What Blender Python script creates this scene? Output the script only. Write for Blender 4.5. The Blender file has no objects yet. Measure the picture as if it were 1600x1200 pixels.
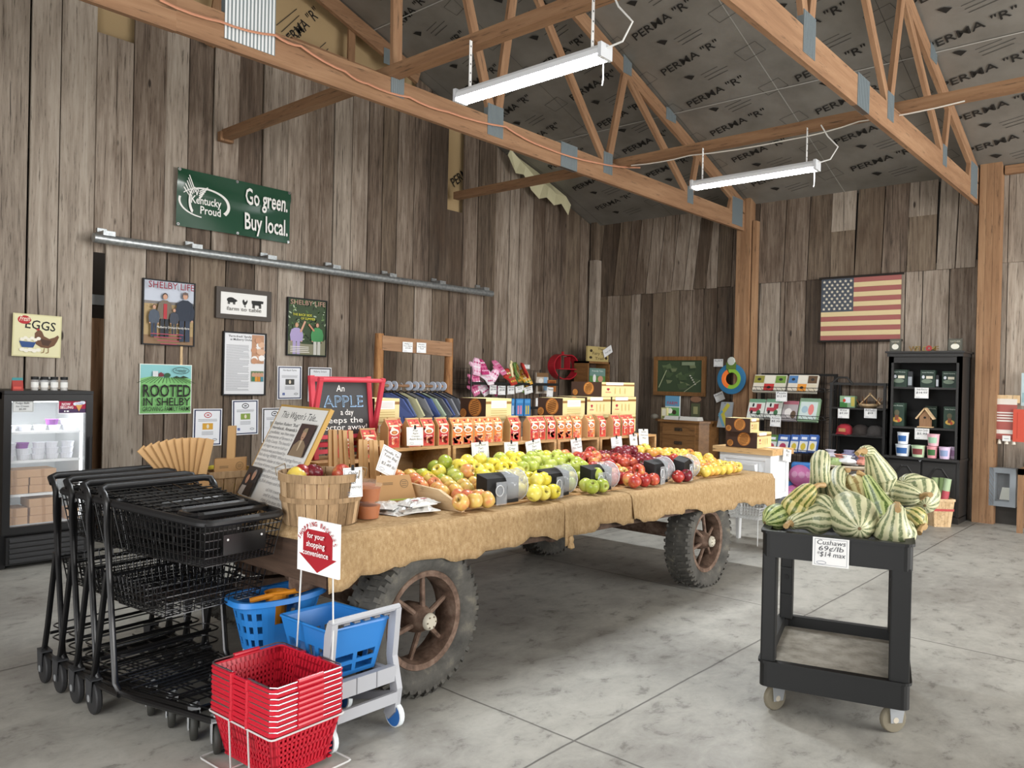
import bpy, bmesh, math, random
from mathutils import Vector, Matrix, Euler
from math import sin, cos, pi, radians as R
S = bpy.context.scene
COL = S.collection
rng = random.Random(7)

# ------------------------------------------------------------------ camera
FPX, YAW, PIT, ROL, CAMH = 1232.3, 0.725262, -0.0049973, 0.0221946, 1.46
_f = Vector((cos(PIT)*cos(YAW), cos(PIT)*sin(YAW), sin(PIT)))
_r = Vector((sin(YAW), -cos(YAW), 0)); _u = _r.cross(_f)
CR = _r*cos(ROL) + _u*sin(ROL); CU = -_r*sin(ROL) + _u*cos(ROL); CF = _f
cam = bpy.data.cameras.new('camera'); camo = bpy.data.objects.new('camera', cam); COL.objects.link(camo)
camo.matrix_world = Matrix(((CR.x, CU.x, -CF.x, 0), (CR.y, CU.y, -CF.y, 0), (CR.z, CU.z, -CF.z, CAMH), (0, 0, 0, 1)))
cam.sensor_width = 36; cam.lens = FPX/1600*36; cam.clip_start = .05
S.camera = camo
def P(u, v, x=None, y=None, z=None):
    """point of a known plane (x=, y= or z=) seen at photo pixel u, v: used to survey the place"""
    d = CR*((u-800)/FPX) + CU*((600-v)/FPX) + CF; o = Vector((0, 0, CAMH))
    k = x/d.x if x is not None else (y/d.y if y is not None else (z-CAMH)/d.z)
    return o + d*k

# ------------------------------------------------------------------ light
S.view_settings.view_transform = 'Standard'; S.view_settings.look = 'None'
S.view_settings.gamma = 1; S.view_settings.use_curve_mapping = False
S.view_settings.exposure = 0.6
W = bpy.data.worlds.new('sky'); S.world = W; W.use_nodes = True
W.node_tree.nodes['Background'].inputs[0].default_value = (.80, .88, 1, 1)
W.node_tree.nodes['Background'].inputs[1].default_value = 1.2
def area(name, loc, rot, sx, sy, power, col=(1, 1, 1)):
    l = bpy.data.lights.new(name, 'AREA'); l.shape = 'RECTANGLE'; l.size = sx; l.size_y = sy; l.energy = power; l.color = col
    o = bpy.data.objects.new(name, l); o.location = loc; o.rotation_euler = rot; COL.objects.link(o); return o
# daylight coming in through the two big open barn doors behind the camera
area('door_daylight', (6.2, -5.15, 1.75), (R(90), 0, 0), 4.6, 3.3, 430, (1, .97, .93))
area('end_door_daylight', (-2.45, 1.0, 1.75), (R(90), 0, R(-90)), 4.4, 3.3, 150, (1, .97, .93))
area('high_fill_light', (2.2, -5.15, 4.1), (R(90), 0, 0), 3.6, 1.2, 110, (1, .98, .95))  # added fill behind a gap in the front wall, brightens the upper walls

# ------------------------------------------------------------------ materials
def lin(h):
    h = h.lstrip('#'); c = [int(h[i:i+2], 16)/255 for i in (0, 2, 4)]
    return tuple(x/12.92 if x <= .04045 else ((x+.055)/1.055)**2.4 for x in c) + (1,)
MC = {}
def C(h, rough=.6, metal=0, spec=.4, key=None):
    k = (h, rough, metal, spec)
    if k in MC: return MC[k]
    m = bpy.data.materials.new('paint_'+h.strip('#')); m.use_nodes = True; b = m.node_tree.nodes['Principled BSDF']
    b.inputs['Base Color'].default_value = lin(h); b.inputs['Roughness'].default_value = rough
    b.inputs['Metallic'].default_value = metal; b.inputs['Specular IOR Level'].default_value = spec
    MC[k] = m; return m
class N:
    """small node-graph helper"""
    def __init__(s, name, rough=.6, metal=0, spec=.4):
        s.m = bpy.data.materials.new(name); s.m.use_nodes = True; s.t = s.m.node_tree; s.b = s.t.nodes['Principled BSDF']
        s.b.inputs['Roughness'].default_value = rough; s.b.inputs['Metallic'].default_value = metal; s.b.inputs['Specular IOR Level'].default_value = spec
    def n(s, ty, **kw):
        nd = s.t.nodes.new(ty)
        for k, v in kw.items():
            if k in ('i',):
                for kk, vv in v.items():
                    if isinstance(vv, bpy.types.NodeSocket): s.t.links.new(vv, nd.inputs[kk])
                    else: nd.inputs[kk].default_value = vv
            else: setattr(nd, k, v)
        return nd
    def coord(s, kind='Object', scale=(1, 1, 1), off=None):
        tc = s.n('ShaderNodeTexCoord'); mp = s.n('ShaderNodeMapping', i={0: tc.outputs[kind], 'Scale': scale})
        if off is not None: s.t.links.new(off, mp.inputs['Location'])
        return mp.outputs[0]
    def noise(s, vec, scale=5, detail=4, rough=.55, dist=0):
        return s.n('ShaderNodeTexNoise', i={'Vector': vec, 'Scale': scale, 'Detail': detail, 'Roughness': rough, 'Distortion': dist}).outputs[0]
    def ramp(s, fac, stops, interp='LINEAR'):
        r = s.n('ShaderNodeValToRGB', i={0: fac}); cr = r.color_ramp; cr.interpolation = interp
        while len(cr.elements) < len(stops): cr.elements.new(.5)
        for e, (p, c) in zip(cr.elements, stops): e.position = p; e.color = lin(c) if isinstance(c, str) else (c, c, c, 1)
        return r.outputs[0]
    def mix(s, a, b, f, mode='MIX'):
        m = s.n('ShaderNodeMix', data_type='RGBA', blend_type=mode)
        for idx, v in ((0, f), (6, a), (7, b)):
            if isinstance(v, bpy.types.NodeSocket): s.t.links.new(v, m.inputs[idx])
            else: m.inputs[idx].default_value = lin(v) if isinstance(v, str) else v
        return m.outputs[2]
    def math(s, op, a, b=0.):
        m = s.n('ShaderNodeMath', operation=op)
        for idx, v in ((0, a), (1, b)):
            if isinstance(v, bpy.types.NodeSocket): s.t.links.new(v, m.inputs[idx])
            else: m.inputs[idx].default_value = v
        return m.outputs[0]
    def col(s, c): s.t.links.new(c, s.b.inputs['Base Color']); return s
    def bump(s, h, strength=.3, dist=.01):
        bp = s.n('ShaderNodeBump', i={'Height': h, 'Strength': strength, 'Distance': dist}); s.t.links.new(bp.outputs[0], s.b.inputs['Normal']); return s
def wood(name, stops, grain=(14, 14, 1.2), rough=.75, island=.35, bump=.25, axis='z', worn=0):
    """boards: stretched grain, every board (mesh island) in its own tone; worn adds cracks, knots and brown stains"""
    g = N(name, rough); geo = g.n('ShaderNodeNewGeometry'); rnd = geo.outputs['Random Per Island']
    off = g.n('ShaderNodeCombineXYZ', i={0: g.math('MULTIPLY', rnd, 37.), 1: g.math('MULTIPLY', rnd, 91.), 2: g.math('MULTIPLY', rnd, 53.)})
    sc = {'z': grain, 'x': (grain[2], grain[0], grain[1]), 'y': (grain[0], grain[2], grain[1])}[axis]
    V = lambda k: g.coord('Object', tuple(q*k for q in sc), off.outputs[0])
    n1 = g.noise(V(1), 1.6, 8, .65, .4); n2 = g.noise(V(.22), 1.3, 3); n3 = g.noise(V(3.2), 1.5, 5, .7)
    f = g.math('ADD', g.math('MULTIPLY', n1, .7), g.math('MULTIPLY', n2, .3))
    f = g.math('ADD', f, g.math('MULTIPLY', g.math('SUBTRACT', rnd, .5), island))
    if worn: f = g.math('ADD', f, g.math('MULTIPLY', g.math('SUBTRACT', n3, .5), .38))
    c = g.ramp(f, stops); h = n1
    c = g.mix(c, (.02, .015, .01, 1), g.ramp(n3, [(.30, .75), (.42, 0)]), 'MIX')
    if worn:
        n4 = g.noise(g.coord('Object', (34, 34, .55) if axis == 'z' else sc, off.outputs[0]), 1.5, 3, .5, .5)
        crack = g.ramp(n4, [(.30, 1), (.32, 0)]); c = g.mix(c, (.018, .013, .010, 1), g.math('MULTIPLY', crack, .85))
        st = g.ramp(g.noise(g.coord('Object', (1.5, 1.5, .5), off.outputs[0]), 1.6, 4, .6), [(.52, 0), (.68, worn)]); c = g.mix(c, '#4a3829', st)
        vo = g.n('ShaderNodeTexVoronoi', i={'Vector': g.coord('Object', (4.5, 4.5, 1.5), off.outputs[0]), 'Scale': 1.}).outputs['Distance']
        kn = g.ramp(vo, [(.045, 1), (.075, 0)]); c = g.mix(c, '#2b211a', g.math('MULTIPLY', kn, .9)); h = g.math('SUBTRACT', n1, g.math('ADD', crack, kn))
    g.col(c)
    if bump: g.bump(h, bump, .01)
    return g.m
M = {}
M['barn'] = wood('weathered_barn_board', [(.22, '#40352c'), (.40, '#6a5b4e'), (.54, '#86786a'), (.68, '#a09385'), (.85, '#b8ac9d')], (13, 13, .9), island=.30, bump=.5, worn=.5)
M['barn_dark'] = wood('dark_barn_board', [(.2, '#30271f'), (.42, '#54473b'), (.6, '#736454'), (.85, '#938674')], (13, 13, .9), island=.26, bump=.5, worn=.5)
M['barn_pale'] = wood('pale_barn_board', [(.2, '#5a5046'), (.42, '#867a6d'), (.6, '#a4988a'), (.85, '#bfb6a9')], (13, 13, .9), island=.18, bump=.5, worn=.3)
M['lumber'] = wood('new_lumber', [(.25, '#6a4c35'), (.5, '#8e6b4d'), (.75, '#a88665')], (10, 10, .8), island=.2, bump=.1)
M['lumber_x'] = wood('new_lumber_long', [(.25, '#6c4e37'), (.5, '#906d50'), (.75, '#aa8868')], (10, 10, .8), island=.2, bump=.1, axis='x')
M['lumber_y'] = wood('new_lumber_cross', [(.25, '#684b35'), (.5, '#89674a'), (.75, '#a28060')], (10, 10, .8), island=.2, bump=.1, axis='y')
M['crate'] = wood('crate_wood', [(.25, '#8d683f'), (.5, '#b48d5f'), (.75, '#cfae83')], (16, 16, 1.5), island=.15, bump=.1, axis='x')
M['pale_wood'] = wood('pale_pine', [(.25, '#a98a60'), (.5, '#cfb188'), (.75, '#e2cba6')], (12, 12, 1.5), island=.1, bump=.05, axis='y')
M['bushel'] = wood('basket_splint', [(.25, '#6d563a'), (.5, '#a08462'), (.75, '#c2a581')], (22, 22, 2.0), island=.35, bump=.15)
M['old_wood'] = wood('old_dark_wagon_wood', [(.25, '#241a14'), (.5, '#4a382c'), (.8, '#6d5747')], (10, 10, .9), island=.2, axis='y')
M['oak'] = wood('oak_furniture', [(.25, '#4c321b'), (.5, '#7a5632'), (.8, '#9b744b')], (10, 10, 1.0), island=.15, rough=.45, axis='y')
M['butcher'] = wood('butcher_block', [(.25, '#b58a55'), (.5, '#d3ab77'), (.8, '#e6c99b')], (12, 12, 1.2), island=.25, rough=.45, axis='y')
M['log'] = wood('bark_log', [(.3, '#4a2f1b'), (.5, '#8a5d36'), (.75, '#b78755')], (14, 14, 2.0), island=.1, bump=.6)
def _concrete():
    g = N('concrete_floor', .55, spec=.45); v = g.coord('Object')
    a = g.noise(v, 1.1, 6, .6, .6); b = g.noise(g.coord('Object', (3.2, 4.5, 1)), 1.9, 9, .72, .35); c = g.noise(v, 26, 4, .7)
    f = g.math('ADD', g.math('MULTIPLY', a, .55), g.math('MULTIPLY', b, .45))
    col = g.ramp(f, [(.34, '#84817a'), (.47, '#9b9992'), (.56, '#aba9a1'), (.7, '#b8b6ae')])
    col = g.mix(col, '#55524b', g.ramp(b, [(.34, .5), (.43, 0)]))
    col = g.mix(col, '#8d8a84', g.ramp(c, [(.55, 0), (.75, .4)]))
    sp = g.n('ShaderNodeSeparateXYZ', i={0: g.coord('Object')}); wob = g.math('MULTIPLY', g.math('SUBTRACT', g.noise(v, 2.5, 3), .5), .02)
    d = None
    for out, pos in ((0, 2.583), (0, 5.04), (1, 1.91), (1, 4.35)):
        k = g.math('ABSOLUTE', g.math('SUBTRACT', g.math('ADD', sp.outputs[out], wob), pos))
        d = k if d is None else g.math('MINIMUM', d, k)
    j = g.ramp(d, [(.0025, 1), (.006, 0)])
    g.col(g.mix(col, '#35322d', g.math('MULTIPLY', j, .85)))
    g.t.links.new(g.ramp(a, [(.3, .42), (.7, .62)]), g.b.inputs['Roughness'])
    return g.bump(g.math('SUBTRACT', g.math('MULTIPLY', c, .15), j), .35, .004).m
M['concrete'] = _concrete()
def _foil():
    g = N('foil_insulation', .45, .35); v = g.coord('Object')
    g.col(g.ramp(g.noise(v, 1.7, 5), [(.3, '#7b7871'), (.7, '#96938c')]))
    g.bump(g.noise(v, 9, 4), .12, .01)
    return g.m
M['foil'] = _foil()
M['kraft'] = C('#b39a72', .6)
def _burlap():
    g = N('burlap', .95, spec=.1); v = g.coord('Object')
    w1 = g.n('ShaderNodeTexWave', wave_type='BANDS', bands_direction='X', i={'Vector': v, 'Scale': 75., 'Distortion': 1.5}).outputs['Fac']
    w2 = g.n('ShaderNodeTexWave', wave_type='BANDS', bands_direction='Z', i={'Vector': v, 'Scale': 75., 'Distortion': 1.5}).outputs['Fac']
    f = g.math('MULTIPLY', w1, w2); n = g.noise(g.coord('Object', (26, 26, 16)), 2, 6, .75)
    g.col(g.mix(g.ramp(n, [(.3, '#94795a'), (.5, '#b0946e'), (.7, '#c6ad88')]), '#7c6239', g.ramp(f, [(.0, .35), (.3, 0)])))
    return g.bump(g.math('ADD', f, g.math('MULTIPLY', n, .8)), .3, .003).m
M['burlap'] = _burlap()
def _rust():
    g = N('rusty_steel', .75, .2); v = g.coord('Object')
    g.col(g.ramp(g.noise(v, 14, 6, .65), [(.3, '#42332a'), (.5, '#705a4c'), (.7, '#8f7a6b')])); g.bump(g.noise(v, 60, 4), .2, .003)
    return g.m
M['rust'] = _rust()
def _rubber():
    g = N('old_tire_rubber', .8, spec=.3); v = g.coord('Object')
    g.col(g.ramp(g.noise(v, 9, 6, .65), [(.3, '#3b3a37'), (.55, '#55534e'), (.72, '#777265')])); g.bump(g.noise(v, 45, 5), .25, .004)
    return g.m
M['rubber'] = _rubber()
def _galv():
    g = N('galvanised_steel', .4, .75); v = g.coord('Object')
    g.col(g.ramp(g.noise(v, 30, 3), [(.3, '#8f9496'), (.7, '#b9bdbd')])); return g.m
M['galv'] = _galv()
M['gusset'] = C('#8d979a', .45, .6)
M['black_steel'] = C('#131314', .3, 0, .6)
M['black_plastic'] = C('#1d1d1e', .45)
M['cart_plastic'] = N('black_cart_plastic', .55).m
M['cart_plastic'].node_tree.nodes['Principled BSDF'].inputs['Base Color'].default_value = lin('#131414')
M['black_wood'] = C('#2b2a29', .5)
M['chrome'] = C('#b9babc', .28, 1)
M['white_wire'] = C('#d7d8d6', .35, .2)
M['red_plastic'] = C('#bf1c30', .35, 0, .5)
M['blue_plastic'] = C('#2a7ac4', .4, 0, .5)
M['grey_plastic'] = C('#a9abb0', .5)
M['kraft_paper'] = C('#b58d5f', .8)
M['white_paper'] = C('#eeeeea', .8)
def glass(name, col=(1, 1, 1, 1), alpha=.15, rough=.05):
    g = N(name, rough); g.b.inputs['Base Color'].default_value = col; g.b.inputs['Alpha'].default_value = alpha; g.b.inputs['Specular IOR Level'].default_value = .6
    return g.m
M['glass'] = glass('clear_glass', (.9, .95, 1, 1), .07)
M['clear'] = glass('clear_plastic', (.62, .65, .68, 1), .30, .10)
M['tub'] = glass('frosted_tub', (.92, .93, .95, 1), .75, .3)
def emit(name, col, st):
    g = N(name); g.b.inputs['Emission Color'].default_value = (*col, 1); g.b.inputs['Emission Strength'].default_value = st; return g.m

# ------------------------------------------------------------------ mesh helper
_txt = {}
def text_mesh(s, bold):
    k = (s, bold)
    if k not in _txt:
        cu = bpy.data.curves.new('t', 'FONT'); cu.body = s; cu.size = 1; cu.resolution_u = 2; cu.offset = bold*.45; cu.align_x = 'LEFT'
        ob = bpy.data.objects.new('t', cu); me = bpy.data.meshes.new_from_object(ob)
        vs = [(v.co.x, v.co.y) for v in me.vertices]; fs = [tuple(p.vertices) for p in me.polygons]
        bpy.data.objects.remove(ob); bpy.data.curves.remove(cu); bpy.data.meshes.remove(me)
        x0 = min((v[0] for v in vs), default=0); x1 = max((v[0] for v in vs), default=0)
        _txt[k] = (vs, fs, x0, x1)
    return _txt[k]
class MB:
    def __init__(s): s.v = []; s.f = []; s.mi = []; s.ms = []; s.T = Matrix(); s.lay = 0
    def mat(s, m):
        m = M[m] if isinstance(m, str) and m in M else (C(m) if isinstance(m, str) else m)
        if m not in s.ms: s.ms.append(m)
        return s.ms.index(m)
    def add(s, vs, fs, m='white_paper'):
        b = len(s.v); mi = s.mat(m); s.v += [s.T @ Vector(p) for p in vs]
        for f in fs: s.f.append([b+i for i in f]); s.mi.append(mi)
        return s
    BF = [(0, 3, 2, 1), (4, 5, 6, 7), (0, 1, 5, 4), (1, 2, 6, 5), (2, 3, 7, 6), (3, 0, 4, 7)]
    def hexa(s, p, m): return s.add(p, s.BF, m)
    def box(s, a, b, m):
        (x0, y0, z0), (x1, y1, z1) = a, b
        if x0 > x1: x0, x1 = x1, x0
        if y0 > y1: y0, y1 = y1, y0
        if z0 > z1: z0, z1 = z1, z0
        return s.hexa([(x0, y0, z0), (x1, y0, z0), (x1, y1, z0), (x0, y1, z0), (x0, y0, z1), (x1, y0, z1), (x1, y1, z1), (x0, y1, z1)], m)
    def bbox(s, a, b, m, r=.01):
        """box with bevelled vertical and horizontal edges"""
        bm = bmesh.new(); bmesh.ops.create_cube(bm, size=1)
        for v in bm.verts: v.co = Vector([(a[i]+b[i])/2 + v.co[i]*(b[i]-a[i]) for i in range(3)])
        bmesh.ops.bevel(bm, geom=bm.edges[:], offset=r, segments=2, profile=.5, affect='EDGES')
        bm.verts.index_update(); s.add([v.co for v in bm.verts], [[v.index for v in f.verts] for f in bm.faces], m); bm.free(); return s
    def bar(s, p, q, w, h, m, up=(0, 0, 1)):
        p, q = Vector(p), Vector(q); d = (q-p).normalized(); u = Vector(up); sd = d.cross(u)
        if sd.length < 1e-4: sd = d.cross(Vector((1, 0, 0)))
        sd.normalize(); u = sd.cross(d); a, c = sd*w/2, u*h/2
        return s.hexa([p-a-c, p+a-c, q+a-c, q-a-c, p-a+c, p+a+c, q+a+c, q-a+c], m)
    def tube(s, pts, r, m, n=6, closed=False, cap=True):
        pts = [Vector(p) for p in pts]; k = len(pts); vs = []; fs = []; u = None
        for i, p in enumerate(pts):
            if closed: d = pts[(i+1) % k] - pts[i-1]
            else: d = pts[min(i+1, k-1)] - pts[max(i-1, 0)]
            d.normalize()
            if u is None: u = d.orthogonal().normalized()
            u = (u - d*u.dot(d))
            u = u.normalized() if u.length > 1e-5 else d.orthogonal().normalized()
            w = d.cross(u); rr = r[i] if isinstance(r, (list, tuple)) else r
            vs += [p + (u*cos(2*pi*j/n) + w*sin(2*pi*j/n))*rr for j in range(n)]
        for i in range(k if closed else k-1):
            for j in range(n):
                a, b = i*n+j, i*n+(j+1) % n; c, d = ((i+1) % k)*n+(j+1) % n, ((i+1) % k)*n+j; fs.append((a, b, c, d))
        if cap and not closed: fs.append(tuple(range(n))[::-1]); fs.append(tuple((k-1)*n+j for j in range(n)))
        return s.add(vs, fs, m)
    def lathe(s, prof, m, n=16, c=(0, 0, 0), axis='z', arc=2*pi):
        vs = []; fs = []; k = len(prof); full = arc > 6.28
        for i in range(n if full else n+1):
            a = arc*i/n
            for r, h in prof:
                x, y = r*cos(a), r*sin(a)
                v = {'z': (x, y, h), 'y': (x, h, y), 'x': (h, x, y)}[axis]; vs.append((v[0]+c[0], v[1]+c[1], v[2]+c[2]))
        for i in range(n):
            for j in range(k-1):
                a = i*k+j; b = ((i+1) % n if full else i+1)*k+j; fs.append((a, b, b+1, a+1))
        return s.add(vs, fs, m)
    def poly(s, pts, m, z=None):
        """flat printed shape in the local xy plane; each later one lies a hair in front"""
        s.lay += 1; zz = .0006*s.lay if z is None else z
        return s.add([(x, y, zz) for x, y in pts], [tuple(range(len(pts)))], m)
    def rect(s, x0, y0, x1, y1, m, z=None): return s.poly([(x0, y0), (x1, y0), (x1, y1), (x0, y1)], m, z)
    def disc(s, x, y, rx, ry, m, n=20, a0=0, z=None, rot=0):
        return s.poly([(x+rx*cos(a)*cos(rot)-ry*sin(a)*sin(rot), y+rx*cos(a)*sin(rot)+ry*sin(a)*cos(rot)) for a in [a0+2*pi*i/n for i in range(n)]], m, z)
    def arc(s, x, y, rx, ry, a0, a1, w0, w1, m, n=16, z=None):
        s.lay += 1; zz = .0006*s.lay if z is None else z; vs = []; fs = []
        for i in range(n+1):
            t = i/n; a = a0+(a1-a0)*t; w = w0+(w1-w0)*t
            vs += [(x+(rx-w/2)*cos(a), y+(ry-w/2)*sin(a), zz), (x+(rx+w/2)*cos(a), y+(ry+w/2)*sin(a), zz)]
            if i < n: fs.append((2*i, 2*i+1, 2*i+3, 2*i+2))
        return s.add(vs, fs, m)
    def line(s, pts, w, m):
        for (x0, y0), (x1, y1) in zip(pts, pts[1:]):
            dx, dy = x1-x0, y1-y0; l = math.hypot(dx, dy) or 1; nx, ny = -dy/l*w/2, dx/l*w/2
            s.poly([(x0+nx, y0+ny), (x0-nx, y0-ny), (x1-nx, y1-ny), (x1+nx, y1+ny)], m, .0006*(s.lay+1))
        s.lay += 1; return s
    def text(s, t, x, y, size, m, al='c', bold=0, sx=1, shear=0, width=None, rot=0):
        vs, fs, x0, x1 = text_mesh(t, bold); s.lay += 1
        if width: sx = width/((x1-x0)*size or 1)
        o = {'l': x0, 'c': (x0+x1)/2, 'r': x1}[al]; out = []
        for a, b in vs:
            px, py = (a-o)*size*sx + shear*b*size, b*size
            out.append((x+px*cos(rot)-py*sin(rot), y+px*sin(rot)+py*cos(rot), .0006*s.lay))
        return s.add(out, fs, m)
    def build(s, name, parent=None, smooth=False, loc=None, mods=None):
        me = bpy.data.meshes.new(name); me.from_pydata([tuple(v) for v in s.v], [], s.f)
        for m in s.ms: me.materials.append(m)
        me.polygons.foreach_set('material_index', s.mi)
        if smooth: me.polygons.foreach_set('use_smooth', [True]*len(s.f))
        me.update(); o = bpy.data.objects.new(name, me); COL.objects.link(o)
        if parent: o.parent = parent
        if loc is not None: o.location = loc
        if smooth and smooth != 'all':
            me.set_sharp_from_angle(angle=R(40))
        return o
def tag(o, label, cat, group=None, kind=None):
    if label: o['label'] = label
    if cat: o['category'] = cat
    if group: o['group'] = group
    if kind: o['kind'] = kind
    return o
def thing(name, label, cat, loc=(0, 0, 0), rot=(0, 0, 0), group=None):
    o = bpy.data.objects.new(name, None); o.empty_display_size = .05; COL.objects.link(o)
    o.location = loc; o.rotation_euler = rot if isinstance(rot, (tuple, list, Euler)) else (0, 0, rot)
    return tag(o, label, cat, group)
def struct(o): o['kind'] = 'structure'; return o
def kids(o): return [c for c in bpy.data.objects if c.parent == o]
def dup(root, loc=None, rot=None, label=None, group=None):
    r = root.copy(); COL.objects.link(r)
    if loc is not None: r.location = loc
    if rot is not None: r.rotation_euler = rot if isinstance(rot, (tuple, list, Euler)) else (0, 0, rot)
    if label: r['label'] = label
    if group: r['group'] = group
    for ch in KIDS.get(root.name) or KIDS.setdefault(root.name, [(c, kids(c)) for c in kids(root)]):
        c = ch[0].copy(); COL.objects.link(c); c.parent = r
        for g in ch[1]:
            d = g.copy(); COL.objects.link(d); d.parent = c
    return r
KIDS = {}
LW = (R(90), 0, 0)             # facing out of the left wall: local x along the wall, local y up
BW = (R(90), 0, R(-90))        # facing out of the back wall
def nth(i, n, what='from the left'):
    w = ['first', 'second', 'third', 'fourth', 'fifth', 'sixth', 'seventh', 'eighth', 'ninth', 'tenth', 'eleventh', 'twelfth', 'thirteenth']
    return ('%s %s' % (w[i], what)) if i < len(w) else 'number %d %s' % (i+1, what)
# ================================================================== the setting
XW, YW, RIDGE = 10.15, 7.34, 3.9
def RZ(x): return 3.9+.33*(XW-x) if x >= RIDGE else 3.9+.33*(XW-RIDGE)-.33*(RIDGE-x)
SL = math.atan(.33)
# floor
struct(MB().box((-2.6, -7.2, -.12), (10.3, 9.6, 0), 'concrete').build('floor'))
# ---- left wall: weathered vertical boards, the lower right run is the sliding barn door leaf
M['barn_stain'] = wood('stained_barn_board', [(.2, '#1d1612'), (.45, '#3a2c22'), (.7, '#5f4d3d')], (13, 13, .9), island=.1, bump=.5, worn=.3)
b = MB(); rb = random.Random(3)
up = [147, 205, 257, 293, 331, 371, 409, 448, 484, 521, 549, 575, 597.5, 620, 646, 671, 699, 724, 747, 775, 798, 813, 834, 852, 886, 908, 925]
lo = [158, 222, 254, 290, 346, 391, 427, 470, 508, 540, 568, 595, 615, 641, 669, 695, 722, 749]
X = lambda u, v: P(u, v, y=YW).x
def board(x0, x1, z0, z1, y, th=.024, m='barn', slant=0):
    if x1-x0 < .02: return
    t0, t1 = min(z1, RZ(x0)-.01), min(z1, RZ(x1)-.01)
    b.hexa([(x0, y, z0), (x1+slant, y, z0), (x1+slant, y+th, z0), (x0, y+th, z0), (x0, y, t0), (x1, y, t1), (x1, y+th, t1), (x0, y+th, t0)], m)
def pick(w=(6, 1, 2)): return rb.choices(['barn', 'barn_dark', 'barn_pale'], w)[0]
left = [-2.4]
while left[-1] < 1.75: left.append(left[-1]+rb.uniform(.2, .32))
left[-1] = 1.83
left += [X(0, 300)-.05, X(44, 300), X(92, 300), X(147, 420)]
for x0, x1 in zip(left, left[1:]): board(x0+.007, x1-.007, 0, 9, YW+rb.uniform(-.012, .012), m=pick((3, 0, 3)))
for i, (u0, u1) in enumerate(zip(up, up[1:])):
    x0, x1 = X(u0, 300), X(u1, 300); full = u0 >= 747; top = 9 if u0 > 640 or u0 < 150 else 4.74+rb.uniform(-.06, .05)
    if i == 0: top = 4.42
    mm = pick((6, 1, 2)) if u0 < 640 else pick((5, 4, 0))
    if 699 <= u0 < 724: board(x0+.003, x1-.004, 0 if full else 2.5, 3.62, YW, m=mm)
    else: board(x0+.003+rb.uniform(0, .006), x1-.004, 0 if full else 2.5, top, YW+rb.uniform(-.012, .014), m=mm)
for i, (u0, u1) in enumerate(zip(lo, lo[1:])):
    x0, x1 = X(u0, 560), X(u1, 560)
    board(x0+.005, x1-.007, .02, 2.58, YW-.05+rb.uniform(-.008, .008), m='barn_pale' if i in (0,) else pick((6, 1, 1)))
# dark patch of bare stain above the door track, kraft and dark backing behind the gaps
wl = struct(b.build('wall_left'))
k = MB(); k.box((-2.4, YW+.09, 3.3), (2.35, YW+.11, 6.2), '#77736c'); k.box((2.35, YW+.09, 3.2), (10.25, YW+.11, 6.2), 'kraft')
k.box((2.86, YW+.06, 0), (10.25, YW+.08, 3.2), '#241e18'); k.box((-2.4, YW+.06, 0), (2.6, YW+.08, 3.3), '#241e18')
k.build('insulation_panel', wl)
k = MB(); k.T = Matrix.Translation((0, YW+.085, 0)) @ Matrix.Rotation(R(90), 4, 'X')
for u, v, rt in ((452, 76, 52), (402, 22, 52), (709, 293, 40)):
    p = P(u, v, y=YW+.085)
    k.text('PERMA "R"', p.x, p.z, .17, '#221f1b', 'l', .012, 1, 0, .62, R(rt))
    for q in range(4): k.line([(p.x+.22+q*.06, p.z-.04-q*.05), (p.x+.46+q*.03, p.z+.22-q*.06)], .008, '#3a352d')
k.build('printed_lettering', wl)
# passage behind the slightly open sliding door
b = MB(); b.box((2.2, 9.4, 0), (3.6, 9.45, 3.2), '#4a3b2c'); b.box((2.35, 7.42, 0), (2.37, 9.4, 3.2), '#54483b'); b.box((3.2, 7.42, 0), (3.22, 9.4, 3.2), '#54483b')
struct(b.build('wall_passage'))
b = MB(); b.box((2.70, 7.46, 0), (2.90, 7.6, 1.93), 'lumber'); b.box((2.6, 7.46, 2.05), (2.95, 7.6, 2.14), '#8b8d8c'); struct(b.build('trim_1'))
# ---- back wall: two courses of boards, the upper one lapping the lower
b = MB(); Y = lambda u, v: P(u, v, x=XW).y
lo = [925, 948, 967, 985, 1000, 1019, 1038, 1061, 1081, 1099, 1120, 1144, 1162, 1185, 1218, 1225, 1258, 1290, 1330, 1372, 1413, 1440, 1482, 1526]
up = [925, 936, 961, 978, 993, 1011, 1030, 1051, 1071, 1086, 1106, 1123, 1145, 1162, 1185, 1226, 1263, 1299, 1337, 1379, 1418, 1464, 1494, 1526]
def bboard(y1, y0, z0, z1, x, m, lean=0): b.hexa([(x, y0, z0), (x, y1, z0), (x+.024, y1, z0), (x+.024, y0, z0), (x, y0+lean, z1), (x, y1+lean, z1), (x+.024, y1+lean, z1), (x+.024, y0+lean, z1)], m)
def seam(y): return 2.785+.014*(7.34-y)
for i, (u0, u1) in enumerate(zip(lo, lo[1:])):
    y1, y0 = Y(u0, 500), Y(u1, 500)
    bboard(y1-.006, y0+.006, 0, seam(y0)+.08, XW+rb.uniform(0, .012), pick((4, 4, 0)) if u0 < 1163 else pick((5, 1, 2)))
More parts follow.
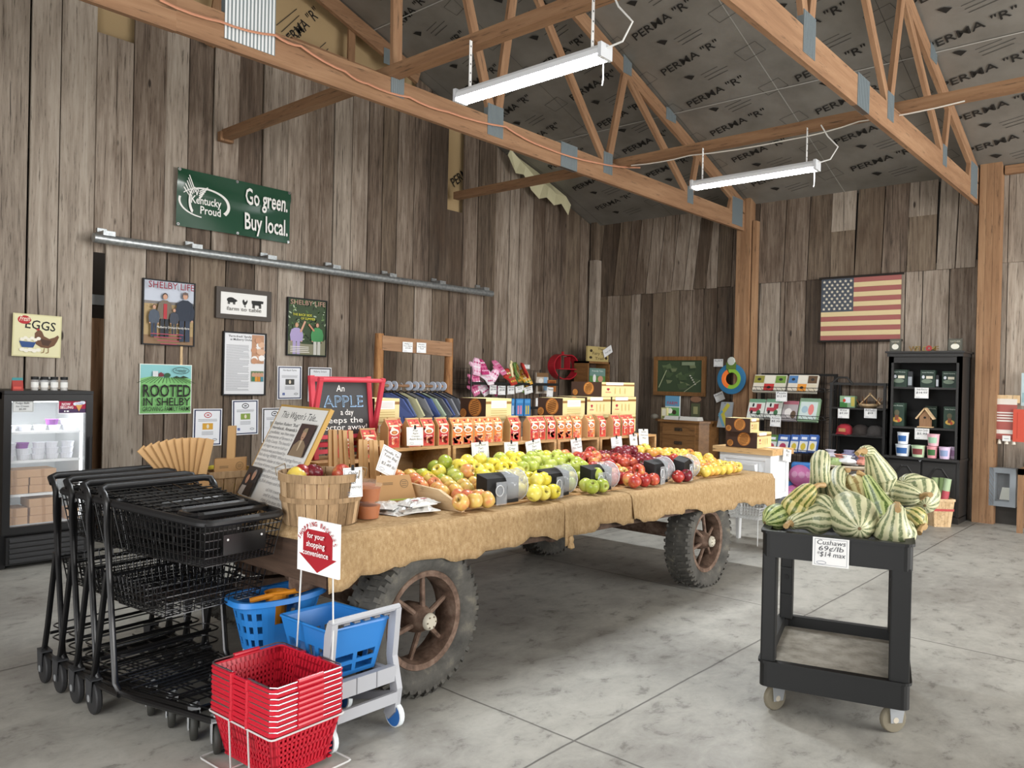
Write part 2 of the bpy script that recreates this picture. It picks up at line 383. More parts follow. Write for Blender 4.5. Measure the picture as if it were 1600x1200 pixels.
for i, (u0, u1) in enumerate(zip(up, up[1:])):
    y1, y0 = Y(u0, 380), Y(u1, 380); t = 3.93; x = XW-.03+rb.uniform(0, .01); ln = -.12 if u0 < 1100 else -.03
    if u0 in (1299, 1418):
        zc = 3.42 if u0 == 1299 else 3.5
        bboard(y1-.006, y0+.006, zc, t, x, 'barn_pale', ln*.4); bboard(y1-.006, y0+.006, seam(y0), zc, x-.001, 'barn_dark')
    else: bboard(y1-.006, y0+.006, seam(y0)+rb.uniform(-.01, .01), t, x, pick((4, 4, 0)) if u0 < 1163 else pick((5, 1, 2)), ln)
y = Y(1526, 500)
while y > -7:
    w = rb.uniform(.26, .5); bboard(y-.004, y-w+.004, 0, 2.93, XW+.004, 'barn_pale' if y > 0 else pick()); bboard(y-.004, y-w+.004, 2.88, 3.93, XW-.025, 'barn_pale' if y > 0 else pick()); y -= w
wb = struct(b.build('wall_back'))
MB().box((XW+.04, -7, 0), (XW+.06, 7.4, 3.95), '#231d17').build('sheathing', wb)
# ---- the two walls behind the camera, with their open doorways
b = MB()
for x0, x1, z0, z1 in ((-2.6, 3.7, 0, 3.5), (8.6, 10.3, 0, 3.5), (-2.6, .3, 3.5, 4.7), (4.1, 10.3, 3.5, 4.7), (-2.6, 10.3, 4.7, 6.1)): b.box((x0, -5.1, z0), (x1, -5.0, z1), 'barn')
struct(b.build('wall_front'))
b = MB(); b.box((-2.5, -5.1, 0), (-2.4, -1.3, 3.5), 'barn'); b.box((-2.5, 3.3, 0), (-2.4, 7.4, 3.5), 'barn'); b.box((-2.5, -5.1, 3.5), (-2.4, 7.4, 4), 'barn'); struct(b.build('wall_right'))
# ---- roof insulation
def slope(o): o.matrix_world = Matrix.Translation((XW, 0, 3.9)) @ Matrix.Rotation(SL, 4, 'Y'); return o
LN = 6.25/cos(SL)+.02
cl = slope(struct(MB().box((-LN, -5.2, 0), (.35, 7.44, .03), 'foil').build('ceiling')))
b = MB(); b.box((-LN, -5.2, 0), (.2, 7.44, .03), 'foil'); o = struct(b.build('ceiling.001')); o.matrix_world = Matrix.Translation((2*RIDGE-XW, 0, 3.9)) @ Matrix.Rotation(-SL, 4, 'Y') @ Matrix.Scale(-1, 4, (1, 0, 0))
# printing on the foil faces down: local x runs from the eave to the ridge, mirrored so it reads from below
k = MB(); k.T = Matrix.Rotation(R(180), 4, 'Y') @ Matrix.Translation((0, 0, .001))
cs = cos(SL)
for yc in (6.95, 5.72, 4.49, 3.25, 2.03, .8, -.42):
    for i in range(11):
        x = (XW-(9.71-.567*i))/cs
        # in the print frame: px = distance up the slope, py = y ; text runs towards -y
        k.text('PERMA "R"', x, yc, .135, '#22211f', 'l', .02, 1, .25, .78, R(-90+16))
        k.poly([(x-.10, yc-.18), (x-.17, yc-.24), (x-.12, yc-.30), (x-.09, yc-.24)], '#22211f'); k.lay = 0
        for q, (a, l) in enumerate(((-.14, .22), (-.19, .3), (-.24, .26))): k.line([(x+a, yc-.36-.02*q), (x+a+l*.27, yc-.36-l-.02*q)], .008, '#4d4b47')
        k.line([(x+.05, yc-.83), (x+.13, yc-1.08), (x-.02, yc-1.13), (x-.10, yc-.88), (x+.05, yc-.83)], .005, '#4d4b47')
k.lay = 1
for s in range(5): k.line([(0, 3.48+1.22*(s-1)), (LN, 3.48+1.22*(s-1)+.02)], .004 if s != 1 else .009, '#3b3a37' if s != 1 else '#a9a8a2')
for xx in (8.05, 5.61): k.line([((XW-xx)/cs, -5), ((XW-xx)/cs, 7.4)], .012, '#b4b3ad')
o = k.build('printed_lettering', cl)
# ---- posts of the back wall
def post(name, y, wide=.21, m='lumber', d=.17, h=3.75, strips=3):
    b = MB()
    for i in range(strips): b.box((XW-.02-d, y-wide/2+i*wide/strips+.001, 0), (XW-.035, y-wide/2+(i+1)*wide/strips-.001, h), m)
    return b
b = post('p', 4.74, .19, h=3.97); b.box((XW-.14, 4.58, 0), (XW-.035, 4.63, 3.66), 'lumber'); struct(b.build('trim_2'))
struct(post('p', 1.86, .21, h=4.0).build('trim_3'))
b = MB(); b.box((XW-.16, 7.16, 0), (XW-.03, 7.29, 3.35), 'barn_pale').box((XW-.13, 7.2, 3.35), (XW-.03, 7.30, 3.95), 'barn_dark'); struct(b.build('trim_4'))
b = MB(); b.box((XW-.12, -5, 3.84), (XW-.04, 1.74, 3.93), 'lumber_y'); struct(b.build('trim_5'))
# ---- roof trusses (parallel to the left wall), lateral braces on their bottom chords
def make_truss():
    t = thing('roof_truss', 'nearer to the left wall of the two wooden roof trusses', 'roof truss', (0, 4.75, 3.53))
    def part(n, p, q, w, h, m='lumber_x'):
        b = MB(); p, q = Vector(p), Vector(q); L = (q-p).length; b.bar((0, 0, 0), (L, 0, 0), w, h, m)
        o = b.build(n, t); d = (q-p).normalized(); o.matrix_local = Matrix.Translation(p) @ Matrix.Rotation(-math.asin(d.z), 4, 'Y') if d.x >= 0 else Matrix.Translation(p) @ Matrix.Rotation(pi, 4, 'Z') @ Matrix.Rotation(-math.asin(d.z), 4, 'Y')
        return o
    z = lambda x: RZ(x)-3.53-.115
    part('bottom_chord', (-2.3, 0, .11), (2.2, 0, .11), .04, .23); part('bottom_chord', (2.2, 0, .11), (6.1, 0, .11), .04, .22); part('bottom_chord', (6.1, 0, .11), (10.03, 0, .11), .04, .22)
    part('top_chord', (10.1, 0, z(10.1)), (RIDGE, 0, z(RIDGE)), .04, .15); part('top_chord', (RIDGE, 0, z(RIDGE)), (-2.3, 0, z(-2.3)), .04, .15)
    for x0, x1, z0 in ((3.93, 3.9, .2), (5.02, 4.32, .2), (5.07, 5.32, .2), (6.74, 5.3, .2), (6.78, 7.06, .2), (8.47, 7.1, .2), (8.52, 8.66, .2), (2.72, 3.45, .2), (2.66, 2.5, .2), (1.1, 2.4, .2), (9.55, 9.62, .2)):
        part('web', (x0, 0, z0), (x1, 0, z(x1)-.05), .037, .09)
    g = lambda x, zc, w, h: MB().box((x-w/2, -.024, zc-h/2), (x+w/2, .024, zc+h/2), 'gusset')
    for x, zc, w, h in ((5.04, .19, .2, .27), (3.93, .19, .13, .2), (6.1, .12, .26, .24), (6.76, .2, .16, .22), (8.49, .2, .14, .2), (9.75, .22, .3, .36), (7.08, 1.32, .16, .2), (8.0, 1.03, .22, .14)):
        b = g(x, zc, w, h); n = max(3, int(w/.018))
        for i in range(n): b.box((x-w/2+(i+.2)*w/n, -.0265, zc-h/2+.004), (x-w/2+(i+.65)*w/n, -.024, zc+h/2-.004), '#727c80')
        b.build('gusset_plate', t)
    b = g(2.69, .27, .36, .42)
    for i in range(14): b.box((2.51+i*.026, -.027, .06), (2.523+i*.026, -.024, .48), '#dfe3e4')
    b.build('gusset_plate', t)
    return t
tr = make_truss(); dup(tr, (0, 2.0, 3.53), label='nearer to the squash cart of the two wooden roof trusses')
t = thing('gable_rafter', 'sloping wooden rafter framing the top of the left wall against the roof', 'rafter', (0, 7.2, 0))
b = MB()
for x0, x1 in ((RIDGE, 6.3),): b.bar((x0, 0, RZ(x0)-.1), (x1, 0, RZ(x1)-.1), .05, .17, 'lumber_x', (0, 0, 1))
b.build('rafter', t)
b = MB(); b.bar((4.6, .06, 4.95), (5.95, .06, 4.93), .03, .09, 'lumber_x'); b.bar((5.35, .05, 4.7), (5.35, .05, RZ(5.35)-.12), .03, .09, 'lumber'); b.bar((3.7, .05, 4.6), (3.9, .05, RZ(3.9)-.1), .03, .09, 'lumber'); b.build('stud', t)
b = MB(); b.box((5.75, -.03, RZ(5.9)-.24), (6.0, -.026, RZ(5.9)-.06), 'gusset'); b.build('gusset_plate', t)
def brace(x, lab):
    o = MB().box((-.045, -7.72, 0), (.045, 4.53, .09), 'lumber_y').build('ceiling_brace', loc=(x, 2.75, 3.752)); tag(o, lab, 'ceiling brace'); return o
brace(3.9, 'long wooden brace over the nearer, larger shop light'); brace(7.05, 'long wooden brace over the farther, smaller looking shop light')
b = MB(); b.box((-.07, -.06, -.04), (.07, 0, .05), 'lumber'); tag(b.build('brace_block', loc=(3.9, YW-.03, 3.77)), 'short wood block holding the brace end on the left wall', 'wood block')
# ---- sliding door track
t = thing('door_track', 'grey steel sliding door track running along the left wall', 'door track', (2.66, YW-.16, 2.6))
L = X(755, 455)-2.66
MB().tube([(0, 0, 0), (L, 0, 0)], .042, 'galv', 10).build('rail', t, True)
for i in range(7):
    x = .12+i*(L-.25)/6; MB().box((x-.05, -.03, .03), (x+.05, .16, .07), 'galv').box((x-.04, .13, .03), (x+.04, .15, .11), 'galv').build('track_bracket', t)
# ---- shop lights
def shop_light(x, y0, y1, z, lab):
    t = thing('shop_light', lab, 'shop light', (x, (y0+y1)/2, z)); h = (y1-y0)/2
    b = MB(); pr = [(-.055, 0), (-.05, .035), (-.03, .06), (.03, .06), (.05, .035), (.055, 0)]
    vs = [(a, s*h, c) for s in (-1, 1) for a, c in pr]; n = len(pr)
    b.add(vs, [(i, i+1, n+i+1, n+i) for i in range(n-1)]+[tuple(range(n)), tuple(range(n, 2*n))[::-1]], '#dfe2e4'); b.build('housing', t)
    b = MB(); b.box((-.05, -h+.01, -.018), (.05, h-.01, 0), M.setdefault('led', emit('led_diffuser', (.93, .97, 1), 34))); b.build('diffuser', t)
    for s in (-1, 1): MB().box((-.058, s*h-.02 if s > 0 else -h-.005, -.022), (.058, h+.005 if s > 0 else -h+.02, .064), '#c9cccf').build('end_cap', t)
    for s in (-1, 1):
        y = s*(h-.1); b = MB(); b.box((-.012, y-.002, .06), (.012, y+.002, 3.76-z), '#e6e6e4')
        for q in range(5): b.box((-.004, y-.004, .1+q*.06), (.004, y+.004, .11+q*.06), '#55585a')
        b.build('hanger_strap', t)
    MB().tube([(.03, -h+.04, -.02), (.032, -h+.04, -.13), (.03, -h+.045, -.16)], .004, '#d8d8d4', 5).build('pull_chain', t)
    MB().tube([(0, -h, .04), (.02, -h-.1, .06), (.03, -h-.16, .16), (.0, -h-.08, .26), (0, -h-.02, 3.76-z)], .006, '#dcdcd8', 6).build('power_cord', t, True)
    l = bpy.data.lights.new('lamp', 'AREA'); l.shape = 'RECTANGLE'; l.size = .08; l.size_y = 2*h; l.energy = 38; l.color = (.93, .97, 1)
    o = bpy.data.objects.new('lamp_glow', l); COL.objects.link(o); o.parent = t; o.location = (0, 0, -.024)
shop_light(3.80, 2.69, 3.91, 3.375, 'nearer, larger looking shop light glowing above the wagon'); shop_light(6.96, 2.63, 3.85, 3.39, 'farther, smaller looking shop light glowing before the back wall')
def cable(pts, r, m, lab, n=3):
    out = []
    for a, c in zip(pts, pts[1:]):
        for i in range(4): q = i/4; p = Vector(a).lerp(Vector(c), q); p.z -= 4*q*(1-q)*.015; out.append(p)
    tag(MB().tube(out+[Vector(pts[-1])], r, m, 5).build('electric_cable', smooth=True), lab, 'cable')
cable([P(250, 0, y=4.70), P(345, 34, y=4.70), P(430, 55, y=4.70), P(470, 72, y=4.70), P(540, 112, y=4.70), P(575, 131, y=4.7), P(640, 152, y=4.7), P(700, 175, y=4.7), P(790, 198, y=4.7), P(850, 230, y=4.7), P(930, 254, y=4.7), P(1000, 262, y=4.7)], .008, '#c98f72', 'pinkish orange cable stapled along the bottom of the nearer truss')
cable([(3.95, 4.6, 3.85), (3.95, 3.2, 3.85), (3.95, 1.6, 3.85), (3.95, .4, 3.85)], .009, '#d6d0c4', 'white cable lying on the brace above the nearer shop light')
cable([(7.0, 4.6, 3.74), (6.98, 3.9, 3.72), (6.98, 2.9, 3.69), (7.0, 2.3, 3.74), (7.0, 1.5, 3.74)], .006, '#dcd8cf', 'white cord looping under the brace above the farther shop light')

# torn insulation flap in a cream that imitates daylight leaking in at the top of the left wall
t = thing('daylit_insulation_flap', 'torn insulation flap, coloured pale for leaking daylight, where roof and left wall meet', 'insulation flap', (8.6, 7.2, 0)); b = MB(); vs = []
for i in range(9):
    x = -.75+i*.17; z = RZ(8.6+x); d = .10+.16*abs(sin(i*1.3))+.10*(i in (3, 4, 5)); vs += [(x, .02*sin(i), z-.02), (x+.03, -.10-.03*sin(i*2), z-.06-d*.4), (x+.05, -.03, z-.06-d)]
b.add(vs, [(i*3+j, i*3+j+1, i*3+j+4, i*3+j+3) for i in range(8) for j in range(2)], C('#d8d3ae', .5)); o = b.build('flap', t); md = o.modifiers.new('th', 'SOLIDIFY'); md.thickness = .004
# ================================================================== signs on the left wall
def wallbox(u0, v0, u1, v1, y):
    a, c = P(u0, v0, y=y), P(u1, v1, y=y); return (a.x+c.x)/2, (a.z+c.z)/2, abs(c.x-a.x), abs(a.z-c.z)
def sign(name, lab, cat, px, y, rot=0, group=None):
    cx, cz, w, h = wallbox(*px, y); t = thing(name, lab, cat, (cx, y, cz), LW, group)
    t.rotation_euler = (Matrix.Rotation(R(90), 3, 'X') @ Matrix.Rotation(R(rot), 3, 'Z')).to_euler()
    return t, w/2, h/2
def panel(t, w, h, d, m, name='panel'): return MB().box((-w, -h, -d), (w, h, 0), m).build(name, t)
def frame(t, w, h, f, d, m, name='frame', back=None):
    b = MB()
    for a, c in (((-w, h-f), (w, h)), ((-w, -h), (w, -h+f)), ((-w, -h+f), (-w+f, h-f)), ((w-f, -h+f), (w, h-f))): b.box((*a, -.004), (*c, d), m)
    b.box((-w, -h, -.012), (w, h, -.004), back or m); return b.build(name, t)
def person2(k, x, y, h, hair, top, pants, skin='#c79a80', cap=None, w=.26):
    W_ = h*w
    k.rect(x-W_*.36, y, x-W_*.04, y+h*.5, pants); k.rect(x+W_*.04, y, x+W_*.36, y+h*.5, pants)
    k.poly([(x-W_*.42, y+h*.42), (x+W_*.42, y+h*.42), (x+W_*.5, y+h*.78), (x+W_*.2, y+h*.84), (x-W_*.2, y+h*.84), (x-W_*.5, y+h*.78)], top)
    for s in (-1, 1): k.poly([(x+s*W_*.5, y+h*.8), (x+s*W_*.66, y+h*.62), (x+s*W_*.58, y+h*.42), (x+s*W_*.4, y+h*.42), (x+s*W_*.42, y+h*.62)][::s], top); k.disc(x+s*W_*.5, y+h*.42, h*.022, h*.022, skin, 8)
    k.disc(x, y+h*.93, h*.062, h*.075, hair, 12); k.disc(x, y+h*.915, h*.05, h*.062, skin, 12)
    if cap: k.rect(x-h*.055, y+h*.945, x+h*.055, y+h*.99, cap)
def greek(k, x0, x1, y0, y1, n, m='#7d7d80', r=None, lw=.35):
    r = r or rng; st = (y1-y0)/n
    for i in range(n):
        k.rect(x0, y1-(i+.7)*st, x1-(x1-x0)*(r.uniform(.25, .6) if i % 7 == 6 else r.uniform(0, .05)), y1-(i+.7-lw)*st, m); k.lay -= 1
    k.lay += 1
# banner
t, w, h = sign('hanging_banner', 'dark green vinyl banner reading Go green Buy local, hung above the door track', 'banner', (277, 261, 452, 381), YW-.045)
b = MB(); nx, ny = 24, 12; vs = []; fs = []
def bz(x, y):
    q = (x/w+1)/2; s = .012*sin(pi*q)*(1-(y/h)) + .010*sin(9*(q+.25*y/h))*(1-q)*.5
    d = y/h-(.75-.5*(4*q*(1-q))); return s + .014*math.exp(-(d*5)**2)
for j in range(ny+1):
    for i in range(nx+1):
        x, y = -w+2*w*i/nx, -h+2*h*j/ny; vs.append((x, y, bz(x, y)))
for j in range(ny):
    for i in range(nx): a = j*(nx+1)+i; fs.append((a, a+1, a+nx+2, a+nx+1))
vinyl = N('green_vinyl', .22, spec=.7); vinyl.b.inputs['Base Color'].default_value = lin('#1f4a35'); M['vinyl'] = vinyl.m
b.add(vs, fs, 'vinyl'); b.build('vinyl_sheet', t, 'all')
k = MB(); ww = '#f1f1ec'
k.arc(-w*.55, -.02, w*.40, h*.50, R(150), R(-35), .008, .035, ww, 30); k.arc(-w*.55, -.02, w*.41, h*.52, R(168), R(262), .022, .010, ww, 20)
k.text('Kentucky', -w*.53, -.035, .105, ww, 'c', .035, 1, 0, w*.50); k.text('Proud', -w*.46, -.125, .105, ww, 'c', .035, 1, 0, w*.34)
for i in range(5): k.line([(-w*.80+i*.012, .02+i*.012), (-w*.9+i*.012, .10+i*.03)], .010, ww); k.line([(-w*.66, .0+i*.02), (-w*.60+i*.012, .05+i*.02)], .010, ww)
k.arc(-w*.73, -.01, .05, .12, R(90), R(250), .006, .03, ww, 12); k.line([(-w*.72, .1), (-w*.70, .04), (-w*.68, .09), (-w*.71, .1)], .008, ww)
k.text('Go green.', w*.53, .05, .235, ww, 'c', .035, 1, 0, w*.80); k.text('Buy local.', w*.53, -.20, .235, ww, 'c', .035, 1, 0, w*.82)
for v in k.v: v.z += bz(max(-w, min(w, v.x)), max(-h, min(h, v.y)))+.002
k.build('printed_lettering', t)
for x in (-w, 0, w):
    for y in (-h, h): MB().lathe([(.006, .0), (.014, .002), (.014, .008), (.006, .008)], 'chrome', 10, (x*.97, y*.94, bz(x*.97, y*.94))).build('grommet', t)
# eggs tin sign
t, w, h = sign('eggs_sign', 'square cream tin sign with a brown hen, lettered Fresh Eggs', 'sign', (20, 489, 95, 559), YW-.03, -1)
panel(t, w, h, .006, '#d8d2a2'); k = MB()
k.rect(-w*.94, -h*.94, w*.94, h*.94, '#e4dfb4'); k.text('EGGS', .02, h*.30, .105, '#1b1a18', 'c', .03, 1, 0, w*1.25, R(-4))
k.disc(-w*.55, h*.72, w*.27, h*.20, '#b8242b', 20); k.text('Fresh', -w*.55, h*.66, .06, '#f3eeda', 'c', .01, 1, .25, w*.40)
hen = [(-.02, .02), (0, .045), (.02, .05), (.035, .035), (.05, .0), (.09, -.02), (.13, -.005), (.155, .015), (.165, 0), (.15, -.04), (.13, -.075), (.085, -.1), (.03, -.095), (-.01, -.07), (-.02, -.03)]
k.poly(hen, '#6d4a31'); k.poly([(.02, -.02), (.06, -.03), (.11, -.035), (.085, -.08), (.04, -.075)], '#4a3020'); k.poly([(-.012, .045), (.0, .062), (.016, .056), (.012, .046)], '#b8242b')
k.line([(.055, -.1), (.05, -.135), (.03, -.14)], .006, '#8a6a3c'); k.line([(.085, -.1), (.085, -.135), (.065, -.142)], .006, '#8a6a3c')
k.poly([(-w*.74, -.05), (-.01, -.055), (-.03, -.1), (-w*.62, -.1)], '#2c4d86')
for i in range(6): k.disc(-w*.62+i*.024, -.035+.012*(i % 2), .017, .014, '#f3efdf', 12)
for i in range(5): k.disc(-w*.62+i*.03, -.118-.008*(i % 2), .02, .016, '#f3efdf', 12)
k.build('print', t)
# magazine posters
def magazine(px, lab):
    t, w, h = sign('framed_poster', lab, 'poster', px, YW-.075); frame(t, w, h, .012, .012, '#17171a'); return t, w-.012, h-.012, MB()
t, w, h, k = magazine((223, 434, 303, 542), 'black framed magazine cover of a family of four in a field')
k.rect(-w, -h, w, h, '#b39a6e'); k.rect(-w, h*.30, w, h, '#c3cad6'); k.rect(-w, h*.27, w, h*.36, '#7e7a78'); k.rect(-w, -h, w, -h*.72, '#8d7052')
for i in range(40): q = rng.uniform(-h*.7, h*.22); k.rect(*(lambda a: (a, q, a+.05, q+.004))(rng.uniform(-w, w-.05)), rng.choice(['#9a8058', '#c8b184']))
person2(k, -w*.22, -h*.80, h*1.42, '#3a2a22', '#75695b', '#2b3038'); k.rect(-w*.28, -h*.20, -w*.14, h*.28, '#b0343c')
person2(k, w*.58, -h*.90, h*1.60, '#4a4038', '#27303f', '#2f3a4c', cap='#6d5b55', w=.3)
person2(k, -w*.66, -h*.78, h*1.02, '#4a382c', '#4d5765', '#333e52'); person2(k, w*.12, -h*.70, h*.86, '#6b4a34', '#3e4450', '#31363f')
k.text('SHELBY LIFE', 0, h*.76, .085, '#8d2438', 'c', .012, 1, 0, w*1.82)
k.text('Mulberry Orchard family farm', .02, -h*.50, .028, '#f2efe8', 'c', .01, 1, 0, w*1.3)
for i in range(4): k.rect(-w*.8+i*.03, -h*.70-i*.03, w*.5-i*.02, -h*.675-i*.03, '#b34b62')
k.build('print', t)
t, w, h, k = magazine((449, 463.5, 509, 558), 'black framed magazine cover of two children picking fruit under green leaves')
k.rect(-w, -h, w, h, '#38492f')
for i in range(90): k.disc(rng.uniform(-w, w), rng.uniform(-h*.6, h), .022, .008, rng.choice(['#4e6a3d', '#2c3b24', '#6f8a55', '#a9b79b', '#1d281a']), 7, rot=rng.uniform(0, 3)); k.lay -= 1
k.lay += 2; k.poly([(-w, -h), (-w, -h*.5), (-w*.2, -h*.6), (w*.7, -h*.6), (w, -h*.4), (w, -h)], '#8d8a72')
person2(k, -w*.55, -h*1.0, h*1.15, '#b08a5c', '#a99bc4', '#a99bc4', w=.36); k.line([(-w*.35, -h*.18), (-w*.12, h*.22)], .022, '#cf9f85')
person2(k, w*.52, -h*1.0, h*1.2, '#5b3a28', '#4a9159', '#cfcdc4', w=.34); k.line([(w*.35, -h*.12), (w*.05, h*.12)], .02, '#c0876a')
k.rect(-w, -h, w, -h*.98, '#38492f'); k.text('SHELBY LIFE', 0, h*.80, .07, '#b08d7c', 'c', .012, 1, 0, w*1.85)
k.text('THE BACK SIDE', -w*.30, h*.40, .035, '#d7d246', 'c', .012, 1, 0, w*1.0); k.text('OF SUMMER', 0, h*.27, .035, '#d7d246', 'c', .012, 1, 0, w*.75)
greek(k, -w*.9, w*.1, -h*.93, -h*.68, 4, '#efece2'); k.build('print', t)
# farm to table
t, w, h = sign('farm_to_table_sign', 'weathered framed white sign with black pig, hen and cow silhouettes', 'sign', (337, 447, 422, 503), YW-.075)
frame(t, w, h, .045, .02, '#4b443e'); k = MB(); k.lay = 12; k.rect(-w+.045, -h+.045, w-.045, h-.045, '#e9e8e4'); ink = '#20201f'
def pig(x, y, s):
    k.disc(x, y, .045*s, .026*s, ink, 16); k.disc(x+.042*s, y-.004*s, .018*s, .016*s, ink, 10); k.poly([(x+.05*s, y-.012*s), (x+.066*s, y-.01*s), (x+.066*s, y), (x+.05*s, y+.004*s)], ink)
    for a in (-.035, -.022, .02, .033): k.rect(x+a*s, y-.043*s, x+(a+.01)*s, y-.01*s, ink)
pig(-w*.47, h*.22, 1.0)
k.poly([(-.02, .035), (-.008, .05), (0, .04), (.004, .025), (.02, .03), (.03, .05), (.036, .03), (.025, .005), (.01, -.008), (-.008, -.003), (-.016, .015)], ink); k.line([(.005, -.008), (.004, -.03)], .004, ink); k.line([(.012, -.008), (.013, -.03)], .004, ink)
x = w*.47; k.poly([(x-.06, .045), (x+.04, .048), (x+.07, .045), (x+.066, .02), (x+.045, .02), (x+.035, .0), (x-.04, .0), (x-.058, .015)], ink)
for a in (-.05, -.036, .022, .034): k.rect(x+a, -.03, x+a+.009, .01, ink)
k.text('farm to table', 0, -h*.45, .055, '#6d6a66', 'c', 0, 1, 0, w*1.25); k.build('print', t)
# framed article
t, w, h = sign('framed_article', 'tall black framed newspaper article with egg photo along its right edge', 'framed article', (348.5, 517, 414, 618), YW-.075)
frame(t, w, h, .014, .014, '#141416'); k = MB(); k.rect(-w+.014, -h+.014, w-.014, h-.014, '#e3e4e6')
k.text("'Farm-fresh' family fun", -w*.12, h*.83, .030, '#1a1a1a', 'c', .03, 1, 0, w*1.25); k.text('at Mulberry Orchard', -w*.12, h*.73, .030, '#1a1a1a', 'c', .03, 1, 0, w*1.1)
greek(k, -w*.84, w*.22, -h*.85, h*.60, 44, '#8b8d92'); k.rect(w*.32, h*.02, w*.90, h*.93, '#b98d6f')
for i in range(13): k.disc(w*rng.uniform(.42, .8), h*rng.uniform(.1, .85), .036, .03, rng.choice(['#e9e6e2', '#d9b092', '#f2efec', '#c49272']), 14)
k.rect(w*.30, -h*.55, w*.88, -h*.22, '#6a7f5a')
for i, c_ in enumerate(['#3f7a58', '#d79a3c', '#d08a34', '#4b8a9a']): k.disc(w*(.40+.13*i), -h*.34, .02, .024, '#c79a80', 10); k.rect(w*(.34+.13*i), -h*.55, w*(.46+.13*i), -h*.40, c_)
k.build('print', t)
# rooted in shelby
t, w, h = sign('rooted_sign', 'square green and sky blue metal sign reading Rooted in Shelby', 'sign', (218.5, 568, 298.5, 646), YW-.072)
panel(t, w, h, .004, '#e9efe6'); k = MB(); k.rect(-w*.97, -h*.97, w*.97, h*.97, '#84c478'); k.rect(-w*.97, h*.42, w*.97, h*.97, '#8cc8ca')
k.poly([(-w*.97, h*.42), (-w*.5, h*.52), (0, h*.46), (w*.6, h*.5), (w*.97, h*.42), (w*.97, h*.36), (-w*.97, h*.36)], '#84c478')
for i in range(15): a = (i-7)/7; k.line([(a*w*.55, h*.48), (a*w*1.1, h*.24)], .004, '#1f3f1c')
for x in (-.5, -.4): k.rect(w*x-.012, h*.5, w*x+.012, h*.72, '#d9dde0')
k.rect(-w*.34, h*.5, -w*.14, h*.6, '#7b2f3a'); k.poly([(-w*.36, h*.6), (-w*.24, h*.68), (-w*.12, h*.6)], '#7b2f3a'); k.disc(0, h*.56, .03, .022, '#2c5a35', 10); k.poly([(w*.2, h*.46), (w*.35, h*.54), (w*.5, h*.48), (w*.62, h*.55), (w*.85, h*.46)], '#22331f')
k.arc(w*.52, h*.76, w*.32, h*.13, 0, 2*pi, .005, .005, '#20302a', 28); k.text('Kentucky', w*.52, h*.74, .026, '#20302a', 'c', .02, 1, 0, w*.42); k.text('Proud', w*.56, h*.68, .022, '#20302a', 'c', .02, 1, 0, w*.25)
k.text('ROOTED', 0, -h*.30, .16, '#16160f', 'c', .03, 1, 0, w*1.82); k.text('IN SHELBY', 0, -h*.66, .105, '#16160f', 'c', .02, 1, 0, w*1.80); k.text('GROWING FAMILY FARMS', 0, -h*.88, .06, '#16160f', 'c', .01, 1, 0, w*1.84)
k.build('print', t)
tag(MB().box((-.012, -.09, -.006), (.012, .09, .006), 'pale_wood').build('thin_lath', loc=(P(283, 556, y=YW-.06).x, YW-.062, P(283, 556, y=YW-.06).z)), 'pale wood lath nailed between the family poster and green sign', 'lath').rotation_euler = LW
# flyers
FL = [((302, 639, 346, 695.5), 'white flyer with navy border and red oval emblem, left of all flyers', '#b5333d', '#d9a53c', None),
      ((363, 625, 403, 678.5), 'white flyer with navy border and small green field photo', '#2b2b2b', '#8aa24b', None),
      ((434, 571.5, 471, 624), 'white flyer with navy border and a dark portrait photo, headed Hornback Farms', '#333333', '#4a4a46', 'Hornback Farms'),
      ((482, 573.5, 517, 627), 'white flyer with black border half hidden behind the red chalkboard', '#333333', '#8a8a86', 'Mulberry Orchard'),
      ((410, 637.5, 447, 690), 'white flyer with black border half hidden behind the wagon story board', '#333333', '#a6a69e', None)]
for px, lab, c1, c2, head in FL:
    t, w, h = sign('paper_flyer', lab, 'flyer', px, YW-.07, rng.uniform(-1.5, 1)); MB().box((-w, -h, -.004), (w, h, 0), '#ecedf0').build('sheet', t); k = MB()
    nb = '#1f2c52' if 'navy' in lab else '#1a1a1c'
    k.rect(-w*.93, -h*.95, w*.93, h*.95, nb); k.rect(-w*.84, -h*.89, w*.84, h*.89, '#eceef2')
    if head: k.text(head, 0, h*.70, .028, '#3a3a3d', 'c', 0, 1, 0, w*1.1)
    else: k.arc(0, h*.66, w*.24, h*.13, 0, 2*pi, .008, .008, c1, 20); k.rect(-w*.1, h*.63, w*.1, h*.69, c1)
    greek(k, -w*.66, w*.66, h*.30, h*.46, 3, '#8d8f94'); k.rect(-w*.36, -h*.12, w*.36, h*.22, c2); k.disc(0, h*.05, w*.09, h*.12, '#e6dcc8', 10)
    greek(k, -w*.4, w*.4, -h*.42, -h*.2, 3, '#9a9ca0'); k.rect(-w*.6, -h*.74, -w*.42, -h*.60, '#31519c'); k.text('f', -w*.51, -h*.73, .022, '#ffffff', 'c', .01); k.arc(w*.5, -h*.67, w*.15, h*.05, 0, 2*pi, .004, .004, '#55585c', 14)
    k.build('print', t)
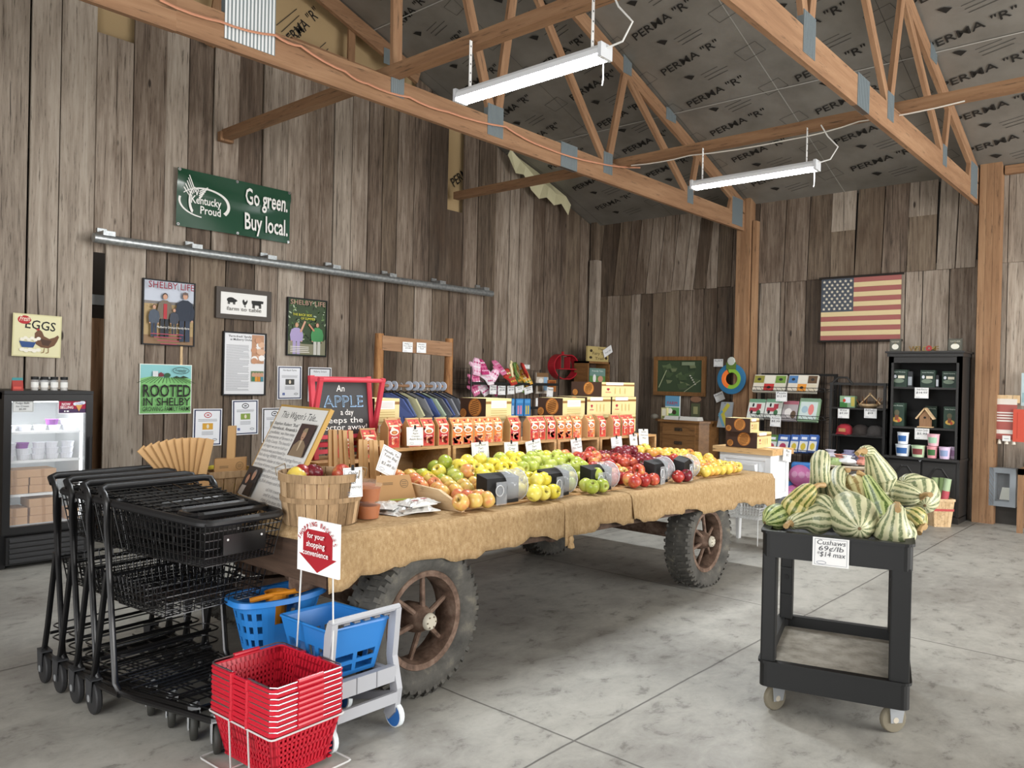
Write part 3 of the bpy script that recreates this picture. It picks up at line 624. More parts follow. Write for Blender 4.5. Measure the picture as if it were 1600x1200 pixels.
# ================================================================== drinks fridge
fx0, fx1, fy0, fy1, fh = 1.825, 2.43, 6.5, 7.18, 1.29
t = thing('display_fridge', 'black upright display fridge with a lit glass door', 'fridge', ((fx0+fx1)/2, fy0, 0)); w = (fx1-fx0)/2; D = fy1-fy0; bp = 'black_plastic'
b = MB()
b.box((-w, .05, .0), (-w+.04, D, fh), bp).box((w-.04, .05, 0), (w, D, fh), bp).box((-w, .05, fh-.05), (w, D, fh), bp).box((-w+.04, D-.03, 0), (w-.04, D, fh-.05), bp).box((-w+.04, .05, .02), (w-.04, D-.03, .30), bp)
b.box((-w, -.005, fh-.012), (w, D, fh+.012), '#2a2a2b'); b.build('cabinet', t)
b = MB(); b.box((-w+.04, D-.04, .30), (w-.04, D-.03, fh-.05), '#cfd2d3').box((-w+.04, .06, .30), (-w+.05, D-.04, fh-.05), '#dfe1e1').box((w-.05, .06, .30), (w-.04, D-.04, fh-.05), '#dfe1e1').box((-w+.05, .06, .30), (w-.05, D-.04, .31), '#c9cccd'); b.build('liner', t)
d = MB(); z0, z1 = .255, 1.275; s = .05
d.box((-w, 0, z0), (-w+s, .05, z1), bp).box((w-s, 0, z0), (w, .05, z1), bp).box((-w+s, 0, z1-s), (w-s, .05, z1), bp).box((-w+s, 0, z0), (w-s, .05, z0+s), bp); dd = d.build('door', t)
MB().box((-w+s, .012, z0+s), (w-s, .018, z1-s), 'glass').build('glass_pane', dd)
MB().tube([(w-.022, -.03, .65), (w-.022, -.035, .95)], .010, bp, 8).build('door_handle', dd)
g = MB(); g.box((-w+.03, .0, .03), (w-.03, .05, .235), '#1c1c1d')
for i in range(5): g.hexa([(-w+.05, -.012, .045+i*.038), (w-.05, -.012, .045+i*.038), (w-.05, 0, .05+i*.038), (-w+.05, 0, .05+i*.038), (-w+.05, -.008, .06+i*.038), (w-.05, -.008, .06+i*.038), (w-.05, 0, .075+i*.038), (-w+.05, 0, .075+i*.038)], '#2b2b2c')
g.build('vent_grille', t)
SHZ = [.975, .77, .535, .325]; SHZ = [P(70, v, y=fy0+.06).z for v in (676, 720.5, 772, 820)]
for z in SHZ:
    q = MB(); q.box((-w+.05, .06, z-.006), (w-.05, .075, z+.012), '#eef0f0')
    for i in range(24): q.box((-w+.052+i*.0215, .075, z-.004), (-w+.056+i*.0215, D-.06, z), '#e9ebeb')
    q.box((-w+.05, D-.07, z-.006), (w-.05, D-.06, z+.003), '#e9ebeb'); q.build('wire_shelf', t)
MB().box((w-.065, .06, .33), (w-.053, .075, 1.2), emit('fridge_led', (.95, .98, 1), 3)).box((-w+.06, .07, 1.215), (w-.07, .10, 1.23), emit('fridge_led_top', (.95, .98, 1), 3)).build('light_strip', t)
l = bpy.data.lights.new('fridge_lamp', 'AREA'); l.shape = 'RECTANGLE'; l.size = .45; l.size_y = .08; l.energy = 2.3; l.color = (.95, .98, 1); o = bpy.data.objects.new('fridge_lamp', l); COL.objects.link(o); o.parent = t; o.location = (0, .09, 1.20); o.rotation_euler = (R(18), 0, 0)
k = MB(); k.T = Matrix.Translation((0, .010, 0)) @ Matrix.Rotation(R(90), 4, 'X')
k.rect(w-.245, 1.13, w-.045, 1.235, '#efe9ee'); k.rect(w-.24, 1.135, w-.05, 1.23, '#4a3358'); k.rect(w-.24, 1.165, w-.05, 1.23, '#a5173f'); k.text('NOW', w-.19, 1.192, .028, '#ffffff', 'c', .03, 1, 0, .06); k.text('SELLING', w-.185, 1.168, .028, '#ffffff', 'c', .03, 1, 0, .09)
for a, c_ in ((-.1, 1.205), (-.075, 1.212), (-.12, 1.203)): k.disc(w+a, c_, .022, .014, '#dfe6f2', 12)
k.text('Crave', w-.098, 1.20, .022, '#7a8cc0', 'c', 0, 1, .2, .05); k.poly([(w-.125, 1.195), (w-.075, 1.195), (w-.10, 1.145)], '#d9a05a'); k.disc(w-.2, 1.148, .006, .006, '#ffffff', 8); k.disc(w-.18, 1.148, .010, .006, '#ffffff', 8)
k.build('sticker', dd)
k = MB(); k.T = Matrix.Translation((0, .010, 0)) @ Matrix.Rotation(R(90), 4, 'X')
k.rect(-w+.055, 1.145, -w+.195, 1.235, '#d9dcdb'); k.line([(-w+.06, 1.15), (-w+.19, 1.15), (-w+.19, 1.23), (-w+.06, 1.23), (-w+.06, 1.15)], .002, '#8a8d8f')
for i, s_ in enumerate(('Fudge Balls', 'Ice Cream', '$5.99')): k.text(s_, -w+.12, 1.205-i*.022, .02, '#4b4e52', 'c', 0, 1, .15)
k.build('price_card', dd)
def tub(lid, body):
    b = MB(); b.lathe([(0, 0), (.038, 0), (.045, .036), (.0475, .037), (.0475, .042), (.0, .043)], body, 14); o = b.build('ice_cream_tub'); return o
tubm = {k_: tub(0, k_) for k_ in ('#dfe0e6', '#8a4a98')}
first = {k_: True for k_ in tubm}
def place_tub(i, r, c_, x, z, lv, shelf):
    m = '#8a4a98' if (shelf, i, lv) == (2, 1, 2) or (shelf, i, lv) == (1, 3, 1) else '#dfe0e6'
    o = tubm[m] if first[m] else tubm[m].copy()
    if not first[m]: COL.objects.link(o)
    first[m] = False; o.location = (x, fy0+.125, z)
    tag(o, '%s lidded ice cream tub on the %s fridge shelf, %s, %s layer' % ('purple' if m == '#8a4a98' else 'white', ('top', 'second')[shelf-1], nth(i, 5), ('bottom', 'second', 'third')[lv]), 'tub', 'ice cream tubs in the fridge')
for i, x in enumerate((1.885, 1.985, 2.09, 2.187, 2.285)): place_tub(i, 0, 0, x+.01, SHZ[0]+.013, 0, 1)
for i, x in ((3, 2.187), (4, 2.285)): place_tub(i, 0, 0, x-.005, SHZ[0]+.056, 1, 1)
for i in range(5):
    for lv in range(3): place_tub(i, 0, 0, 1.89+i*.099+.004*lv*(-1)**i, SHZ[1]+.013+lv*.043, lv, 2)
tan = C('#c9a27c', .8)
def carton(x, z, wd, hg, lab, y=.08, dp=.2):
    b = MB(); b.bbox((-wd/2, 0, 0), (wd/2, dp, hg), tan, .003); b.box((-.012, -.0006, 0), (.012, 0, hg), '#b88e66'); o = b.build('carton', loc=(x, fy0+y, z)); tag(o, lab, 'carton', 'cartons in the fridge')
for s_, cols in ((2, ((1.925, 3, .185), (2.115, 3, .19))), (3, ((1.925, 2, .185), (2.125, 3, .19)))):
    z = SHZ[s_]+.013
    for ci, (x, n, wd) in enumerate(cols):
        zz = z
        for lv in range(n):
            hh = .058 if s_ == 2 else .062
            carton(x+rng.uniform(-.006, .006), zz, wd-.008*(lv % 2), hh, 'tan carton in the %s stack on the %s fridge shelf, %s' % (('left', 'right')[ci], ('third', 'bottom')[s_-2], nth(lv, 3, 'from the bottom')), .075+rng.uniform(0, .015)); zz += hh+.001
carton(2.335, SHZ[3]+.013, .09, .09, 'narrow white lettered carton at the right of the bottom fridge shelf', .09, .15)
# on top of the fridge
for i in range(4):
    j = thing('spice_jar', 'black lidded clear spice jar on the fridge top, %s of four' % nth(i, 4), 'jar', (P(54+i*15.3, 606, y=fy0+.06).x, fy0+.06, fh+.012), 0, 'spice jars on the fridge')
    MB().lathe([(0, .001), (.024, .001), (.026, .008), (.026, .075), (.02, .085)], 'clear', 14).build('jar_body', j, True); MB().lathe([(.024, .083), (.026, .083), (.026, .105), (0, .106)], '#1a1a1b', 14).build('lid', j, True)
    MB().lathe([(0, .004), (.021, .004), (.022, .05), (0, .05)], '#e3ddd3', 12).build('contents', j); MB().lathe([(.0265, .025), (.0265, .065)], '#eeeeea', 8, arc=pi*.9).build('paper_label', j).rotation_euler = (0, 0, R(190))
j = thing('pouch', 'small red and teal snack pouch standing on the fridge top', 'pouch', (P(27, 608, y=fy0+.06).x, fy0+.06, fh+.012)); b = MB(); b.hexa([(-.035, -.022, 0), (.035, -.022, 0), (.035, .022, 0), (-.035, .022, 0), (-.035, -.004, .075), (.035, -.004, .075), (.035, .004, .075), (-.035, .004, .075)], '#a83a32').box((-.035, -.003, .075), (.035, .003, .095), '#3f8f93'); b.box((-.03, -.019, .012), (.022, -.0165, .03), '#d3574b'); b.build('pouch_body', j)
def card(name, lab, loc, rot, w, h, lines, m='#eeeeec', size=None, grp=None, clip=False, parent_lean=None):
    """small hand lettered price card; rot is a full euler, local x right, local y up"""
    t = thing(name, lab, 'price card', loc, rot, grp); MB().box((-w/2, 0, -.0015), (w/2, h, 0), m).build('card', t); k = MB()
    k.line([(-w*.44, h*.05), (w*.44, h*.05), (w*.44, h*.95), (-w*.44, h*.95), (-w*.44, h*.05)], .0012, '#55606f')
    n = len(lines); sz = size or h*.6/max(n, 2)
    for i, s in enumerate(lines): k.text(s, 0, h*.80-(i+.2)*h*.62/max(n, 1), sz, '#34363d', 'c', -.004, 1, .18, min(w*.78, len(s)*sz*.55))
    if h > .08: k.arc(-w*.25, h*.13, w*.13, h*.05, 0, 2*pi, .0015, .0015, '#4a5a78', 14)
    k.build('lettering', t)
    if clip: MB().box((-.006, h-.012, 0), (.006, h+.012, .005), '#161616').build('clip', t)
    return t
card('name_card', 'small white folded card standing behind the spice jars', (P(73, 584, y=fy0+.1).x, fy0+.11, fh+.05), LW, .12, .062, ['Spice Jars'])
# ================================================================== nested black two-basket shopping carts
def rrect(x0, y0, x1, y1, z, r, n=4, zf=None):
    pts = []
    for cx, cy, a0 in ((x1-r, y1-r, 0), (x0+r, y1-r, 90), (x0+r, y0+r, 180), (x1-r, y0+r, 270)):
        for i in range(n+1): a = R(a0+90*i/n); x, y = cx+r*cos(a), cy+r*sin(a); pts.append((x, y, zf(x, y) if zf else z))
    return pts
def wire_basket(b, top, bot, nx, ny, nz, m='black_steel', r=.0028):
    """wire basket between rim rectangle top=(x0,y0,x1,y1,zfun) and bottom rectangle; x = across, y = along"""
    (a0, c0, a1, c1, zt), (d0, e0, d1, e1, zb) = top, bot
    T = lambda s, t: (a0+(a1-a0)*s, c0+(c1-c0)*t, zt(c0+(c1-c0)*t)); B = lambda s, t: (d0+(d1-d0)*s, e0+(e1-e0)*t, zb)
    for i in range(nx+1): s = i/nx; b.tube([T(s, 0), B(s, 0), B(s, 1), T(s, 1)], r, m, 4)
    for j in range(ny+1): t = j/ny; b.tube([T(0, t), B(0, t), B(1, t), T(1, t)], r, m, 4)
    for q in range(1, nz):
        f = q/nz; L = lambda s, t: tuple(p*(1-f)+w*f for p, w in zip(T(s, t), B(s, t))); b.tube([L(0, 0), L(1, 0), L(1, 1), L(0, 1)], r, m, 4, closed=True)
def caster(parent, loc, r, wide, forkm, tirem, swivel=0, plate=.02, hubm='#8a8c8d'):
    """thing part 'caster' > wheel"""
    b = MB(); z0 = loc[2]
    b.hexa([(-.022, -wide/2-.008, z0-r*.2), (.03, -wide/2-.008, z0-r*.2), (.03, -wide/2-.004, z0-r*.2), (-.022, -wide/2-.004, z0-r*.2), (-.03, -wide/2-.008, z0+r+.012), (.045, -wide/2-.008, z0+r+.012), (.045, -wide/2-.004, z0+r+.012), (-.03, -wide/2-.004, z0+r+.012)], forkm)
    b.hexa([(-.022, wide/2+.004, z0-r*.2), (.03, wide/2+.004, z0-r*.2), (.03, wide/2+.008, z0-r*.2), (-.022, wide/2+.008, z0-r*.2), (-.03, wide/2+.004, z0+r+.012), (.045, wide/2+.004, z0+r+.012), (.045, wide/2+.008, z0+r+.012), (-.03, wide/2+.008, z0+r+.012)], forkm)
    b.box((-.032, -wide/2-.008, z0+r+.008), (.047, wide/2+.008, z0+r+.014), forkm); b.lathe([(.014, z0+r+.014), (.014, z0+r+.014+plate)], forkm, 10, (.01, 0, 0))
    c = b.build('caster', parent); c.location = (loc[0], loc[1], 0); c.rotation_euler = (0, 0, swivel)
    w = MB(); w.lathe([(r*.25, -wide/2), (r*.7, -wide/2), (r*.93, -wide/2+.002), (r, -wide/4), (r, wide/4), (r*.93, wide/2-.002), (r*.7, wide/2), (r*.25, wide/2)], tirem, 20, axis='y')
    w.lathe([(0, -wide/2-.009), (r*.22, -wide/2-.009), (r*.24, -wide/2), (r*.24, wide/2), (r*.22, wide/2+.009), (0, wide/2+.009)], hubm, 12, axis='y')
    w.build('wheel', c, True, (0, 0, z0)); return c
def CB():
    b = MB(); b.T = Matrix.Scale(.87, 4, (0, 1, 0)); return b
def make_cart(lab):
    # local frame: origin on the floor at the middle of the rear axle, +x across to the right, -y towards the front
    t = thing('shopping_cart', lab, 'shopping cart', group='nested black shopping carts'); hw = .262; bs = 'black_steel'
    b = CB()
    for s in (-1, 1):
        x = s*hw
        # rear upright: from the handle down to the bottom tube, and the splayed rear leg behind it
        b.tube([(x, .02, .955), (x, -.01, .935), (x, -.03, .90), (x, -.035, .80), (x, -.14, .17), (x*.98, -.17, .135), (x*.92, -.3, .13), (x*.66, -.74, .125), (x*.58, -.80, .125)], .0135, bs, 8)
        b.tube([(x, -.045, .62), (x, .03, .27), (x, .06, .16), (x, .03, .135), (x, -.05, .13), (x, -.18, .13)], .0135, bs, 8)
        b.tube([(x*.93, -.03, .87), (x*.93, -.04, .45)], .008, bs, 6)
    b.tube([(-hw*.58, -.80, .125), (0, -.82, .125), (hw*.58, -.80, .125)], .0135, bs, 8)
    b.tube([(-hw, .0, .24), (hw, .0, .24)], .008, bs, 6); b.tube([(-hw, -.045, .60), (hw, -.045, .60)], .008, bs, 6); b.tube([(-hw, -.18, .13), (hw, -.18, .13)], .010, bs, 6)
    b.build('frame', t, True)
    b = CB(); b.tube([(-hw, .0, .935), (-hw, .025, .958), (-hw+.03, .04, .965), (hw-.03, .04, .965), (hw, .025, .958), (hw, .0, .935)], .0165, 'black_plastic', 10); b.build('handle', t, True)
    zr = lambda y: .905+.045*y
    tp = lambda x, y: x*(1+.38*(y+.03))
    b = CB(); b.tube([(tp(x, y), y, zr(y)) for x, y, _ in rrect(-hw*.95, -.70, hw*.95, -.03, 0, .05)], .016, 'black_plastic', 8, closed=True); b.build('rim', t, True)
    b = CB(); wire_basket(b, (-hw*.95, -.70, hw*.95, -.05, zr), (-hw*.82, -.66, hw*.82, -.08, .70), 18, 20, 5)
    for v in b.v: v.x = tp(v.x, v.y/.87)
    b.box((-.10, -.694, .74), (.10, -.688, .82), bs)
    for x in (-.08, .08): b.lathe([(0, -.697), (.005, -.696), (.005, -.69)], '#d8d8d8', 8, (x, 0, .80), 'y')
    b.build('upper_basket', t)
    b = CB()
    for i in range(9): y = -.08-.052*i; z = .935-.006*i; b.tube([(tp(-hw*.9, y), y, z), (tp(hw*.9, y), y, z)], .0038, bs, 5)
    for x in (-.9, -.45, 0, .45, .9): b.tube([(x*hw*.9, -.05, .94), (tp(x*hw*.9, -.5), -.50, .885)], .003, bs, 4)
    b.tube(rrect(-hw*.68, -.60, hw*.68, -.46, .895, .04, 3), .013, bs, 6, closed=True); b.build('child_seat_flap', t)
    b = CB(); wire_basket(b, (-hw*.9, -.50, hw*.9, -.05, lambda y: .60), (-hw*.85, -.47, hw*.85, -.08, .485), 14, 12, 4); b.build('lower_basket', t)
    b = CB()
    for i in range(6): y = -.10-.12*i; b.tube([(-hw*.95+.018*i, y, .155), (hw*.95-.018*i, y, .155)], .0035, bs, 5)
    for i in range(-2, 3): b.tube([(i*.11, -.05, .15), (i*.07, -.78, .15)], .0035, bs, 5)
    for z, y in ((.27, .0), (.215, .0)): b.tube(rrect(-hw*.95, y-.12, hw*.95, y+.03, z, .04, 3), .004, bs, 5, closed=True)
    b.build('bottom_rack', t)
    for x, y, sw in ((-hw, .045, 80), (hw, .045, 85)): caster(t, (x, y, .070), .070, .03, '#3a3b3d', '#2c2c2d', R(sw), .01)
    for x, y, sw in ((-hw*.6, -.67, 60), (hw*.6, -.67, 40)): caster(t, (x, y, .06), .06, .03, '#a9acad', '#33332f', R(sw), .01)
    return t
HD = R(6.5)         # carts head a little to the right of the wall's normal
def cart_at(i): return (1.590+.008*i, 4.035-.172*i, 0)
c0 = make_cart('black two-basket shopping cart at the back of the nested row, nearest the fridge'); c0.location = cart_at(0); c0.rotation_euler = (0, 0, HD)
for i, lab in ((1, 'black shopping cart second from the fridge in the nested row'), (2, 'black shopping cart second from the front of the nested row'), (3, 'black shopping cart at the front of the nested row, its basket beside the red baskets')): dup(c0, cart_at(i), HD, lab)
# ================================================================== red hand baskets on their wire stand
BW_, BD_, BH_ = .15, .19, .18
def make_basket(lab):
    t = thing('shopping_basket', lab, 'basket', group='stack of red hand baskets'); m = 'red_plastic'; b = MB()
    tx, ty, bx, by = BW_, BD_, BW_-.04, BD_-.035
    def W(side, u, z):
        f = z/BH_; hx, hy = bx+(tx-bx)*f, by+(ty-by)*f
        return {0: (u*hx, -hy, z), 1: (hx, u*hy, z), 2: (-u*hx, hy, z), 3: (-hx, -u*hy, z)}[side]
    for side in range(4):
        n = 15 if side % 2 == 0 else 18; us = [-1+2*i/n for i in range(n+1)]
        for i in range(n):            # vertical ribs
            a, c_ = us[i], us[i]+(us[1]-us[0])*.45
            b.add([W(side, a, .008), W(side, c_, .008), W(side, c_, BH_), W(side, a, BH_)], [(0, 1, 2, 3)], m)
        for z0, z1 in ((.0, .018), (.048, .058), (.088, .098), (.126, .136), (.160, BH_)): b.add([W(side, -1, z0), W(side, 1, z0), W(side, 1, z1), W(side, -1, z1)], [(0, 1, 2, 3)], m)
        k = .3 if side % 2 == 0 else .42
        if side % 2: b.add([W(side, -k, .075), W(side, k, .075), W(side, k, .165), W(side, -k, .165)], [(0, 1, 2, 3)], m)
        for s in (-1, 1): b.add([W(side, s, 0), W(side, s*.88, 0), W(side, s*.88, BH_), W(side, s, BH_)], [(0, 1, 2, 3)], m)
    for i in range(9): b.box((-bx+i*.029, -by, -.001), (-bx+i*.029+.016, by, .003), m)
    for j in range(7): b.box((-bx, -by+j*.0505, -.001), (bx, -by+j*.0505+.016, .003), m)
    o = b.build('basket_body', t); md = o.modifiers.new('wall', 'SOLIDIFY'); md.thickness = .004; md.offset = 0
    b = MB(); r = rrect(-tx-.006, -ty-.006, tx+.006, ty+.006, BH_, .02, 3); b.tube(r, .006, m, 6, closed=True); b.tube([(x, y, z-.014) for x, y, z in r], .005, m, 6, closed=True)
    for s in (-1, 1):
        for y in (-.05, .05): b.lathe([(0, 0), (.011, 0), (.011, .02), (0, .022)], m, 8, (s*(tx+.006), y, BH_-.01))
    b.build('rim', t, True)
    for s in (-1, 1):
        b = MB(); y0, y1 = s*.05, s*(ty+.012); z = BH_+.012
        b.tube([(-tx-.006, y0, z), (-tx-.006, y1-s*.02, z), (-tx+.012, y1, z), (tx-.012, y1, z), (tx+.006, y1-s*.02, z), (tx+.006, y0, z)], .003, 'chrome', 6); h = b.build('handle', t, True)
        MB().tube([(-.055, y1, z-.001), (.055, y1, z-.001)], .0085, m, 8).build('grip', h, True)
    return t
SB, SR = (1.652, 2.615, 0), R(3)
bz0 = .022
bk = make_basket('red plastic hand basket at the bottom of the stack, its whole pierced side in view'); bk.location = (SB[0], SB[1], bz0); bk.rotation_euler = (0, 0, SR)
NB = 9
for i in range(1, NB): dup(bk, (SB[0]+rng.uniform(-.002, .002), SB[1]+rng.uniform(-.002, .002), bz0+i*.0195), SR+R(rng.uniform(-.6, .6)), 'red plastic hand basket, topmost of the stack, open inside' if i == NB-1 else 'red plastic hand basket, %s of the nine stacked red baskets' % nth(i, NB, 'from the bottom'))
t = thing('basket_stand', 'thin chrome wire stand holding the red baskets, with a Shopping Baskets sign', 'basket stand', SB, SR)
b = MB(); w_, d_ = BW_+.012, BD_+.012; zt = bz0+BH_-.01
b.tube(rrect(-w_, -d_, w_, d_, zt, .015, 2), .0035, 'white_wire', 6, closed=True); b.tube(rrect(-w_-.02, -d_-.02, w_+.02, d_+.02, .012, .015, 2), .0035, 'white_wire', 6, closed=True)
for x, y in ((-w_, -.06), (-w_, .06), (w_, -.06), (w_, .06)): b.tube([(x, y, zt), (x*.93, y, bz0-.012), (x*1.08, y, .012)], .0035, 'white_wire', 6)
b.tube([(-w_*.93, -.06, bz0-.012), (w_*.93, -.06, bz0-.012)], .0035, 'white_wire', 6); b.tube([(-w_*.93, .06, bz0-.012), (w_*.93, .06, bz0-.012)], .0035, 'white_wire', 6); b.tube([(w_, -.11, zt), (w_+.01, -.11, .46), (w_+.012, -.095, .775), (w_+.012, .095, .775), (w_+.01, .11, .46), (w_, .11, zt)], .0036, 'white_wire', 6)
b.build('wire_frame', t, True)

b = MB(); b.T = Matrix.Translation((w_+.005, -.01, .785)) @ Matrix(((0, 0, -1, 0), (-1, 0, 0, 0), (0, 1, 0, 0), (0, 0, 0, 1)))
b.box((-.128, -.105, -.01), (.128, .105, 0), '#f0efee'); sgn = b.build('sign_board', t)
k = MB(); k.T = b.T; rd = '#a51f2a'
k.poly([(-.092, .045), (-.066, .066), (.066, .066), (.092, .045), (.092, -.035), (.118, -.035), (0, -.1), (-.118, -.035), (-.092, -.035)], rd)
st = 'SHOPPING BASKETS'
for i, ch in enumerate(st):
    a = R(148-116*i/(len(st)-1)); k.text(ch, .128*cos(a), -.045+.128*sin(a), .0255, rd, 'c', .05, .8, 0, None, a-pi/2)
for i, s_ in enumerate(('for your', 'shopping', 'convenience')): k.text(s_, 0,   .035-i*.034, .032, '#f6f2f0', 'c', .02)
k.build('lettering', sgn)
# ================================================================== the two toy shopping carts
def holey(b, f, xs, ys, holes, m):
    """wall f(u, v) tiled on grid lines xs, ys; cells listed in holes stay open"""
    nx = len(xs); b.add([f(u, v) for v in ys for u in xs], [(j*nx+i, j*nx+i+1, (j+1)*nx+i+1, (j+1)*nx+i) for j in range(len(ys)-1) for i in range(nx-1) if (i, j) not in holes], m)
t = thing('toy_shopping_cart', 'child size cart with grey plastic handle frame and open blue basket', 'toy cart', (1.995, 2.53, 0), 0); bl, gp = 'blue_plastic', 'grey_plastic'
b = MB()
tp = [(-.155, .03), (.14, .03), (.105, .36), (-.155, .36)]; bt = [(-.12, .07), (.105, .07), (.085, .31), (-.12, .31)]; zt_, zb_ = .455, .25
for s in range(4):
    p0, p1, q0, q1 = tp[s], tp[(s+1) % 4], bt[s], bt[(s+1) % 4]
    f = lambda u, v: ((q0[0]+(q1[0]-q0[0])*u)*(1-v)+(p0[0]+(p1[0]-p0[0])*u)*v, (q0[1]+(q1[1]-q0[1])*u)*(1-v)+(p0[1]+(p1[1]-p0[1])*u)*v, zb_+(zt_-zb_)*v)
    if s == 0: holey(b, f, [0, .1, .46, .54, .9, 1], [0, .08, .22, .30, .44, .52, .92, 1], {(1, 1), (3, 1), (1, 3), (3, 3)}, bl)
    else: holey(b, f, [0, .07, .22, .31, .46, .54, .69, .78, .93, 1], [0, .1, .3, .4, .62, .74, 1], {(i, j) for i in (1, 3, 5, 7) for j in (1, 3)}, bl)
b.add([(*p, zb_) for p in bt], [(3, 2, 1, 0)], bl); o = b.build('basket', t); md = o.modifiers.new('wall', 'SOLIDIFY'); md.thickness = .006; md.offset = 0
b = MB(); b.tube([(*p, zt_) for p in tp], .008, bl, 6, closed=True); b.build('basket_rim', o, True)
b = MB()
for s in (-1, 1):
    x = s*.16; pr = [(.012, .505), (-.02, .50), (.0, .30), (-.035, .17), (-.02, .07), (.02, .03), (.05, .05), (.01, .16), (.04, .30), (.03, .45)]
    n = len(pr); b.add([(x-.014, y, z) for y, z in pr]+[(x+.014, y, z) for y, z in pr], [tuple(range(n)), tuple(range(2*n-1, n-1, -1))]+[(i, n+i, n+(i+1) % n, (i+1) % n) for i in range(n)], gp)
    b.bar((x, .02, .13), (x*.8, .30, .06), .02, .03, gp); b.bar((x*.8, .03, .245), (x*.75, .34, .24), .02, .02, gp)
b.box((-.15, -.02, .20), (.15, .012, .265), gp).box((-.15, -.035, .115), (.15, -.02, .16), gp)
for x in (-.05, .05): b.box((x-.002, -.022, .20), (x+.002, -.0195, .265), '#7d7f84')
b.bar((-.13, .30, .06), (.13, .30, .06), .02, .03, gp); b.build('frame', t)
b = MB(); b.tube([(-.172, -.004, .503), (.172, -.004, .503)], .014, gp, 8)
for i in range(5): b.box((-.115+i*.05, -.018, .484), (-.088+i*.05, .008, .492), '#6d6f75')
b.build('handle', t)
for x in (-.165, .165):
    for y, r in ((0, .052), (.30, .045)):
        if y: x *= .8
        w = MB(); w.lathe([(r*.9, -.013), (r, -.010), (r, .010), (r*.9, .013), (r*.9, -.013)], '#dfe6e8', 20, axis='x'); w.lathe([(0, -.008), (r*.9, -.010), (r*.9, .010), (0, .008)], '#2f6db5', 16, axis='x'); w.build('wheel', t, True, (x, y, r))
# second one, behind it
A_, B_ = P(362, 936, z=.50), P(498, 913, z=.50)
cx, cy = (A_.x+B_.x)/2, (A_.y+B_.y)/2; an = math.atan2(B_.y-A_.y, B_.x-A_.x); hl = (B_-A_).length/2
t = thing('toy_shopping_cart', 'child size blue bucket cart with square holes and an orange seat inside', 'toy cart', (cx, cy, 0), an)
b = MB(); n = 28
def ring(u, hx, hy, sq=3.0):
    a = 2*pi*u; c_, s_ = cos(a), sin(a); return hx*math.copysign(abs(c_)**(2/sq), c_), hy*math.copysign(abs(s_)**(2/sq), s_)
def f(u, v):
    hx, hy = hl*(.62+.32*v), .12*(.72+.28*v); x, y = ring(u, hx, hy); return (x-hl*.06*(1-v), y, .27+(.225*v))
us = [i/36 for i in range(37)]; vs_ = [0, .12, .26, .38, .52, .64, .78, .9, 1]
holey(b, f, us, vs_, {(i, j) for i in (17, 19, 21, 23) for j in (1, 3, 5)} | {(i, j) for i in (26, 27, 31, 32) for j in (4, 5, 6)} | {(i, j) for i in (4, 6, 8) for j in (3, 5)}, bl)
b.add([f(u, 0) for u in us[:-1]], [tuple(range(36))[::-1]], bl); o = b.build('basket', t); md = o.modifiers.new('wall', 'SOLIDIFY'); md.thickness = .006; md.offset = 0
b = MB(); vs = []; fs = []
for i in range(36):
    for k_, (e, z) in enumerate(((.95, .497), (1.06, .497), (1.08, .475), (1.05, .475))): x, y = ring(i/36, hl*e, .12*e+.004); vs.append((x, y, z+.015*max(0, x/hl)))
    for k_ in range(3): a, c_ = i*4+k_, ((i+1) % 36)*4+k_; fs.append((a, c_, c_+1, a+1))
b.add(vs, fs, bl); b.build('basket_rim', t, True)
b = MB(); b.lathe([(.03, .3), (.052, .49), (.056, .495), (.048, .49), (.026, .31)], '#d98a1f', 16, (.01, .02, 0)); b.tube([(-.11, .03, .47), (-.02, -.01, .49), (.1, -.04, .5), (.16, -.03, .505)], .012, '#d98a1f', 8); b.build('seat', t)
b = MB()
for s in (-1, 1): b.bar((-.1, s*.07, .27), (-.16, s*.08, .05), .02, .02, gp); b.bar((.1, s*.07, .27), (.17, s*.08, .05), .02, .02, gp)
b.build('frame', t)
for x in (-.16, .17):
    for y in (-.095, .095): MB().lathe([(0, -.012), (.05, -.012), (.05, .012), (0, .012)], '#dfe6e8', 18, axis='y').build('wheel', t, True, (x, y, .05))
M['tubclear'] = glass('clear_tub', (.9, .9, .9, 1), .07, .06)
# ================================================================== the farm wagon
WX0, WX1, WY0, WY1 = 1.905, 6.2, 2.66, 4.32
def zb(x): return .812-.0165*(x-1.95)
wg = thing('farm_wagon', 'old wooden farm wagon on rubber tired spoked steel wheels, carrying the produce', 'wagon', (4, 3.48, 0)); WO = Vector((4, 3.48, 0))
def wb_(): b = MB(); b.T = Matrix.Translation(-WO); return b
def sl(b, x0, x1, y0, y1, d0, d1, m): b.hexa([(x0, y0, zb(x0)+d0), (x1, y0, zb(x1)+d0), (x1, y1, zb(x1)+d0), (x0, y1, zb(x0)+d0), (x0, y0, zb(x0)+d1), (x1, y0, zb(x1)+d1), (x1, y1, zb(x1)+d1), (x0, y1, zb(x0)+d1)], m)
b = wb_(); n = 9
for i in range(n): y0 = WY0+(WY1-WY0)*i/n; sl(b, WX0, WX1, y0+.002, y0+(WY1-WY0)/n-.002, -.05, -.012, 'old_wood')
b.build('bed', wg)
for nm, a in (('end_board', (WX0-.008, WX0+.035, WY0, WY1, -.215, -.012)), ('end_board', (WX1-.03, WX1+.02, WY0, WY1, -.2, -.012)), ('side_sill', (WX0+.03, WX1-.03, WY0+.01, WY0+.06, -.19, -.05)), ('side_sill', (WX0+.03, WX1-.03, WY1-.06, WY1-.01, -.19, -.05))): b = wb_(); sl(b, *a, 'old_wood'); b.build(nm, wg)
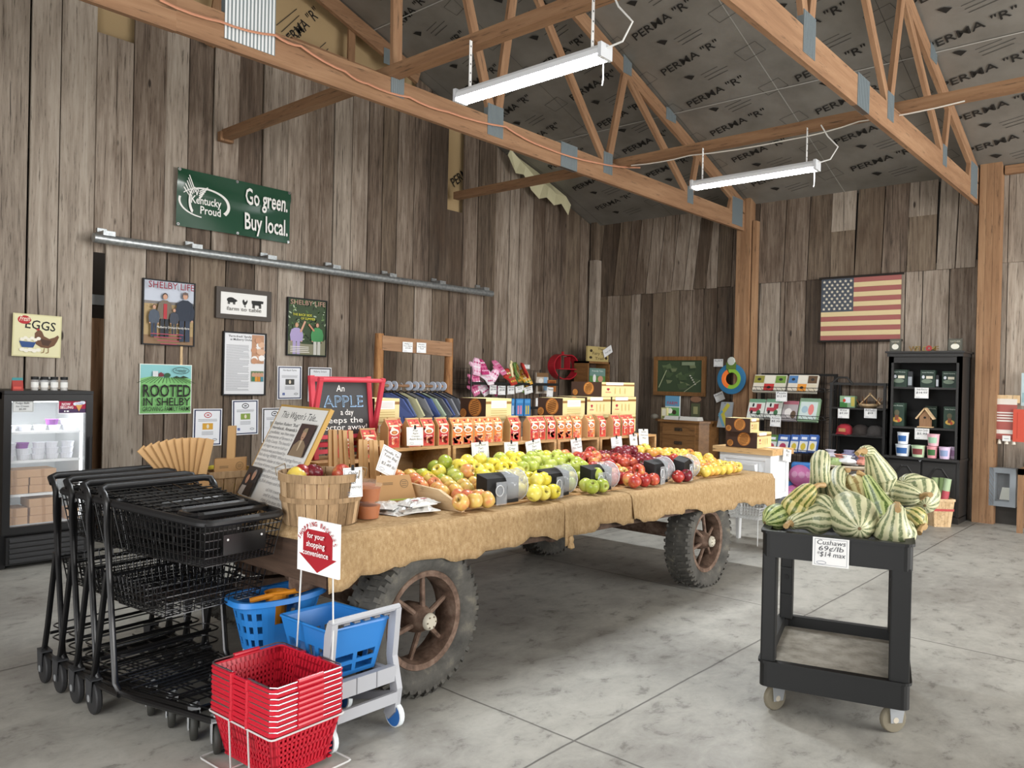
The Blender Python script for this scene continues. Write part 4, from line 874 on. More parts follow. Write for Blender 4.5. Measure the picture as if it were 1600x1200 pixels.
for x in (2.1, 3.2, 4.3, 5.4): b = wb_(); b.box((x, WY0+.06, zb(x)-.15), (x+.07, WY1-.06, zb(x)-.05), 'old_wood'); b.build('crossbeam', wg)
for y, x0, x1 in ((3.05, 2.0, 6.1), (3.95, 2.0, 6.1)): b = wb_(); b.box((x0, y-.04, .50), (x1, y+.04, .60), 'rust'); b.build('frame_rail', wg)
b = wb_(); b.tube([(2.2, 3.4, .50), (3.45, 3.4, .46), (3.5, 3.4, .46)], .055, 'rust', 12); b.tube([(3.42, 3.4, .46), (3.52, 3.4, .46)], .065, 'rust', 12); b.box((3.5, 3.36, .40), (5.3, 3.44, .50), 'rust'); b.build('reach_pole', wg)
for x in (2.46, 5.25):
    b = wb_(); b.tube([(x, 2.80, .34), (x, 4.2, .34)], .038, 'rust', 10); b.box((x-.05, 2.95, .34), (x+.05, 4.05, .40), 'rust'); b.box((x-.11, 3.2, .40), (x+.11, 3.8, .50), 'rust'); b.build('axle', wg)
b = wb_(); b.bar((2.3, 3.45, .42), (1.55, 3.65, .44), .07, .06, 'old_wood'); b.build('drawbar', wg)
def make_wheel(flat=0):
    rr = .345
    b = MB(); b.lathe([(.20, -.07), (.225, -.075), (.235, -.06), (.205, -.03), (.195, 0), (.205, .03), (.235, .06), (.225, .075), (.2, .07), (.185, 0), (.2, -.07)], 'rust', 36, axis='y')
    for i in range(6):
        a = 2*pi*i/6+.35; b.tube([(.04*cos(a), -.045, .04*sin(a)), (.195*cos(a), -.01, .195*sin(a))], [.014, .012], 'rust', 8)
    b.lathe([(0, -.10), (.036, -.10), (.042, -.085), (.05, -.07), (.065, -.04), (.07, 0), (.065, .06), (.05, .08), (.05, .12)], 'rust', 18, axis='y')
    w = b.build('wheel', wg, True)
    b = MB(); b.lathe([(0, -.118), (.03, -.118), (.037, -.112), (.04, -.10)], '#b9b3a3', 18, axis='y')
    for i in range(6): a = 2*pi*i/6; b.lathe([(0, -.122), (.004, -.122), (.004, -.116)], '#6d6252', 6, (.026*cos(a), 0, .026*sin(a)), 'y')
    b.build('hub_cap', w, True)
    b = MB(); b.lathe([(.222, -.065), (.24, -.085), (.275, -.099), (.305, -.098), (.326, -.088), (.333, -.06), (.335, 0), (.333, .06), (.326, .088), (.305, .098), (.275, .099), (.24, .085), (.222, .065)], 'rubber', 64, axis='y')
    for i in range(40):
        a = 2*pi*i/40
        for s in (-1, 1):
            a2 = a+(.08 if s > 0 else 0); q = []
            for da, y, r in ((-.042, s*.092, .300), (.042, s*.092, .300), (.03, s*.012, .333), (-.03, s*.012, .333), (-.042, s*.100, .318), (.042, s*.100, .318), (.03, s*.012, .349), (-.03, s*.012, .349)): q.append((r*cos(a2+da*.8+.05*(1-abs(y)/.1)), y, r*sin(a2+da*.8+.05*(1-abs(y)/.1))))
            # shoulder block follows the curve of the tread
            q2 = [(.300*cos(a2-.034), s*.093, .300*sin(a2-.034)), (.300*cos(a2+.034), s*.093, .300*sin(a2+.034)), (.32*cos(a2+.034), s*.07, .32*sin(a2+.034)), (.32*cos(a2-.034), s*.07, .32*sin(a2-.034)), (.322*cos(a2-.03), s*.103, .322*sin(a2-.03)), (.322*cos(a2+.03), s*.103, .322*sin(a2+.03)), (.347*cos(a2+.03), s*.082, .347*sin(a2+.03)), (.347*cos(a2-.03), s*.082, .347*sin(a2-.03))]
            for p in (q[:], q2): b.add(p if s < 0 else p, MB.BF, 'rubber')
    if flat:
        for v in b.v:
            k = max(0, -v.z-.27); v.z = max(v.z, -.322); v.y *= 1+k*2.2
    b.build('tire', w, 'sharp')
    return w
w0 = make_wheel(); w0.location = Vector((2.46, 2.755, .347))-WO
w1 = make_wheel(1); w1.location = Vector((5.25, 2.79, .322))-WO
for src, p, rz in ((w0, (2.46, 4.22, .347), pi), (w1, (5.25, 4.22, .322), pi)):
    c = src.copy(); COL.objects.link(c); c.parent = wg; c.location = Vector(p)-WO; c.rotation_euler = (0, 0, rz)
    for g in kids(src): d = g.copy(); COL.objects.link(d); d.parent = c
# ---- burlap spread over the bed in three overlapping lengths
def cloth(x0, x1, lab, fl, lift, seed, left=None, right=None):
    r = random.Random(seed); b = MB(); nx = max(24, int((x1-x0)*26)); rows = []
    prof = [('t', WY1+.0), ('t', 3.9), ('t', 3.4), ('t', 3.05), ('t', 2.8), ('t', 2.7), ('e', 0), ('f', .12), ('f', .35), ('f', .6), ('f', .82), ('f', 1)]
    ph = [r.uniform(0, 6) for _ in range(6)]; cols = nx+1; vs = []
    xs = [x0+(x1-x0)*i/nx for i in range(cols)]; pre = ([(-1, 1.0), (-1, .5)] if left else []); post_ = ([(1, .5), (1, 1.0)] if right else [])
    full = [(-1, k) for _, k in pre] if pre else []
    allx = [('l', k) for k in ((1, .5) if left else ())]+[('x', x) for x in xs]+[('r', k) for k in ((.5, 1) if right else ())]
    for kind, xv in allx:
        x = x0-.012-.01*xv if kind == 'l' else (x1+.014 if kind == 'r' else xv)
        side = 0 if kind == 'x' else (left if kind == 'l' else right)*xv*(1+.25*sin(3))
        L = fl(x)*(1+.10*sin(7*x+ph[0])+.07*sin(17*x+ph[1])+.03*sin(41*x+ph[2]))
        for tp_, q in prof:
            wav = .006*sin(23*x+ph[3])+.004*sin(51*x+ph[4])+.003*sin(90*x+ph[5])
            if tp_ == 't': y, z = q, zb(x)+lift+.0035*sin(19*x+q*13+ph[0])
            elif tp_ == 'e': y, z = WY0-.006, zb(x)+lift-.004
            else: y, z = WY0-.016-lift-wav*q*1.5-.008*q, zb(x)+lift-.012-L*q
            if kind != 'x' and tp_ in ('t', 'e'): z -= side*(1+.3*sin(5*y+ph[2])+.25*sin(13*y)); x_ = x+.012*sin(7*y+ph[1])*(-1 if kind == 'l' else 1)
            else: x_ = x
            vs.append((x_, y, z))
    m = len(prof); k = len(allx); b.add(vs, [(i*m+j, i*m+j+1, (i+1)*m+j+1, (i+1)*m+j) for i in range(k-1) for j in range(m-1)], 'burlap')
    o = b.build('burlap_cloth', smooth='all'); o.data.polygons.foreach_set('use_smooth', [True]*len(o.data.polygons)); md = o.modifiers.new('weave', 'SOLIDIFY'); md.thickness = .003; md.offset = 1
    tag(o, lab, 'burlap cloth', 'burlap lengths spread over the wagon'); return o
cloth(WX0, 3.47, 'leftmost of the three burlap lengths, under the bushel basket', lambda x: .165 if x > 2.2 else .19, 0, 4, left=.055)
cloth(3.44, 4.13, 'middle of the three burlap lengths, its corner hanging in a knot', lambda x: .165 if x > 3.52 else .22, .004, 9)
cloth(4.10, WX1, 'rightmost of the three burlap lengths, hanging lowest beside the white table', lambda x: .15+.035*(x-4.1), .008, 12, right=.10)
MB_k = MB(); MB_k.lathe([(0, 0), (.02, .012), (.017, .03), (.012, .04), (.016, .06), (.008, .075)], 'burlap', 10); tag(MB_k.build('cloth_knot', smooth=True, loc=(3.47, WY0-.045, .535)), 'knotted burlap corner dangling at the middle of the wagon side', 'knot')
# ================================================================== wooden crates standing on their sides
def crate(x0, x1, y0, y1, z0, z1, lab):
    t = thing('apple_crate', lab, 'crate', ((x0+x1)/2, y0, z0), 0, 'apple crates along the wagon'); w = (x1-x0)/2; d = y1-y0; h = z1-z0; s = .016
    b = MB(); b.box((-w, 0, 0), (w, d, s), 'crate'); b.build('bottom_board', t)
    for j in range(2): MB().box((-w, j*d/2+.002, h-s), (w, (j+1)*d/2-.002, h), 'crate').build('top_board', t)
    for x in (-w, w-.024): MB().box((x, .0, s), (x+.024, d, h-s), 'crate').build('side_board', t)
    MB().box((-w+.024, d-.012, s), (w-.024, d, h-s), 'crate').build('back_board', t)
CY = 3.45; CZ = 1.055
CR_ = [(2.905, 3.345), (3.365, 3.86), (3.875, 4.38), (4.40, 4.90), (4.915, 5.39), (5.40, 5.72)]
for i, (x0, x1) in enumerate(CR_): crate(x0, x1, CY, CY+.33, zb((x0+x1)/2)+.013, CZ-.004*i, 'open wooden crate on its side, %s in the row behind the apples' % nth(i, 6))
crate(2.43, 2.885, 3.5, 3.82, zb(2.65)+.005, 1.0, 'dark wooden crate under the red framed chalkboard')
# ================================================================== bags of mix on the crates
def make_bag(col, c2):
    t = thing('mix_bag', 'x', 'paper bag'); b = MB(); w, d, h = .046, .034, .15; kp = 'kraft_paper'
    b.add([(-w, -d, 0), (w, -d, 0), (w, d, 0), (-w, d, 0), (-w, -d, h*.80), (w, -d, h*.80), (w, d, h*.80), (-w, d, h*.80), (-w, -.003, h*1.07), (w, -.003, h*1.07), (w, .003, h*1.07), (-w, .003, h*1.07)],
          [(0, 3, 2, 1), (0, 1, 5, 4), (2, 3, 7, 6), (1, 2, 6, 5), (3, 0, 4, 7), (4, 5, 9, 8), (6, 7, 11, 10), (5, 6, 10, 9), (7, 4, 8, 11), (8, 9, 10, 11)], kp); b.build('bag_body', t)
    MB().box((-w-.001, -.007, h*1.07), (w+.001, .007, h*1.12), '#c9a577').build('folded_top', t)
    k = MB(); k.T = Matrix.Translation((0, -d, 0)) @ Matrix.Rotation(R(90), 4, 'X'); u = w*.88
    k.rect(-u, .004, u, h*.80, col)
    for i in range(16): k.disc(rng.uniform(-u*.8, u*.8), rng.uniform(.012, h*.36), .0115, .0105, rng.choice(['#c23a30', '#d9603f', '#efc7a0', '#a92c2c', '#e6a680', '#d24a3a']), 10); k.lay -= 1
    for i in range(8): k.disc(rng.uniform(-u*.85, u*.85), rng.uniform(h*.66, h*.78), .009, .007, rng.choice(['#e9d3c0', '#f2e6da', '#c8553f', '#8d2a24']), 8); k.lay -= 1
    k.lay += 1; k.rect(-u*.9, h*.37, u*.9, h*.46, c2)
    k.disc(0, h*.62, u*.82, h*.125, '#f4ede4', 18); k.disc(0, h*.60, u*.58, h*.075, '#b06a3a', 14); k.disc(0, h*.605, u*.3, h*.035, '#d79a5e', 10); k.disc(-u*.3, h*.74, u*.4, h*.04, '#efe4d8', 12); k.text('Apple', 0, h*.39, .014, '#fff4e6', 'c', .02, 1, 0, u*1.2)
    k.build('front_label', t)
    k = MB(); a = math.atan2(h*.27, d-.003); k.T = Matrix.Translation((0, -d-.0008, h*.80)) @ Matrix.Rotation(a, 4, 'X'); L = math.hypot(h*.27, d-.003)
    k.rect(-u, .0, u, L*.96, col); k.rect(-u*.8, L*.05, u*.8, L*.28, '#e9c9a0')
    for i in range(6): k.disc(rng.uniform(-u*.7, u*.7), rng.uniform(L*.4, L*.85), .008, .006, rng.choice(['#a81f26', '#e06a3c', '#7a1a1e', '#f0c98d']), 8); k.lay -= 1
    k.build('top_label', t); return t
pr_ = make_bag('#c7463c', '#b3203a'); po_ = make_bag('#dd7a3c', '#e8842f')
used = {pr_: False, po_: False}
BG = [(1, 'red', [608, 626, 641, 661, 684]), (2, 'orange', [707, 725, 741, 756, 772]), (3, 'red', [801, 813, 828, 841, 855]), (4, 'orange', [872, 884, 898, 907, 918]), (5, 'red', [937, 946, 959, 971, 982])]
for ci, cn, us in BG:
    last = 0; zz = CZ-.004*(ci-1)
    for i, u in enumerate(us):
        wpx = (18, 16, 12, 10.5, 8.5)[ci-1]; p = P(u+wpx/2, 675, y=CY+.02); x = p.x; dy = 0
        if x-last < .088: dy = .075
        src = pr_ if cn == 'red' else po_; lab = '%s labelled brown paper bag on crate %s, %s' % (cn, ('one', 'two', 'three', 'four', 'five')[ci-1]+' from the left', nth(i, 5))
        loc = (x, CY+.045+dy+rng.uniform(0, .02), zz+.001); rz = R(rng.uniform(-9, 5)) if dy == 0 else 0
        if not used[src]: o = src; o.location = loc; o.rotation_euler = (0, 0, rz); o['label'] = lab; o['group'] = 'bags of mix on the crates'; used[src] = True
        else: dup(src, loc, rz, lab, 'bags of mix on the crates')
        if dy == 0: last = x
for i, x in enumerate((2.80, 2.70)): dup(pr_, (x, CY+.12+.09*i, 1.001), R(-14), 'red labelled brown paper bag half hidden behind the chalkboard, %s' % ('farther right', 'farther left')[i], 'bags of mix on the crates')
# ================================================================== yellow and brown pie boxes
def pie_box(x0, x1, y0, d, z0, h, lab, front='label', grp='pie boxes on the crates', rot=0):
    t = thing('pie_box', lab, 'box', ((x0+x1)/2, y0, z0), rot, grp); w = (x1-x0)/2
    b = MB(); b.box((-w, 0, 0), (w, d, h), '#d8c892'); b.build('box_body', t)
    k = MB(); k.T = Matrix.Translation((0, 0, 0)) @ Matrix.Rotation(R(90), 4, 'X')
    k.rect(-w, h*.74, w, h*.86, '#8c6535')
    if front == 'label':
        k.rect(-w*.6, h*.54, w*.6, h*.9, '#e4e2df'); greek(k, -w*.5, w*.5, h*.60, h*.84, 4, '#b9b7b4')
        for z in (.40, .30, .18): k.rect(-w*.62, h*z, w*.62, h*z+.003, '#a48a45'); k.lay -= 1
    else:
        k.rect(-w*.75, h*.80, w*.3, h*.99, '#dedcda'); k.poly([(-w*.72, h*.52), (-w*.62, h*.40), (-w*.52, h*.52), (-w*.57, h*.58), (-w*.67, h*.58)], '#a1203a'); k.rect(-w*.78, h*.28, -w*.46, h*.32, '#b3434f')
        for x in (-.2, .1, .4): k.rect(w*x-.004, h*.2, w*x+.004, h*.6, '#cbb26c'); k.lay -= 1
    k.build('front_print', t)
    k = MB(); k.T = Matrix.Translation((-w, 0, 0)) @ Matrix(((0, 0, -1, 0), (-1, 0, 0, 0), (0, 1, 0, 0), (0, 0, 0, 1)))
    k.rect(-d, 0, 0, h, '#3f2a20'); r = min(d*.36, h*.44); pie(k, -d*.42, h*.55, r); pie(k, -d*.85, h*.26, r*.5); k.build('side_print', t); return t
def pie(k, x, y, r):
    k.disc(x, y, r, r, '#a8672f', 24); k.disc(x, y, r*.86, r*.86, '#c98a45', 24)
    for i in range(-3, 4): q = i*r*.22; l = math.sqrt(max(0, (r*.8)**2-q*q)); k.line([(x-l*.9, y+q-l*.25), (x+l*.9, y+q+l*.25)], r*.09, '#5d3517'); k.lay -= 1
    k.lay += 1
py = 3.60
for nm, x0, x1, dd in (('right of the chalkboard', 2.945, 3.13, .2), ('second from the left', 3.80, 4.05, .24), ('third from the left', 4.63, 4.90, .24)):
    py_ = 3.695 if 'chalkboard' in nm else py
    pie_box(x0, x1, py_, dd, CZ+.001, .135, 'lower yellow pie box, %s, mostly behind the bags' % nm); pie_box(x0+.005, x1+.01, py_, dd, CZ+.138, .14, 'upper yellow pie box with white label, %s' % nm)
for r_, (za, zc) in enumerate(((CZ+.001, .142), (CZ+.145, .142))):
    for j, (x0, x1) in enumerate(((4.94, 5.26), (5.28, 5.63))): pie_box(x0, x1, py, .30, za, zc, 'yellow pie box in the %s row of the right cluster, %s' % (('lower', 'upper')[r_], ('left', 'right')[j]), 'art')
pie_box(5.13, 5.60, py, .30, CZ+.290, .115, 'pale pie box on top of the right cluster of pie boxes', 'art')
for j in range(2): pie_box(5.64, 5.78, py+.10+.0*j, .3, CZ-.012+.144*j, .142, 'narrow end of a pie box at the right of the cluster, %s' % ('lower', 'upper')[j], 'art')
# ================================================================== apples
def apple_mesh(name, stops, rough=.3):
    g = N(name, rough, spec=.5); oi = g.n('ShaderNodeObjectInfo'); rnd = oi.outputs['Random']
    off = g.n('ShaderNodeCombineXYZ', i={0: g.math('MULTIPLY', rnd, 17.), 1: g.math('MULTIPLY', rnd, 31.), 2: g.math('MULTIPLY', rnd, 7.)})
    v = g.coord('Object', (11, 11, 11), off.outputs[0]); n1 = g.noise(v, 1.3, 3); st = g.noise(g.coord('Object', (60, 60, 6), off.outputs[0]), 1.5, 3)
    f = g.math('ADD', g.math('ADD', g.math('MULTIPLY', n1, .75), g.math('MULTIPLY', st, .25)), g.math('MULTIPLY', g.math('SUBTRACT', rnd, .5), .28))
    c = g.ramp(f, stops); sp = g.n('ShaderNodeSeparateXYZ', i={0: g.coord('Object')}); rr_ = g.math('SQRT', g.math('ADD', g.math('POWER', sp.outputs[0], 2.), g.math('POWER', sp.outputs[1], 2.)))
    c = g.mix(c, '#6b5a2a', g.ramp(g.math('MULTIPLY', rr_, 10.), [(.02, .9), (.14, 0)]))
    g.col(g.mix(c, '#d9cf9a', g.ramp(g.noise(g.coord('Object', (190, 190, 190)), 1, 1), [(.69, 0), (.72, .35)])))
    b = MB(); pr = [(0, .026), (.006, .026), (.013, .033), (.022, .038), (.033, .032), (.0405, .018), (.043, .002), (.040, -.015), (.031, -.029), (.021, -.035), (.012, -.034), (.006, -.029), (0, -.027)]
    b.lathe(pr, g.m, 18); b.tube([(0, 0, .026), (.002, 0, .036), (.006, .001, .043)], [.0016, .0014, .002], '#4a3520', 5)
    for q in b.v: a = math.atan2(q.y, q.x); k = 1+.025*sin(5*a)*(1 if q.z < -.01 else .3)+.03*sin(a+1); q.x *= k; q.y *= k
    o = b.build('apple', None, True); return o
AP = {'blush': (apple_mesh('apple_blush', [(.3, '#d8c56a'), (.48, '#dbb062'), (.6, '#d98a5c'), (.75, '#c8604a')]), 'yellow apple blushed with pink'),
      'green': (apple_mesh('apple_green', [(.3, '#95a53a'), (.5, '#adb950'), (.7, '#c4c96c')]), 'green apple'),
      'yellow': (apple_mesh('apple_yellow', [(.3, '#d3c63a'), (.5, '#e3d34c'), (.75, '#e8dc74')]), 'bright yellow apple'),
      'red': (apple_mesh('apple_red_streaked', [(.3, '#d1a35c'), (.42, '#c05a41'), (.6, '#a5302c'), (.75, '#8d2425')]), 'red streaked apple'),
      'dark': (apple_mesh('apple_dark_red', [(.3, '#7a2230'), (.55, '#6a1726'), (.75, '#8a2c36')]), 'dark red apple'),
      'gold': (apple_mesh('apple_golden', [(.3, '#d9c156'), (.5, '#dfc45a'), (.62, '#dba452'), (.75, '#d28445')]), 'golden apple with a peach blush')}
ap_used = set(); APN = {}
def apple(kind, loc, where, rot=None, sc=1):
    src, nm = AP[kind]; o = src if kind not in ap_used else src.copy()
    if kind in ap_used: COL.objects.link(o)
    ap_used.add(kind); o.location = loc; o.rotation_euler = rot or (rng.gauss(0, .8), rng.gauss(0, .8), rng.uniform(0, 6)); o.scale = (sc, sc, sc)
    tag(o, '%s %s' % (nm, where), 'apple', '%s %s' % (kind, where)); return o
def kind_at(x, y):
    q = (y-2.75)/.65; x = x+rng.uniform(-.07, .07)
    if x < 3.22: return 'blush' if (q < .55 or x < 2.98) else rng.choice(['green', 'green', 'yellow'])
    if x < 3.66: return 'yellow' if q < .7 else rng.choice(['green', 'yellow', 'yellow'])
    if x < 4.22: return rng.choice(['green']*7+['yellow'])
    if x < 4.75: return 'red' if q > .35 else rng.choice(['red', 'blush', 'red'])
    if x < 5.22: return 'dark' if q > .45 else rng.choice(['red', 'dark'])
    return 'gold'
SC_ = [(2.97, 3.27), (3.45, 3.74), (3.87, 4.16), (4.57, 4.86), (4.95, 5.24)]
for r_ in range(8):
    y = 2.785+r_*.083; n = int((5.98-2.81)/.092)
    for i in range(n):
        x = 2.81+i*.092+(.046 if r_ % 2 else 0)+rng.uniform(-.006, .006); yy = y+rng.uniform(-.007, .007)
        if x > 5.98: continue
        if r_ < 2 and any(a-.03 < x < c+.035 for a, c in SC_): continue
        if x > 5.5 and r_ > 7-(x-5.5)*6: continue
        up_ = (.042*max(0, r_-1)) * (1 if x < 5.4 else max(.35, 1-(x-5.4)*.9)) * (.55 if x < 3.05 else 1)
        apple(kind_at(x, yy), (x, yy, zb(x)+.060+up_*.34+rng.uniform(0, .006)), 'in the heap before the crates')
for r_ in range(4):       # the loose upper layer
    y = 3.02+r_*.088
    for i in range(33):
        x = 2.9+i*.094+(.05 if r_ % 2 else 0)+rng.uniform(-.01, .01); yy = y+rng.uniform(-.008, .008)
        if x > 5.85 or x < 3.1 or rng.random() < .28: continue
        h = .128+.018*r_ if x < 5.4 else .118+.014*r_*max(0, 1-(x-5.4)*1.3)
        apple(kind_at(x, yy), (x, yy, zb(x)+h+rng.uniform(-.004, .008)), 'lying on top of the heap')
for px, kd in (((648, 735), 'green'), ((680, 737), 'red'), ((664, 740), 'red')): p = P(*px, y=3.55); apple(kd, (p.x, 3.56, zb(p.x)+.075), 'inside the first crate from the left', None, 1.25 if kd == 'green' else 1)
FR = [('blush', 720, 786), ('blush', 741, 782), ('blush', 760, 780), ('yellow', 834, 772), ('yellow', 848, 765), ('yellow', 864, 769), ('green', 925, 760), ('green', 941, 759), ('red', 992, 755), ('red', 1006, 752), ('red', 1021, 751), ('dark', 1072, 747), ('red', 1060, 748)]
for kd, u, v in FR: p = P(u, v, y=2.735); apple(kd, (p.x, 2.735, zb(p.x)+.056), 'at the front edge of the burlap')
for kd, u, v in (('yellow', 842, 742), ('yellow', 852, 748), ('green', 934, 745), ('red', 1000, 740)): p = P(u, v, y=2.79); apple(kd, (p.x, 2.80, zb(p.x)+.115), 'at the front edge of the burlap')
# sloping bin under the apples, its left side board in view
t = thing('apple_bin', 'sloping wooden bin with a notched left side board, full of apples', 'bin', (2.74, 2.74, zb(2.74)))
b = MB(); pf = [(.0, .004), (.0, .03), (.17, .098), (.70, .128), (.70, .004)]; n = 5
b.add([(0, y, z) for y, z in pf]+[(.02, y, z) for y, z in pf], [(0, 1, 2, 3, 4), (9, 8, 7, 6, 5)]+[(i, 5+i, 5+(i+1) % 5, (i+1) % 5) for i in range(5)], 'pale_wood'); b.build('side_board', t)
b = MB(); x1 = 3.2; b.hexa([(.02, .05, .003), (x1, .05, .003-.05), (x1, .69, .003-.05), (.02, .69, .003), (.02, .05, .012), (x1, .05, .012-.05), (x1, .69, .07-.05), (.02, .69, .07)], 'crate'); b.build('sloped_floor', t)
# ================================================================== black apple scoops with clear guards
def scoop(i, x0, x1, flip):
    t = thing('scoop', 'black divider box with curved clear guard among the apples, %s' % nth(i, 5), 'scoop', ((x0+x1)/2, 2.765, zb(x0)+.012), R(flip), 'black dividers among the apples'); w = (x1-x0)/2
    b = MB(); h = .135; pf = [(-w, 0), (w*.55, 0), (w*.55, h*.95), (-w*.05, h*1.12), (-w, h*.98)] if i == 4 else [(-w, 0), (w*.6, 0), (w*.6, h), (-w, h*1.02)]
    n = len(pf); b.add([(x, .02, z) for x, z in pf]+[(x, .10, z+.02) for x, z in pf], [tuple(range(n)), tuple(range(2*n-1, n-1, -1))]+[(k_, (k_+1) % n, n+(k_+1) % n, n+k_) for k_ in range(n)][::1], '#171718'); b.build('black_box', t)
    b = MB(); vs = []; m_ = 12
    for j in range(m_+1):
        a = R(-100+200*j/m_); y, z = .07-.085*cos(a), .085+.085*sin(a)
        for x in (-w*.2, w*.85): vs.append((x, y, z))
    b.add(vs, [(2*j, 2*j+1, 2*j+3, 2*j+2) for j in range(m_)], 'clear'); o = b.build('clear_guard', t, 'all'); md = o.modifiers.new('wall', 'SOLIDIFY'); md.thickness = .002
    b = MB(); b.tube([(-w*.58+.028*cos(2*pi*j/16), -.012, .075+.028*sin(2*pi*j/16)) for j in range(16)], .003, '#c9ccce', 5, closed=True); b.build('finger_ring', t); b = MB()
    b.tube([(w*.85, .07-.085*cos(R(a)), .085+.085*sin(R(a))) for a in range(-100, 101, 20)], .0025, '#d5d8da', 5); b.build('guard_edge', t)
    b = MB(); b.box((-w*.72, -.01, .0), (-w*.2, -.006, .12), 'clear'); b.build('clear_front', t)
for i, (a, c) in enumerate(SC_): scoop(i, a, c, (-2, 8, 2, 8, 12)[i])
# ================================================================== hand lettered cards along the crates
def card_px(u0, v0, u1, v1, y, lab, lines, rot=0, clip=True, tilt=6):
    a, c = P(u0, v1, y=y), P(u1, v0, y=y); rm = Matrix.Rotation(R(90-tilt), 3, 'X') @ Matrix.Rotation(R(rot), 3, 'Z')
    return card('price_card', lab, ((a.x+c.x)/2, y, min(a.z, c.z)), rm.to_euler(), abs(c.x-a.x), abs(c.z-a.z), lines, clip=clip, grp='hand lettered cards on the wagon')
card_px(636, 667, 662, 697, CY-.02, 'white card lettered Fuji, standing before the red labelled bags', ['Fuji', 'Apple', 'Crumble', 'Apple Bites'], -2)
card_px(738, 690, 765, 717, CY-.02, 'white card lettered Gold Rush, on the second crate', ['Gold Rush', 'Tart', 'Crisp'], 1)
card_px(789, 690, 811, 718, CY-.02, 'white card on the gap between second and third crates', ['Crimson', 'Crisp', '1.49'], -1)
card_px(824, 687, 848, 714, CY-.02, 'white card leaning askew on the third crate', ['Granny Smith', 'Tart', 'Firm'], 7)
card_px(894, 685, 911, 709, CY-.02, 'white card hanging from the middle of the fourth crate', ['Jonagold', 'Sweet', 'Pies, Sauce'], 5)
card_px(956, 682, 973, 700, CY-.02, 'white card before the red labelled bags of the fifth crate', ['Gala', 'Sweet', 'Mild'], 3)
card_px(985, 678, 997, 697, CY-.02, 'narrow white card at the right of the fifth crate', ['1.49', '/lb'], 2)
card_px(999, 670, 1014, 695, CY-.02, 'white card standing at the last crate, before the pie boxes', ['Golden', 'Delicious', 'Mild'], -2)
card('price_card', 'white card tilted on its corner, before the first crate by the paper bags', P(601, 741, y=3.14), (Matrix.Rotation(R(84), 3, 'X') @ Matrix.Rotation(R(-26), 3, 'Z')).to_euler(),   .125, .14, ['Handle Tie', 'Tote Bag', 'or', '$2.49 lb'], grp='hand lettered cards on the wagon')
# ================================================================== things on the left end of the wagon
def stave_basket(lab, loc, rb_, rt_, h, n, hoops, cat='basket'):
    t = thing('bushel_basket', lab, cat, loc); b = MB(); r = random.Random(5)
    for i in range(n):
        a0, a1 = 2*pi*(i+.03)/n, 2*pi*(i+.97)/n; vs = []; k = r.uniform(-.002, .002)
        for z, rr in ((0, rb_), (h*.5, (rb_+rt_)/2+.004), (h, rt_)):
            for a in (a0, (a0+a1)/2, a1): vs.append(((rr+k)*cos(a), (rr+k)*sin(a), z))
            for a in (a0, (a0+a1)/2, a1): vs.append(((rr+k-.004)*cos(a), (rr+k-.004)*sin(a), z))
        f = []
        for j in range(2):
            o = j*6; f += [(o, o+1, o+7, o+6), (o+1, o+2, o+8, o+7), (o+4, o+3, o+9, o+10), (o+5, o+4, o+10, o+11), (o+3, o, o+6, o+9), (o+2, o+5, o+11, o+8)]
        f += [(12, 13, 16, 15), (13, 14, 17, 16)]; b.add(vs, f, 'bushel')
    b.lathe([(0, .004), (rb_-.004, .004)], 'bushel', 24); b.build('staves', t)
    for z, hh in hoops:
        rr = rb_+(rt_-rb_)*z/h; b = MB(); b.lathe([(rr+.005, z), (rr+.010, z), (rr+.012, z+hh), (rr+.005, z+hh), (rr+.005, z)], 'bushel', 36); b.build('hoop', t, True)
    return t
BC = (2.055, 2.935, zb(2.0)+.006); stave_basket('round slatted bushel basket with two hoops, holding a few red apples', BC, .155, .178, .222, 22, ((.10, .022), (.188, .034)))
t = bpy.data.objects['bushel_basket']
for s in (-1, 1): b = MB(); b.tube([(s*.185, -.05, .20), (s*.19, -.055, .235), (s*.17, 0, .25), (s*.19, .055, .235), (s*.185, .05, .20)], .0022, '#8a7a60', 5); o = b.build('wire_handle', t, True); o.rotation_euler = (0, 0, R(-55))
for px, kd in (((421, 741), 'gold'), ((455, 735), 'red'), ((536, 736), 'red'), ((490, 736), 'dark')):
    q = P(*px, z=1.03); d = Vector((q.x-BC[0], q.y-BC[1])); d = d.normalized()*min(d.length, .11); apple(kd, (BC[0]+d.x, BC[1]+d.y, BC[2]+.20), 'lying in the round bushel basket')
for i in range(9): a = i*.7; apple(('red', 'gold', 'dark')[i % 3], (BC[0]+.105*cos(a), BC[1]+.105*sin(a), BC[2]+.125), 'lying in the round bushel basket')
card('price_card', 'white card clipped to the rim of the bushel basket', P(552, 777, y=2.76)+Vector((0, .0, 0)), (Matrix.Rotation(R(-22), 3, 'Z') @ Matrix.Rotation(R(88), 3, 'X') @ Matrix.Rotation(R(2), 3, 'Z')).to_euler(), .082, .128, ['Only', '1.49', 'lb', 'Honeycrisp'], clip=True)
